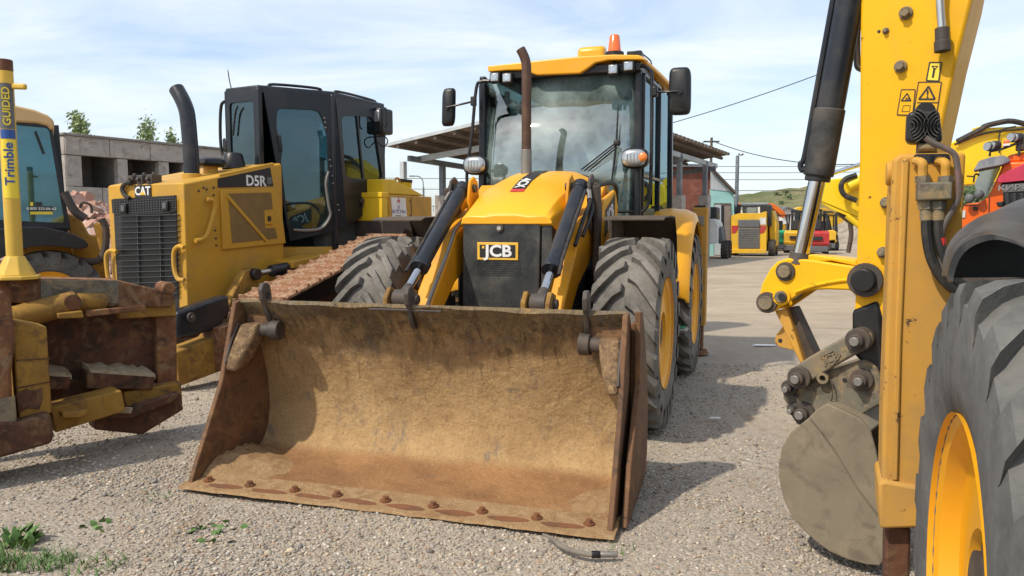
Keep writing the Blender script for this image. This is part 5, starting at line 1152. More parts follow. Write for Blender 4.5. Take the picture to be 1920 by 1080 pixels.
# bucket ram
A_, B_, C_ = Q.on(1598, -30, 'y', .02), Q.on(1534, 330, 'y', .02), Q.on(1500, 486, 'y', .02)
d_ = (B_-A_).normalized()
paint('ram_dusty', (.03,.03,.031), .5, .6, (.13,.115,.095), 5)
ram = qpart('bucket_ram', 'ram_black', lambda m: m.cyl(A_-d_*.7, B_, .060, n=22), bev=.003)
qpart('ram_collar', 'ram_dusty', lambda m: (m.cyl(B_-d_*.30, B_, .066, n=22), m.cyl(B_-d_*.005, B_+d_*.025, .056, n=20)), ram, bev=.006)
qpart('ram_rod', 'chrome', lambda m: m.cyl(B_, C_, .037, n=20), ram)
qpart('ram_pipe', 'ram_black', lambda m: m.tube(arc([A_+V((-.065,-.02,0)), A_.lerp(B_, .5)+V((-.068,-.02,0)), A_.lerp(B_, .88)+V((-.070,-.02,0)), A_.lerp(B_, .93)+V((-.082,-.02,0)), A_.lerp(B_, .965)+V((-.07,-.02,0)), A_.lerp(B_, .95)+V((-.05,-.02,0))], 5), .013, 8), ram)
qpart('rod_end', 'dark_steel', lambda m: m.cyl(C_-d_*.03, C_+d_*.02, .045, .055, n=16), ram)
hq = [Q.on(x, y, 'y', .10) for x, y in ((1613,20), (1607,60), (1607,110), (1609,125), (1618,130))]
qpart('arm_pipe', 'grey_metal', lambda m: m.tube(arc(hq, 4), .015, 8), dp_)
# tipping lever pair
tl = zm8([(2,300), (25,205), (75,110), (120,65), (180,45), (330,55), (560,90), (640,100), (700,118), (728,160), (722,215), (690,250), (640,290), (600,275), (562,240), (420,236), (330,240), (270,255), (190,310), (100,372), (40,374), (8,345)])
for v0, v1 in ((-.03,.0), (.16,.20)):
    tv = qpart('tipping_lever', 'yellow_dipper', lambda m: m.prism(qp(tl), 'y', v0, v1), bev=.008)
qpart('lever_flange', 'yellow_dipper', lambda m: m.prism(qp([(1480,486), (1520,477), (1604,488), (1608,500), (1560,490), (1490,492)]), 'y', .0, .16), tv, bev=.006)
qpart('lever_rib', 'yellow_dipper', lambda m: m.tube(arc([Q.on(x, y, 'y', -.034) for x, y in zm8([(215,255), (320,218), (440,192), (540,180), (585,188)])], 5), .007, 6), tv)
for x, y, r_, nm in ((158,128,.030,'lever_pin'), (44,318,.034,'lever_pin'), (136,282,.028,'lever_boss'), (645,180,.050,'lever_pin')):
    px_, py_ = zm8([(x, y)])[0]; q_ = Q.on(px_, py_, 'y', -.03)
    qpart(nm, 'link_grey' if r_ < .045 else 'black', lambda m: m.cyl(q_+V((0,.24,0)), q_-V((0,.028 if r_ < .045 else .045,0)), r_, n=18), tv, bev=.004)
    qpart('pin_ring', 'yellow_dipper' if nm == 'lever_boss' else 'dark_steel', lambda m: m.lathe([(r_*1.02,-.012), (r_*1.45,-.012), (r_*1.5,.002), (r_*1.02,.002), (r_*1.02,-.012)], (q_.x, q_.y, q_.z), 'y', 22), tv)
px_, py_ = zm8([(134,284)])[0]; q_ = Q.on(px_, py_, 'y', -.062); qpart('boss_bore', 'black_print', lambda m: m.cyl(q_, q_-V((0,.002,0)), .018, n=16), tv)
# tie bar
qpart('tie_bar', 'yellow_dirty', lambda m: m.prism(qp(zm8([(100,370), (170,350), (280,680), (255,690)]), .02), 'y', .0, .16), bev=.006)
qpart('tie_bar_web', 'brown_guard', lambda m: m.prism(qp(zm8([(165,352), (205,345), (342,640), (280,690)]), .05), 'y', .04, .14), bev=.006)
qpart('tie_bar_eye', 'yellow_dirty', lambda m: m.prism(qp(zm8([(150,455), (100,520), (95,560), (120,590), (215,612), (195,560)]), .06), 'y', .05, .08), bev=.004)
px_, py_ = zm8([(124,552)])[0]; q_ = Q.on(px_, py_, 'y', .05); qpart('eye_bore', 'black_print', lambda m: m.cyl(q_, q_-V((0,.002,0)), .010, n=12))
# lower dipper end, dark with grease
qpart('dipper_foot', 'black', lambda m: m.prism(qp([(1600,580), (1650,560), (1660,600), (1665,700), (1630,690), (1600,660)], .02), 'y', -.012, .24), bev=.02)
# quick hitch: cover link with brand plate, side plate, pins
lk = qpart('hitch_link', 'link_grey', lambda m: m.prism(qp(zm8([(205,745), (240,700), (300,655), (430,580), (555,508), (620,478), (690,500), (705,550), (660,600), (600,632), (480,700), (320,800), (240,812)]), -.04), 'y', -.075, -.04), bev=.010)
P4 = [Q.on(x, y, 'y', -.078) for x, y in zm8([(372,650), (450,612), (492,640), (440,705)])]
for a, b in zip(P4, P4[1:]+P4[:1]): qpart('plate_edge', 'link_grey', lambda m: m.bar(a, b, .005, .006, (0,1,0)), lk)
bq = Q.on(*zm8([(436,660)])[0], 'y', -.078)
t_ = text('JCB', 'cast_lettering', 'link_grey', rb, (0,0,0), (1,0,.45), (-.45,0,1), .048, .003, .012)
t_.data.transform(M.Translation(RW.Ri @ (Q.R @ bq + Q.o - rb.location)) @ M.Rotation(R(Q.deg-RW.deg), 4, 'Z')); t_.parent = lk
sp_ = qpart('hitch_side', 'link_grey', lambda m: m.prism(qp(zm8([(148,830), (165,795), (240,780), (380,745), (560,690), (650,660), (720,700), (755,770), (758,930), (600,1022), (420,1060), (240,1060), (200,970), (160,900)]), .0), 'y', -.035, .0), bev=.008)
qpart('hitch_side', 'link_grey', lambda m: m.prism(qp(zm8([(148,830), (165,795), (240,780), (380,745), (560,690), (650,660), (720,700), (755,770), (758,930), (600,1022), (420,1060), (240,1060), (200,970), (160,900)]), .0), 'y', .24, .275), bev=.008)
for x, y, r_, v_ in ((245,778,.034,-.075), (605,548,.034,-.075), (628,790,.032,-.035), (185,838,.024,-.035), (270,995,.034,-.035), (212,970,.020,-.035)):
    px_, py_ = zm8([(x, y)])[0]; q_ = Q.on(px_, py_, 'y', v_)
    qpart('hitch_pin', 'dark_steel', lambda m: (m.cyl(q_+V((0,.30,0)), q_-V((0,.02,0)), r_*1.55, n=20), m.cyl(q_, q_-V((0,.055,0)), r_*.9, n=16)), sp_, bev=.004)
    qpart('pin_end', 'grey_metal', lambda m: m.cyl(q_-V((0,.05,0)), q_-V((0,.075,0)), r_*.62, n=8), sp_, bev=.003)
px_, py_ = zm8([(398,776)])[0]; q_ = Q.on(px_, py_, 'y', -.04)
qpart('shackle', 'link_grey', lambda m: m.lathe([(.014,-.035), (.026,-.035), (.026,.0), (.014,.0), (.014,-.035)], (q_.x, q_.y, q_.z), 'y', 16), sp_)
qpart('chain', 'dark_steel', lambda m: m.tube(arc([q_+V((.03,-.02,-.0)), q_+V((.045,-.03,-.04)), q_+V((.04,-.03,-.10)), q_+V((.03,-.03,-.14))], 4), .003, 5), sp_)
px_, py_ = zm8([(520,795)])[0]; q_ = Q.on(px_, py_, 'y', -.036); qpart('plate_hole', 'black_print', lambda m: m.cyl(q_, q_-V((0,.001,0)), .010, n=12), sp_)
px_, py_ = zm8([(222,888)])[0]; q_ = Q.on(px_, py_, 'y', -.036); qpart('plate_hole', 'black_print', lambda m: m.cyl(q_, q_-V((0,.001,0)), .012, n=12), sp_)
# digging bucket: two side plates, rolled shell, stiffening flange
bo = zm3([(335,235), (380,190), (430,160), (520,200), (600,240), (660,300), (688,400), (705,480), (718,560), (760,700), (790,840), (765,960), (715,1020), (640,1012), (540,985), (450,945), (380,895), (310,830), (250,760), (205,670), (180,560), (178,480), (195,390), (240,310)])
P2 = qp(bo, -.12)
bkt = qpart('digging_bucket', 'bucket_grey', lambda m: m.prism(P2, 'y', -.14, -.115), bev=.006)
qpart('bucket_side', 'bucket_grey', lambda m: m.prism(P2, 'y', .38, .405), bkt, bev=.006)
shell = P2[12:24]+P2[0:1]
cc = (sum(p[0] for p in P2)/len(P2), sum(p[1] for p in P2)/len(P2))
inn_ = [(p[0]+(cc[0]-p[0])*.05, p[1]+(cc[1]-p[1])*.05) for p in shell]
qpart('bucket_shell', 'bucket_grey', lambda m: m.prism(shell+inn_[::-1], 'y', -.116, .381), bkt, ang=60)
fl_ = [Q.on(x, y, 'y', -.1395) for x, y in zm3([(335,235), (420,340), (500,460), (590,610), (690,745), (722,780)])]
qpart('side_flange', 'bucket_grey', lambda m: m.tube(arc(fl_, 4), .0055, 6), bkt)
up_ = zm3([(337,236), (380,190), (430,160), (520,200), (600,240), (660,300), (688,400), (705,480), (718,560), (722,775), (690,740), (590,605), (500,455), (420,336)])
qpart('flange_plate', 'bucket_grey', lambda m: m.prism(qp(up_, -.145), 'y', -.152, -.139), bkt, bev=.004)
qpart('bucket_back', 'bucket_grey', lambda m: m.prism(P2[0:6]+[(p[0]+(cc[0]-p[0])*.08, p[1]+(cc[1]-p[1])*.08) for p in P2[5::-1]], 'y', -.1, .37), bkt)

# ---- body of this machine, to the right of the frame
def rbx(a, b, name, mat, bev=.03):
    m = MB(); m.box(a, b); return m.build(name, mat, rb, bev=bev)
rbx((.62,-3.0,.48), (1.34,1.0,.95), 'chassis', 'black'); rbx((.35,-.95,.95), (1.62,.62,1.22), 'cab_floor', 'black_cab')
for x in (.30, 1.66):
    for y in (-.95, .0, .62):
        m = MB(); m.bar((x, y, 1.15), (x+(.02 if x < 1 else -.02), y, 2.90), .06, .07, (0,1,0)); m.build('cab_pillar', 'black_cab', rb, bev=.01)
    for y0, y1 in ((-.90,-.05), (.05,.57)):
        m = MB(); m.add([(x,y0,1.25), (x,y1,1.25), (x,y1,2.86), (x,y0,2.86)], [(0,1,2,3)]); m.build('side_window', 'cab_glass', rb, solid=.006)
for y in (-.96, .63):
    m = MB(); m.add([(.34,y,1.25), (1.62,y,1.25), (1.62,y,2.86), (.34,y,2.86)], [(0,1,2,3)]); m.build('windscreen' if y < 0 else 'rear_window', 'cab_glass', rb, solid=.006)
rbx((.26,-1.10,2.90), (1.70,.70,3.04), 'cab_roof', 'hood_yellow', .04)
rbx((.70,-.15,1.25), (1.22,.25,1.50), 'seat', 'seat_black', .05); rbx((.72,.20,1.48), (1.20,.32,2.1), 'seat_back', 'seat_black', .05)
m = MB(); m.loft([[(.62,y,.95),(1.34,y,.95),(1.34+e,y,z-.12),(1.22+e,y,z),(.74-e,y,z),(.62-e,y,z-.12)] for y, z, e in ((-2.5,1.55,0), (-2.42,1.64,0), (-1.9,1.86,.03), (-1.1,1.98,.06))]); m.build('bonnet', 'hood_yellow', rb, bev=.01)
for x, o_ in ((0.0,-1), (1.95,1)): wheel(rb, (x, -2.22, .692), .70, .46, .385, o_, 1, trub='rubber_near', dish=.06, nl=22, h=.026, over=.95)
m = MB(); m.cyl((.1,-2.22,.70), (1.85,-2.22,.70), .10, n=16); m.build('front_axle', 'dark_steel', rb)
# ================================================================ things further back in the yard
paint('far_white', (.66,.67,.65), .5, .45, (.3,.26,.2), 2); paint('far_red', (.46,.035,.035), .45, .4, (.22,.1,.08), 2); paint('far_green', (.02,.32,.15), .45, .35, (.12,.2,.12), 2); paint('far_orange', (.78,.16,.012), .4, .3, (.4,.15,.05), 2)
paint('far_yellow', (.74,.43,.02), .5, .5, (.33,.21,.07), 2); plain('far_black', (.018,.018,.02), .5); plain('far_grey', (.11,.115,.12), .6); plain('crimson', (.46,.03,.07), .35)
paint('truck_orange', (.82,.13,.010), .3, .2, (.4,.2,.1), 3); paint('excavator_yellow', (.84,.60,.015), .38, .2, (.5,.35,.06), 1.5)
rubber('far_rubber', (.03,.028,.027), (.16,.13,.11), .6)
def FF(d, px, yaw=0):
    """upright frame at distance d, origin on the ground under photo column px"""
    o = atdepth(px, 450, d); return Frame((o.x, o.y, 0), yaw)
def fp(fr, pts, v0, v1, name, mat, par, bev=0, at=None):
    m = MB(); m.prism(fr.poly(pts, 'y', v0 if at is None else at), 'y', v0, v1); return m.build(name, mat, par, bev=bev)
def rc(x0, y0, x1, y1): return [(x0,y0), (x1,y0), (x1,y1), (x0,y1)]
# ---------------------------------------------------------------- loader behind the blade, far left
LB = FF(9.0, 80, 32)
lb = thing('wheeled_loader', 'tan roofed wheeled loader with cyan cab glass behind the survey mast', 'loader', LB)
holed(lambda x, y: LB.on(x, y, 'y', 0), [(-70,212), (95,228), (132,428), (-70,432)], rounded([(-60,226), (91,240), (121,418), (-60,410)], 8), 'cab_side', 'black_cab', lb, .06, 'cyan_glass')
holed(lambda x, y: LB.on(x, y, 'y', 1.35), [(-60,235), (110,235), (128,440), (-60,440)], rounded([(-40,250), (100,250), (112,400), (-40,400)], 8), 'cab_side', 'black_cab', lb, .06, 'cyan_glass')
rf = LB.poly([(-70,192), (28,197), (66,206), (90,216), (101,226), (102,242), (94,244), (90,236), (70,231), (-70,222)], 'y', -.08)
m = MB(); m.prism(rf, 'y', -.08, 1.45); m.build('cab_roof', 'cab_tan', lb, bev=.03) if 'cab_tan' in MAT else m.build('cab_roof', paint('cab_tan', (.55,.36,.16), .5, .3, (.4,.3,.18), 2), lb, bev=.03)
fp(LB, [(-70,405), (125,405), (132,432), (-70,440)], 0.03, 1.35, 'cab_floor', 'black', lb)
fp(LB, rounded([(-70,470), (-70,440), (20,426), (80,425), (130,436), (160,450), (168,462), (150,468), (110,462), (60,462), (20,475), (-30,500)], 8), -.35, .25, 'mudguard', 'black', lb, .03)
ax = LB.on(95, 560, 'y', -.05)
hub = wheel(lb, (ax.x, -.02, .60), .60, .40, .34, -1, 1, steer=90, nl=18, trub='rubber_near')
fp(LB, [(126,400), (150,408), (168,440), (200,446), (206,520), (150,520), (135,470)], .30, .6, 'front_frame', 'yellow_dirty', lb, .02)
fp(LB, [(175,420), (202,412), (204,470), (190,475)], -.12, .02, 'loader_arm', 'yellow_dirty', lb, .02)
for pts, r_ in (([(190,410), (198,430), (196,470), (180,490), (130,488)], .045), ([(120,360), (140,395), (160,410)], .05), ([(150,390), (155,380), (170,385), (172,400)], .016)):
    m = MB(); m.tube(arc([LB.on(x, y, 'y', -.1) for x, y in pts], 5), r_, 10); m.build('lift_ram' if r_ > .03 else 'hose', 'dark_steel', lb)
fp(LB, [(30,430), (205,450), (205,560), (30,560)], .62, 1.3, 'engine_body', 'yellow_dirty', lb, .03)
m = MB(); m.box((LB.on(40,400,'y',.5).x, .45, 1.5), (LB.on(40,400,'y',.5).x+.45, .9, 2.15)); m.build('seat', 'seat_black', lb, bev=.06)
m = MB(); m.tube([LB.on(78, 378, 'y', .5)+V((.16*math.cos(a), 0, .13*math.sin(a))) for a in [2*PI*i/16 for i in range(17)]], .014, 6); m.build('steering_wheel', 'black', lb)
m = MB(); m.bar(LB.on(38,300,'y',.9), LB.on(95,350,'y',.9), .05, .05); m.build('reflection_bar', 'steel_bright', lb)  # bright solid bar stands in for a cylinder's reflection seen in the cab
m = MB(); m.bar(LB.on(66,246,'y',-.04), LB.on(82,288,'y',-.04), .025, .03); m.build('wiper', 'black', lb)
st = fp(LB, rc(56,387,100,396), -.045, -.035, 'sticker', 'black_print', lb); fp(LB, rc(57,397,99,402), -.045, -.035, 'sticker_strip', 'decal_yellow', st)
text('8 800 333-06-63', 'sticker_number', 'white', st, LB.on(78, 391.5, 'y', -.048), (1,0,0), (0,0,1), .045, .0006, .012)
fp(LB, rc(57,379,62,386), -.045, -.035, 'sticker_logo', 'decal_yellow', st); fp(LB, rc(66,379,79,386), -.045, -.035, 'sticker_block', 'black_print', st)
# ---------------------------------------------------------------- unfinished concrete building
c0 = atdepth(130, 450, 30); c1 = atdepth(412, 450, 35.7)
CB = Frame((c0.x, c0.y, 0), math.degrees(math.atan2(c1.y-c0.y, c1.x-c0.x)))
cbd = thing('concrete_building', 'unfinished grey concrete block building with empty window openings', 'building', CB)
def cu_(px): return CB.on(px, 330, 'y', 0).x
ztop = CB.on(130, 252, 'x', 0).z; zh = CB.on(156, 292, 'y', 0).z; zs_ = CB.on(156, 350, 'y', 0).z
ops = [(cu_(155), cu_(221)), (cu_(241), cu_(298)), (cu_(318), cu_(346))]; step = ops[2][0]-ops[1][0]
for k in range(4): ops.append((ops[-1][0]+step, ops[-1][1]+step))
UE = ops[-1][1]+1.5
xs = [0]+[e for o_ in ops for e in o_]+[UE]
def cblock(name, a, b, mat='concrete', bev=.02):
    m = MB(); m.box(a, b); return m.build(name, mat, cbd, bev=bev)
e = .012
pb = np.linspace(0, UE, 9)
for a, b in zip(pb, pb[1:]): cblock('parapet_panel', (a+e, -.04, zh+e), (b-e, .3, ztop))
for k in range(0, len(xs)-1, 2): cblock('pier', (xs[k]+e, 0, zs_+e), (xs[k+1]-e, .32, zh-e))
pb = np.linspace(0, UE, 11)
for a, b in zip(pb, pb[1:]):
    cblock('wall_block', (a+e, 0, zs_*.48+e), (b-e, .32, zs_-e)); cblock('wall_block', (a+e, 0, -.1), (b-e, .32, zs_*.48-e))
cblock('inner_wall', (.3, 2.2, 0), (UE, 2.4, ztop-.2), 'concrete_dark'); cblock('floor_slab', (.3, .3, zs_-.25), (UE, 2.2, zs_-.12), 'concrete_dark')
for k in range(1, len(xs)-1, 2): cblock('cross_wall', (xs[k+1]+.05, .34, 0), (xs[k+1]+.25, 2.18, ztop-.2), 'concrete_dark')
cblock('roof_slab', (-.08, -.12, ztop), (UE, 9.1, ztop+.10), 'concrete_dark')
for j, (z0, z1) in enumerate(((-.1,1.45), (1.45,2.65), (2.65,zh), (zh,ztop))):
    bb = np.linspace(0, 9, 4 if j % 2 else 5)
    for a, b in zip(bb, bb[1:]): cblock('end_block', (-.02, max(a+e,.02), z0+e), (.29, b-e, z1-e), 'concrete')
# ---------------------------------------------------------------- heap of broken brick
RP = FF(13.5, 150)
def heap(fr, name, label, cat, w_, h_, n, s0, s1, mats, px0):
    rng = np.random.default_rng(11); m = MB()
    for k in range(n):
        a = rng.random()*2*PI; r_ = rng.random()**.5; x, y = r_*w_*math.cos(a), r_*w_*.7*math.sin(a); z = h_*max(0, 1-r_**1.15)+.02*rng.random()
        s_ = s0+(s1-s0)*rng.random()**2; q_ = Quaternion((rng.random()-.5, rng.random()-.5, rng.random()-.5), rng.random()*6)
        vs = [V((x, y, z))+q_@V((sx*s_*1.2, sy*s_*.7, sz*s_*.5)) for sx in (-.5,.5) for sy in (-.5,.5) for sz in (-.5,.5)]
        m.add(vs, [(0,1,3,2),(4,6,7,5),(0,4,5,1),(2,3,7,6),(0,2,6,4),(1,5,7,3)])
    m.lathe([(w_*1.05,-.02), (w_*.8,h_*.16), (w_*.5,h_*.40), (w_*.25,h_*.68), (.001,h_*.92)], (0,0,0), 'z', 24)
    o = m.build(name, mats, None, ang=20); o.location = fr.o; tag(o, label, cat, kind='stuff'); return o
hz_ = RP.on(142, 372, 'y', 0).z
heap(RP, 'brick_rubble', 'heap of broken pale red bricks between the loader and the concrete building', 'rubble', 2.6, hz_, 2200, .10, .34, 'rubble', 150)
# ---------------------------------------------------------------- trees
def leafmat(name, c):
    m, N, L, P = nodes(name); co = coord(N); f = noise(N, L, co, 3, 3); L.new(mixc(N, L, f, tuple(x*.7 for x in c), tuple(x*1.3 for x in c)), P.inputs['Base Color'])
    P.inputs['Roughness'].default_value = .6; P.inputs['Transmission Weight'].default_value = 0; return m
leafmat('leaf', (.25,.31,.12)); leafmat('leaf_dark', (.055,.10,.03)); leafmat('grass_blade', (.085,.17,.035))
def tree(name, label, base, h_, w_, nleaf, seed, ls=.09, zc=.45, mat='leaf', group=None):
    t = thing(name, label, 'tree', None, base, group); rng = np.random.default_rng(seed)
    m = MB(); m.tube([(0,0,0), (.03*h_,0,h_*.5), (.0,.02*h_,h_*.97)], [h_*.016+.02, h_*.010+.012, .008], 8)
    lim = []
    for k in range(22):
        z = h_*(zc*.6+(1-zc*.6)*rng.random()); a = rng.random()*2*PI; r_ = w_*.5*(1-.75*(z/h_)**1.5)*(.6+.6*rng.random())
        p = V((.02*h_, 0, z*.9)); q = V((r_*math.cos(a), r_*math.sin(a), z+.12*h_*rng.random())); lim.append((p, q)); m.tube([p, p.lerp(q, .5)+V((0,0,.03*h_)), q], [.02,.013,.005], 5)
    m.build('trunk', 'wood', t)
    c_ = MB()
    for k in range(nleaf):
        p, q = lim[rng.integers(len(lim))]; t_ = .25+.8*rng.random(); cpt = p.lerp(q, t_)+V(rng.normal(0, 1, 3)*np.array([.10,.10,.085])*w_)
        n_ = V(rng.normal(0, 1, 3)).normalized(); u_ = n_.orthogonal().normalized(); v_ = n_.cross(u_); s_ = ls*(.6+.8*rng.random())
        c_.add([cpt-u_*s_, cpt+v_*s_*.45, cpt+u_*s_, cpt-v_*s_*.45], [(0,1,2,3)])
    c_.build('crown', mat, t, ang=180); return t
for px, top, d_, w_, sd, lb_ in ((155,222,39,1.6,1,'slender green sapling rising behind the corner of the concrete building'), (286,240,43,1.7,2,'small bushy green tree in the middle behind the concrete roof'), (332,266,44,1.3,3,'low leafy treetop just left of the bulldozer exhaust, behind the roof')):
    o_ = atdepth(px, 450, d_); tp_ = atdepth(px, top, d_).z; tree('sapling', lb_, (o_.x, o_.y, 0), tp_, w_, 1500, sd, .11, 1.1, 'leaf')
# ---------------------------------------------------------------- open shed with a gabled sheet roof
_c0 = atdepth(1073, 450, 21); SH = Frame((_c0.x, _c0.y, 0), -33.6)
sh = thing('open_shed', 'open sided shed with brown sheet roof on posts behind the backhoe cab', 'shed', SH)
SW_, SL, SZ = 7.0, 13.6, SH.on(1073, 191, 'y', 0).z
def rz(u, v=0): return SZ + u*(SZ-4.07)/SW_ - v*(SZ-4.45)/14.4                 # roof falls to the left
n = 22
for k in range(n):
    v0, v1 = SL*k/n+.006, SL*(k+1)/n-.006
    m = MB(); m.loft([[(-SW_,v_,rz(-SW_,v_)), (0,v_,rz(0,v_)), (0,v_,rz(0,v_)+.05), (-SW_,v_,rz(-SW_,v_)+.05)] for v_ in (v0, v1)]); m.build('roof_sheet', 'roof_sheet', sh)
for k in range(9):
    u = -SW_*(k+.3)/9; m = MB(); m.bar((u,-.05,rz(u)-.09), (u,SL,rz(u,SL)-.09), .10, .11); m.build('purlin', 'wood', sh)
m = MB(); m.bar((-SW_-.05,-.08,rz(-SW_)+.03), (.05,-.08,rz(0)+.03), .04, .10); m.build('barge_board', 'siding_grey', sh)
for k in range(34):
    v0 = SL*k/34; m = MB(); m.box((.02, v0+.05, rz(0,v0)-.02), (.12, v0+SL/34-.05, rz(0,v0)+.09)); m.build('sheet_end', 'roof_sheet', sh)
for v in (1.2, 5.2, 9.2, 13.0):
    m = MB(); m.bar((-SW_+.35,v,rz(-SW_,v)-.30), (-.3,v,rz(-.3,v)-.55), .12, .18); m.build('cross_beam', 'siding_grey' if v < 2 else 'post_grey', sh)
for u in (-SW_+.45, -.45):
    m = MB(); m.bar((u,.6,rz(u,.6)-.39), (u,SL-.1,rz(u,SL)-.39), .14, .18); m.build('edge_beam', 'post_grey' if u < -1 else 'siding_grey', sh)
pp = [(SH.on(757, 380, 'y', 1.2).x, 1.2, 'siding_grey'), (-SW_+.45, SH.on(830, 380, 'x', -SW_+.45).y, 'post_grey'), (-.45, SH.on(1273, 380, 'x', -.45).y, 'post_grey'), (-.45, SH.on(1321, 380, 'x', -.45).y, 'post_grey'), (-SW_+.45, 12.5, 'post_grey')]
for u, v, mat in pp:
    zp = 1.5+55/1400*(SH.R @ V((u,v,0))+SH.o).y
    m = MB(); m.box((u-.09, v-.09, zp), (u+.09, v+.09, rz(u,v)-.31)); m.build('post', mat, sh, bev=.01)
    m = MB(); m.box((u-.20, v-.2, -.05), (u+.20, v+.2, zp)); m.build('post_plinth', 'concrete', sh, bev=.02)
# ---------------------------------------------------------------- brick and teal building
TB = FF(37, 1333)
tb_ = thing('workshop', 'red brick and turquoise plastered workshop with grey boarded gable', 'building', TB)
fp(TB, rc(1240,312,1332,482), 0, 8, 'brick_wall', 'brick_red', tb_)
fp(TB, [(1236,306), (1336,308), (1336,313), (1236,312)], -.3, 8, 'wall_cap', 'post_grey', tb_)
fp(TB, [(1333,355), (1376,360), (1376,482), (1333,482)], -.25, 8, 'plaster_wall', 'teal_wall', tb_)
for k in range(6):
    x0, x1 = 1333+k*7.15, 1333+(k+1)*7.15-.25; y0, y1 = 312+(x0-1333)*1.06, 312+(x1-1333)*1.06
    fp(TB, [(x0,y0), (x1,y1), (x1,355+(x1-1333)*.11), (x0,355+(x0-1333)*.11)], -.28, -.18, 'gable_board', 'siding_grey', tb_)
fp(TB, [(1330,307), (1380,359), (1380,364), (1330,312)], -.55, 8, 'roof_edge', 'wood', tb_)
fp(TB, rc(1339,381,1371,478), -.29, -.255, 'door_frame', 'wood', tb_)
fp(TB, rc(1340,384,1352,478), -.34, -.295, 'door_leaf', 'siding_grey', tb_); fp(TB, rc(1352.5,386,1358,478), -.31, -.291, 'doorway', 'black_print', tb_); fp(TB, rc(1358.5,386,1370,478), -.36, -.295, 'door_leaf', 'door_brown', tb_)
# ---------------------------------------------------------------- poles and wires
def pole(name, label, px, ytop, ybase, d_, r_, mat='wood', cat='pole'):
    o_ = atdepth(px, 450, d_); t = thing(name, label, cat, None, (o_.x, o_.y, 0)); zt = atdepth(px, ytop, d_).z
    m = MB(); m.cyl((0,0,0), (0,0,zt), r_*1.25, r_, n=12); m.build('shaft', mat, t); return t, zt
t, zt = pole('street_lamp', 'dark lamp post standing at the corner of the turquoise workshop', 1379, 292, 478, 38, .09, 'post_grey', 'street lamp')
m = MB(); m.tube(arc([(0,0,zt-.1), (.06,-.05,zt+.1), (.14,-.1,zt+.08)], 4), .03, 6); m.sphere((.16,-.12,zt+.06), .12, sc=(1,1,.6)); m.build('lamp_head', 'lens', t)
t, zt = pole('utility_pole', 'thin utility pole with crossarm rising above the shed roof', 1330, 258, 470, 48, .08)
m = MB(); m.bar((-.5,0,zt-.25), (.5,0,zt-.25), .08, .10); m.build('crossarm', 'wood', t)
UP = V((t.location.x, t.location.y, zt-.2))
t, zt = pole('street_lamp', 'distant curved street lamp seen under the left eave of the shed', 795, 352, 430, 55, .07, 'post_grey', 'street lamp')
m = MB(); m.tube(arc([(0,0,zt-.1), (-.05,0,zt+.5), (-.3,0,zt+.8), (-.75,0,zt+.85)], 5), .04, 6); m.build('lamp_arm', 'post_grey', t); m = MB(); m.cbox((-.85,0,zt+.84), (.35,.15,.08)); m.build('lamp_head', 'far_grey', t)
def wire(name, label, pts, r_, sag=0):
    P = [V(p) for p in pts]; c_ = sum(P, V())/len(P); base = V((c_.x, c_.y, 0)); path = []
    if len(P) == 2:
        for k in range(17):
            t_ = k/16; path.append(P[0].lerp(P[1], t_)-V((0,0,sag*4*t_*(1-t_))))
    else: path = arc(P, 6)
    m = MB(); m.tube(path, r_, 5); o = m.build(name, 'far_black', None); tag(o, label, 'wire')
wire('power_line', 'black cable rising from the cab roof towards the upper right', [atdepth(1180, 252, 26), atdepth(1560, 130, 22)], .014, .10)
wire('power_line', 'black cable sagging from the utility pole to the digger arm ram', [UP, atdepth(1640, 306, 40)], .026, .55)
wire('power_line', 'short cable running from the utility pole down behind the shed roof', [UP+V((-.4,0,0)), atdepth(1270, 280, 44)], .022, .2)
for k, (y0, y1, ds) in enumerate(((306,302,'topmost of the thin far lines strung past the lamp post'), (318,313,'second from the top of the thin far lines strung past the lamp post'), (331,326,'third from the top of the thin far lines strung past the lamp post'), (351,347,'lowest of the thin far lines strung past the lamp post'))):
    wire('power_line', ds, [atdepth(1150, y0+2, 80), atdepth(1900, y1, 80)], .030, .4)
for k, (y, ds) in enumerate(((332,'upper thin line visible beneath the left half of the shed roof'), (352,'lower thin line visible beneath the left half of the shed roof'))):
    wire('power_line', ds, [atdepth(560, y-3, 78), atdepth(1150, y-6, 80)], .030, .4)
# far boundary wall with railing
BW = FF(62, 760)
bw = thing('boundary_wall', 'long pale boundary wall with railing far behind the bulldozer', 'wall', BW)
for k in range(14):
    x0 = 380+k*42; fp(BW, rc(x0,398,x0+41.4,446), 0, .3, 'wall_panel', 'hut_white', bw)
fp(BW, rc(380,386,968,387.2), .1, .16, 'top_rail', 'far_grey', bw)
for k in range(50): fp(BW, rc(380+k*12,386.5,381+k*12,399), .1, .15, 'rail_post', 'far_grey', bw)
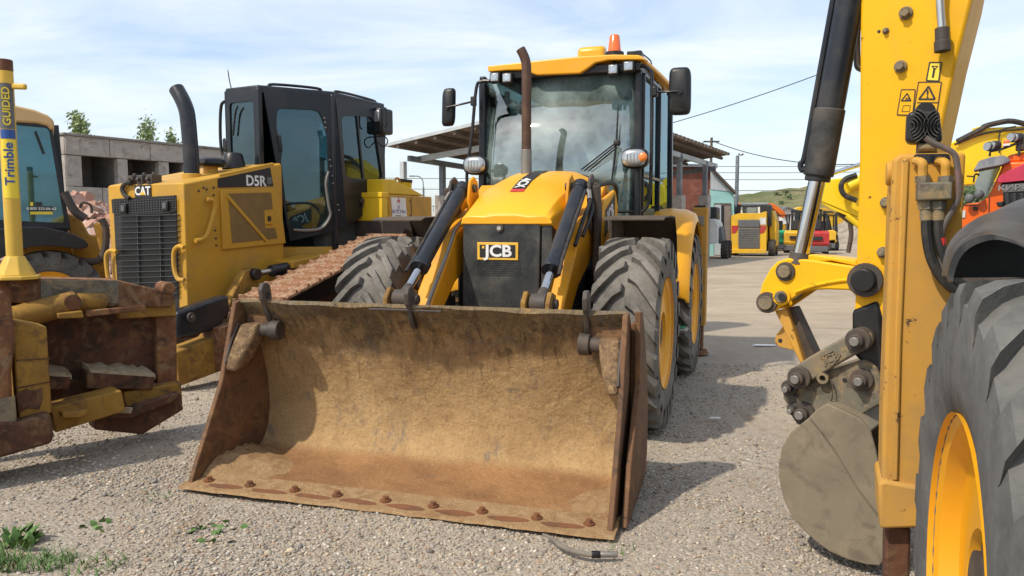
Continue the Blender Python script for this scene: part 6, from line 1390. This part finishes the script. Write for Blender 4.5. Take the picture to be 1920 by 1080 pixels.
# ---------------------------------------------------------------- hill
def hillmat():
    m, N, L, P = nodes('hill_grass'); co = coord(N)
    c = mixc(N, L, ramp(N, L, noise(N, L, co, .05, 8, .65), .40, .62), (.10,.12,.05), (.19,.175,.10))
    c = mixc(N, L, ramp(N, L, noise(N, L, co, .09, 8, .7, .6), .60, .68), c, (.30,.24,.17)); c = mixc(N, L, ramp(N, L, noise(N, L, co, .5, 6, .7), .5, .68), c, (.06,.095,.03))
    L.new(c, P.inputs['Base Color']); P.inputs['Roughness'].default_value = 1; P.inputs['Specular IOR Level'].default_value = .05; bump(N, L, P, noise(N, L, co, .6, 6), .8, .5)
hillmat()
def hill():
    nx, ny = 90, 26; vs = []; rng = np.random.default_rng(4); ph = rng.random(8)*6.28
    for j in range(ny):
        for i in range(nx):
            x = 30+i*2.6; y = 112+j*4.5
            f = 1/(1+math.exp(-(x-40)/6.5)); b = min(1, (j/8))**1.1; h_ = f*(9.5+.045*(x-60))*b
            h_ += f*b*(.35*math.sin(x*.23+ph[0])+.25*math.sin(x*.61+y*.3+ph[1])+.3*math.sin(y*.35+ph[2]))
            vs.append((x, y, h_-.3))
    m = MB(); m.add(vs, [(j*nx+i, j*nx+i+1, (j+1)*nx+i+1, (j+1)*nx+i) for j in range(ny-1) for i in range(nx-1)]); struct(m.build('hill', 'hill_grass', ang=90))
hill()
def scrub():
    rng = np.random.default_rng(14); m = MB()
    for k in range(170):
        x = 40+rng.random()*75; y = 118+rng.random()*32; f = 1/(1+math.exp(-(x-40)/6.5)); b = min(1, (y-112)/36)**1.1; z0 = f*(9.5+.045*(x-60))*b-.3; r_ = .22+.5*rng.random()**2
        for q in range(22):
            c_ = V((x, y, z0))+V(rng.normal(0, .45, 3)*np.array([1,1,.6]))*r_+V((0,0,r_*.4)); n_ = V(rng.normal(0, 1, 3)).normalized(); u_ = n_.orthogonal().normalized()*r_*.35; v_ = n_.cross(u_); m.add([c_-u_, c_+v_, c_+u_, c_-v_], [(0,1,2,3)])
    tag(m.build('hill_scrub', 'leaf_dark', None, ang=180), 'low dark scrub dotted over the grassy hillside', 'scrub', kind='stuff')
scrub()
# spoil bank in front of it
m = MB(); vs = []; nx, ny = 40, 10; rng = np.random.default_rng(8)
for j in range(ny):
    for i in range(nx):
        x = 25.2+i*.7; y = 58+j*1.1; e_ = min(1, i/9); vs.append((x, y, e_*(2.3*min(1, j/5)**.8+.25*rng.random()*min(1, j))-.05))
m.add(vs, [(j*nx+i, j*nx+i+1, (j+1)*nx+i+1, (j+1)*nx+i) for j in range(ny-1) for i in range(nx-1)])
patchy('spoil', [(.30,.25,.19), (.22,.18,.13), (.38,.33,.26)], .8, 1, .8, .1); struct(m.build('embankment', 'spoil', ang=60))
# bushes along the far right and a few shrubs below the hill
for px, top, d_, w_, sd, lb_ in ((1820,372,30,2.6,21,'dark bushy tree glimpsed between the stabiliser and the orange truck'),):
    o_ = atdepth(px, 450, d_); tree('bush', lb_, (o_.x, o_.y, 0), atdepth(px, top, d_).z, w_, 2200, sd, .12, .3, 'leaf_dark')
# white hut
HT = FF(70, 1480); ht = thing('gabled_hut', 'small white hut with grey pitched roof at the foot of the hill', 'hut', HT)
fp(HT, [(1466,394), (1477,389), (1502,397), (1502,440), (1466,440)], 0, 4, 'wall', 'hut_white', ht); fp(HT, [(1463,396), (1477,387.5), (1506,397), (1506,399), (1477,390), (1463,398)], -.4, 4.2, 'roof', 'far_grey', ht)
# ---------------------------------------------------------------- compact loader, rear towards the camera
paint('screen_grey', (.20,.19,.17), .6, .5, (.3,.25,.16), 3)
SK = FF(36, 1405, -24); sk = thing('skid_steer', 'yellow skid steer with grey radiator screen parked beside the turquoise workshop', 'skid steer', SK)
bd_ = fp(SK, rounded([(1371,404), (1386,400), (1424,400), (1437,396), (1437,472), (1371,474)], 2), .12, 2.2, 'body', 'far_yellow', sk, .04)
fp(SK, rc(1384,412,1424,426), .02, .12, 'bonnet_lid', 'far_grey', sk, .02)
fp(SK, rc(1384,427,1424,466), .05, .118, 'radiator_screen', 'screen_grey', sk, .02)
for k in range(14): fp(SK, rc(1385+k*2.8,428,1385.6+k*2.8,465), .03, .048, 'screen_bar', 'far_grey', sk)
for k in range(9): fp(SK, rc(1385,430+k*4,1423,430.7+k*4), .02, .029, 'screen_bar', 'far_grey', sk)
for x in (1372, 1424.5): fp(SK, [(x,423), (x+12,423), (x+12,428), (x+8,436), (x,438)], .10, .118, 'red_flash', 'far_red', sk)
fp(SK, rc(1424.5,408,1436,421), .095, .116, 'label_plate', 'far_white', sk)
fp(SK, rc(1371,467,1437,475), -.02, .118, 'bumper', 'far_yellow', sk, .02)
fp(SK, rc(1381,383,1444,404), .9, 2.2, 'cab', 'far_black', sk, .05); fp(SK, rc(1392,389,1421,408), .85, .895, 'rear_window', 'far_glass', sk); fp(SK, rc(1389,388,1392,409), .82, .9, 'window_post', 'far_white', sk); fp(SK, rc(1421,388,1425,409), .82, .9, 'window_post', 'far_white', sk)
fp(SK, [(1441,399), (1449,394), (1456,420), (1455,462), (1444,464)], .8, 2.4, 'lift_arm', 'far_yellow', sk, .03)
fp(SK, rc(1437,385,1446,424), .5, .9, 'exhaust_shield', 'far_black', sk, .03)
for x, v in ((1.0,.6), (1.0,1.9), (-.90,.6), (-.90,1.9)):
    wheel(sk, (x, v, .40), .41, .30, .22, 1 if x > 0 else -1, 1, nl=14, trub='far_rubber', rimmat='far_yellow')
# white one next to it
SW = FF(33, 1345, -22); sw = thing('skid_steer', 'white skid steer with dark red wheels half hidden behind the stabiliser', 'skid steer', SW)
fp(SW, [(1318,412), (1340,410), (1346,420), (1346,455), (1318,460)], .1, 2.0, 'body', 'far_white', sw, .04); fp(SW, rc(1322,388,1344,412), .6, 1.8, 'cab', 'far_black', sw, .05); fp(SW, [(1346,430), (1352,424), (1356,452), (1348,458)], .4, 1.9, 'lift_arm', 'far_grey', sw, .03)
plain('wheel_maroon', (.14,.03,.03), .7)
for x, v in ((.28,.5), (.28,1.7), (-.9,.5), (-.9,1.7)): wheel(sw, (x, v, .40), .41, .30, .22, 1 if x > 0 else -1, 1, nl=14, trub='far_rubber', rimmat='wheel_maroon')
# orange excavator behind
OE = FF(46, 1430); oe = thing('mini_excavator', 'orange excavator with arched boom behind the yellow skid steer', 'excavator', OE)
def z6(pts): return [(1340+.1458*x, 360+.1458*y) for x, y in pts]
fp(OE, z6([(490,195), (620,175), (700,145), (760,150), (860,220), (930,290), (900,330), (860,320), (800,250), (740,205), (520,225)]), 0, .35, 'boom', 'far_orange', oe, .03)
fp(OE, z6([(300,165), (315,140), (480,140), (520,190), (520,222), (440,210), (490,285), (450,310), (400,290), (350,260), (320,215)]), .0, .3, 'stick', 'far_orange', oe, .03)
m = MB(); m.bar(OE.on(1388,382,'y',-.02), OE.on(1440,381,'y',-.02), .10, .12); m.build('boom_ram', 'steel_bright', oe)
fp(OE, rc(1414,385,1432,388.5), -.02, -.002, 'boom_mark', 'far_white', oe)
fp(OE, rounded(z6([(560,260), (600,215), (720,200), (800,215), (830,270), (830,420), (560,420)]), 2), .5, 2.0, 'cab', 'far_white', oe, .05); fp(OE, rounded(z6([(590,240), (620,215), (760,212), (800,235), (800,262), (590,262)]), 1), .38, .5, 'cab_roof', 'far_black', oe, .02)
fp(OE, z6([(600,270), (700,270), (700,350), (600,350)]), .44, .495, 'cab_window', 'far_glass', oe); fp(OE, z6([(715,270), (790,270), (790,350), (715,350)]), .44, .495, 'cab_window', 'far_glass', oe)
fp(OE, rc(1430,420,1478,452), .3, 2.2, 'upper_body', 'far_yellow', oe, .05); fp(OE, rc(1428,452,1480,474), 0, 2.6, 'crawler', 'far_black', oe, .1)
# white van behind
VN = FF(50, 1385); vn = thing('van', 'pale van standing behind the corner of the turquoise workshop', 'van', VN)
fp(VN, rounded(rc(1374,398,1412,468), 5), 0, 2, 'body', 'far_white', vn, .1); fp(VN, rc(1380,405,1404,420), -.03, -.005, 'windscreen', 'far_glass', vn)
for x in (1380, 1406):
    q = VN.on(x, 465, 'y', 0); m = MB(); m.cyl((q.x-.1,.2,.35), (q.x+.1,.2,.35), .35, n=18); m.build('wheel', 'far_rubber', vn)
# ---------------------------------------------------------------- forklifts
def forklift(d_, px, body, label, hw, back=1, grey=True, rearview=True):
    fr = FF(d_, px); f = thing('forklift', label, 'forklift', fr, group=None)
    k = hw
    m = MB(); m.loft([[(-k,0,.42),(k,0,.42),(k,0,.62),(-k,0,.62)], [(-k*1.0,-.10,.62),(k*1.0,-.10,.62),(k,-.06,1.10),(-k,-.06,1.10)], [(-k,.1,.62),(k,.1,.62),(k*.95,.16,1.22),(-k*.95,.16,1.22)], [(-k,1.1,.45),(k,1.1,.45),(k,1.1,1.12),(-k,1.1,1.12)], [(-k,1.9,.3),(k,1.9,.3),(k,1.9,.7),(-k,1.9,.7)]]); m.build('counterweight', body, f, bev=.05)
    m = MB(); m.box((-k*.95, -.02, .14), (k*.95, 1.9, .44)); m.build('chassis', 'far_grey', f, bev=.04)
    for x in (-k*.9, k*.9):
        for y in (.25, 1.75):
            m = MB(); m.bar((x*.95, y, 1.05), (x*.85, y+(.25 if y < 1 else -.15), 2.08), .07, .07); m.build('guard_post', 'far_black', f)
    m = MB()
    m.box((-k*.85, .42, 2.05), (k*.85, 1.65, 2.10)); m.build('guard_roof', 'far_black', f, bev=.02)
    for x in (-.32, .32):
        m = MB(); m.box((x-.06, 2.05, .1), (x+.06, 2.25, 2.35)); m.build('mast_rail', 'far_black', f)
    m = MB(); m.box((-.4,2.06,2.2), (.4,2.2,2.32)); m.build('mast_tie', 'far_black', f)
    m = MB(); m.box((-.25,.55,1.15), (.25,1.0,1.3)); m.box((-.25,.5,1.25), (.25,.62,1.75)); m.build('seat', 'seat_black', f, bev=.04)
    m = MB(); m.box((-k*.45,-.115,.74), (k*.45,-.07,.92)); m.build('vent', 'far_black', f)
    for x in (-k*.86, k*.86):
        for y in (.45, 1.75):
            m = MB(); m.cyl((x-.1,y,.28), (x+.1,y,.28), .28, n=20); w_ = m.build('wheel', 'far_rubber', f, bev=.03); m = MB(); m.cyl((x-.105,y,.28), (x+.105,y,.28), .13, n=14); m.build('rim', body, w_)
    return f
f = forklift(38, 1531, 'far_red', 'red forklift with its counterweight turned towards the digger arm ram', .60); f.rotation_euler = (0,0,R(-18))
f = forklift(44, 1567, 'far_yellow', 'yellow forklift standing side on beyond the red one', .55); f.rotation_euler = (0,0,R(62))
f = forklift(40, 1490, 'far_yellow', 'yellow forklift between the green machine and the red forklift', .55); f.rotation_euler = (0,0,R(-25))
f = forklift(43, 1472, 'far_green', 'green forklift half hidden behind the yellow skid steer', .55); f.rotation_euler = (0,0,R(20))
f = forklift(47, 1512, 'far_orange', 'orange forklift with tall mast furthest back behind the red one', .55); f.rotation_euler = (0,0,R(150))
f = forklift(46, 1545, 'far_grey', 'dark grey forklift turned backwards between the red and yellow ones', .55); f.rotation_euler = (0,0,R(165))
# far yellow crane beam
FC = FF(75, 1555); fc = thing('truck_crane', 'yellow crane boom lying low behind the forklifts', 'crane', FC); fp(FC, [(1490,392), (1500,388), (1600,392), (1600,402), (1496,400)], 0, 1, 'boom', 'far_yellow', fc, .05); fp(FC, rc(1540,400,1600,440), .2, 2.5, 'carrier', 'far_yellow', fc, .1)
for x in (1550, 1590):
    q = FC.on(x, 440, 'y', 0); m = MB(); m.cyl((q.x,.1,.5), (q.x,.5,.5), .5, n=18); m.build('wheel', 'far_rubber', fc)
# ---------------------------------------------------------------- yellow excavator arm crossing behind the digger arm
YE = FF(14.5, 1700, -12); ye = thing('crawler_excavator', 'bright yellow excavator whose long boom reaches across behind the digger arm', 'excavator', YE)
fp(YE, [(1534,375), (1540,341), (1548,337), (1612,330), (1800,262), (1842,240), (1925,236), (2100,250), (2300,330), (2300,420), (2100,345), (1925,338), (1800,348), (1700,392), (1609,407)], 0, .45, 'boom', 'excavator_yellow', ye, .02)
fp(YE, [(1534,376), (1609,408), (1612,414), (1560,392)], .02, .43, 'boom_underside', 'excavator_yellow', ye)
m = MB(); m.cyl(YE.on(1538,332,'y',.2), YE.on(1640,300,'y',.2), .045, n=12); m.build('bucket_ram_rod', 'chrome', ye)
m = MB(); m.cyl(YE.on(1538,333,'y',.1), YE.on(1538,333,'y',.1)+V((0,.3,0)), .08, n=14); m.build('rod_eye', 'excavator_yellow', ye)
m = MB(); m.cyl(YE.on(1590,350,'y',-.12), YE.on(1625,332,'y',-.12), .11, n=14); m.build('stick_ram', 'excavator_yellow', ye)
m = MB(); m.tube(arc([YE.on(x, y, 'y', -.2) for x, y in ((1606,328), (1585,336), (1577,350), (1584,366), (1606,376))], 5), .05, 8); m.build('ram_hose', 'hose', ye)
fp(YE, [(1571,392), (1580,396), (1606,418), (1600,424), (1572,402)], .1, .3, 'link_ram', 'brown_guard', ye, .02)
m = MB(); m.cyl(YE.on(1588,404,'y',.05), YE.on(1612,424,'y',.05), .06, n=12); m.build('link_rod', 'excavator_yellow', ye)
m = MB(); m.tube(arc([YE.on(x, y, 'y', .1) for x, y in ((1594,420), (1596,440), (1592,465), (1590,474))], 5), .045, 8); m.build('hook', 'brown_guard', ye)
for pts, r_ in (([(1795,268), (1838,246), (1846,240), (1868,234), (1895,230), (1925,236)], .05), ([(1790,274), (1850,252), (1925,244)], .02), ([(1874,290), (1873,262), (1880,246), (1905,240)], .014)):
    m = MB(); m.tube(arc([YE.on(x, y-3, 'y', -.06) for x, y in pts], 5), r_, 8); m.build('boom_hose', 'hose', ye)
m = MB(); m.bar(YE.on(1795,266,'y',-.03), YE.on(1845,243,'y',-.03), .06, .10, (0,1,0)); m.build('hose_rail', 'rust_yellow', ye)
fp(YE, [(1832,248), (1832,238), (1844,236), (1846,244)], -.05, .2, 'hose_clamp', 'excavator_yellow', ye, .01)
q = YE.on(2150, 420, 'y', .5); m = MB(); m.box((q.x-.4,-.8,1.0), (q.x+3.2,1.8,2.1)); m.build('upper_body', 'excavator_yellow', ye, bev=.08); m = MB(); m.box((q.x-.2,-1.3,0), (q.x+3.2,-.7,.9)); m.build('crawler', 'far_black', ye, bev=.2); m = MB(); m.box((q.x-.2,1.2,0), (q.x+3.2,1.8,.9)); m.build('crawler', 'far_black', ye, bev=.2); m = MB(); m.box((q.x+.6,-.6,.8), (q.x+2.4,1.3,1.02)); m.build('turntable', 'far_black', ye)
# ---------------------------------------------------------------- orange truck
OT = FF(12.0, 1850, -34); ot = thing('truck', 'bright orange off-road truck cab with roof lights behind the stabiliser', 'truck', OT)
def z9(pts): return [(1780+.1852*x, 220+.1852*y) for x, y in pts]
fp(OT, z9([(150,880), (300,860), (400,800), (540,480), (620,450), (900,440), (1100,440), (1100,1500), (100,1500), (110,1060)]), .0, 2.1, 'cab', 'truck_orange', ot, .03)
fp(OT, z9([(545,455), (600,380), (740,350), (1100,330), (1100,450)]), .1, 2.0, 'cab_roof', 'truck_orange', ot, .04)
fp(OT, rounded(z9([(255,680), (310,520), (500,490), (520,510), (380,800), (300,790)]), 3), -.02, .02, 'windscreen', 'far_glass', ot)
fp(OT, rounded(z9([(240,545), (300,440), (430,400), (560,385), (620,430), (600,450), (520,480), (310,520)]), 3), -.35, .10, 'sun_visor', 'post_grey', ot, .02)
fp(OT, z9([(395,960), (400,810), (410,810), (405,960)]), -.012, -.001, 'door_seam', 'black_print', ot); fp(OT, z9([(150,884), (300,878), (300,886), (150,892)]), -.012, -.001, 'hood_seam', 'black_print', ot)
fp(OT, z9([(235,905), (285,900), (285,940), (238,940)]), -.06, -.0, 'side_lamp', 'far_black', ot, .01); fp(OT, z9([(135,945), (165,940), (160,1015), (130,1015)]), -.02, 0, 'hood_vent', 'far_white', ot)
for x, y in ((300,780), (205,820)):
    q = OT.on(*z9([(x, y)])[0], 'y', -.15); m = MB(); m.sphere(q, .07, sc=(1,.7,1.1)); m.build('mirror', 'far_grey', ot)
fp(OT, z9([(300,770), (350,765), (350,805), (305,810)]), -.12, -.05, 'mirror_box', 'far_black', ot, .01)
m = MB(); m.tube(arc([OT.on(*z9([p])[0], 'y', -.12) for p in ((245,660), (255,590), (270,575), (300,580))], 4), .014, 6); m.tube([OT.on(*z9([p])[0], 'y', -.1) for p in ((175,595), (260,600))], .012, 6); m.build('mirror_arm', 'far_black', ot)
m = MB(); m.tube([OT.on(*z9([p])[0], 'y', .0) for p in ((408,395), (415,345), (520,325), (720,250), (900,215))], .02, 6); m.build('light_bar', 'far_black', ot)
m = MB(); m.tube([OT.on(*z9([p])[0], 'y', .0) for p in ((705,390), (712,255))], .02, 6); m.build('light_bar_stay', 'far_black', ot)
for x, y in ((410,295), (455,285), (650,205), (685,205)):
    q = OT.on(*z9([(x, y)])[0], 'y', -.02); m = MB(); m.cyl(q+V((-.03,-.02,0)), q+V((.05,.06,0)), .075, n=16); lp = m.build('spot_lamp', 'far_black', ot, bev=.01); m = MB(); m.cyl(q+V((-.045,-.035,0)), q+V((-.03,-.02,0)), .066, n=16); m.build('lamp_lens', 'lens', lp)
fp(OT, z9([(545,225), (605,220), (612,265), (548,275)]), -.05, .08, 'beacon', 'amber', ot, .02); fp(OT, z9([(540,268), (612,262), (612,285), (540,290)]), -.06, .09, 'beacon_base', 'far_white', ot)
fp(OT, z9([(670,280), (760,250), (760,330), (670,330)]), .0, .3, 'roof_box', 'brown_guard', ot, .02)
for y in (.2, 1.9):
    q = OT.on(1880, 500, 'y', y); m = MB(); m.cyl((q.x,y-.2,.6), (q.x,y+.2,.6), .6, n=24); m.build('wheel', 'far_rubber', ot, bev=.06)
# ---------------------------------------------------------------- red tractor nose
RT = FF(10.0, 1900, -40); rt = thing('tractor', 'crimson articulated tractor with black lettered grille beside the orange truck', 'tractor', RT)
fp(RT, rounded(z9([(480,660), (500,600), (620,530), (756,470), (1200,420), (1200,640), (756,640), (560,660)]), 3), 0, 2.2, 'bonnet', 'crimson', rt, .03)
fp(RT, z9([(510,668), (756,642), (1200,610), (1200,1400), (560,1400), (540,760)]), .05, 2.2, 'grille', 'black', rt, .02)
fp(RT, z9([(535,680), (1150,640), (1150,720), (540,760)]), .03, .048, 'name_bar', 'grey_print', rt)
plain('letter_grey', (.22,.22,.22), .5); text('КИРОВЕЦ', 'name_lettering', 'letter_grey', rt, RT.on(*z9([(770,706)])[0], 'y', .02), (1,0,.03), (0,0,1), .10, .003, .015, xs=1.3)
fp(RT, z9([(470,860), (540,850), (540,900), (490,910)]), -.1, .1, 'grille_corner', 'black', rt, .01)
for k in range(6): fp(RT, z9([(560+k*75,770), (600+k*75,766), (610+k*75,900), (570+k*75,905)]), .02, .048, 'grille_slot', 'far_black', rt, .005)
for x in (1890, 2010):
    q = RT.on(x, 520, 'y', 1.0); m = MB(); m.cyl((q.x-.25,1.1,.8), (q.x+.25,1.1,.8), .8, n=28); m.build('wheel', 'far_rubber', rt, bev=.08)
# ================================================================ small things on the gravel
def weed(label, px, py, n, h_, seed, sp=.5, broad=False, group=None):
    b = ground(px, py); rng = np.random.default_rng(seed); t = thing('weed', label, 'weed', None, (b.x, b.y, gz(b.x, b.y)-.018), group)
    for k in range(n):
        a = rng.random()*2*PI; l_ = h_*(.55+.6*rng.random()); lean = sp*(.4+.9*rng.random()); wd = (.016 if broad else .004)*(.7+.6*rng.random())
        o_ = V(((rng.random()-.5)*.10*sp*2, (rng.random()-.5)*.10*sp*2, 0)); dr = V((math.cos(a), math.sin(a), 0)); sd = V((-dr.y, dr.x, 0)); vs = []
        for i in range(5):
            f = i/4; p = o_+dr*lean*l_*f**1.5+V((0,0,l_*(f-.35*lean*f*f))); w_ = wd*(math.sin(PI*min(.98, f*.85+.12)) if broad else (1-f*.9)); vs += [p-sd*w_, p+sd*w_]
        m = MB(); m.add(vs, [(2*i, 2*i+1, 2*i+3, 2*i+2) for i in range(4)]); m.build('leaf', 'grass_blade', t, ang=180)
weed('large upright weed with broad leaves rising from gravel near the blade', 38, 1012, 40, .095, 1, .8, True)
weed('spreading tuft of thin grass at the foot of the large weed', 95, 1050, 130, .075, 2, .9)
weed('dense tuft of grass right beside the large weed', 20, 1050, 120, .085, 3, .8)
weed('loose grass sprigs between the weeds and the bucket', 180, 1060, 40, .07, 4, 1.0)
weed('tiny lone seedling on open gravel ahead of the blade', 185, 978, 10, .032, 5, .8, True)
weed('small flat weed close to the left bucket corner', 392, 985, 14, .030, 6, .9, True)
weed('sparse sprig just outside the bucket side plate', 280, 930, 22, .05, 7, .9)
weed('little green sprig under the bucket lip near the hose', 1165, 1022, 16, .04, 8, .8)
weed('bright small weed in front of the bucket lip', 412, 1000, 10, .032, 9, .9, True)
# severed hose
P_ = [(1018,1008), (1035,1016), (1052,1030), (1078,1041), (1105,1046), (1125,1046), (1158,1046)]
pts = [ground(x, y)+V((0,0,.016)) for x, y in P_]; b0 = pts[3].copy(); b0.z = 0
hs = thing('cut_hose', 'short length of grey hydraulic hose lying in front of the bucket lip', 'hose', None, b0)
paint('old_hose', (.16,.145,.12), .7, .5, (.32,.26,.19), 12)
m = MB(); m.tube([p-b0 for p in arc(pts[:6], 5)], [.006+.006*min(1, k/8) for k in range(26)], 10); m.build('hose_body', 'old_hose', hs)
m = MB(); m.cyl(pts[5]-b0, pts[6]-b0, .014, n=12); m.build('hose_end', 'grey_metal', hs, bev=.003); m = MB(); m.cyl(pts[4]-b0+V((.01,0,0)), pts[5]-b0, .018, n=8); m.build('hose_clamp', 'black', hs, bev=.003)
# a few bits of litter on the yard
for px, py, s_, lb_ in ((1340,785,.030,'white scrap of plastic on the gravel beside the front wheel'), (1432,648,.10,'flat pale strip of sheet lying in the loader shadow')):
    b = ground(px, py); m = MB(); m.prism([(-s_*1.6,-s_*.3), (s_*1.1,-s_*.45), (s_*1.6,s_*.2), (-s_*.8,s_*.5)], 'z', .0, .012); o = m.build('litter', 'white', None, bev=.002); o.location = (b.x, b.y, .0); tag(o, lb_, 'litter')
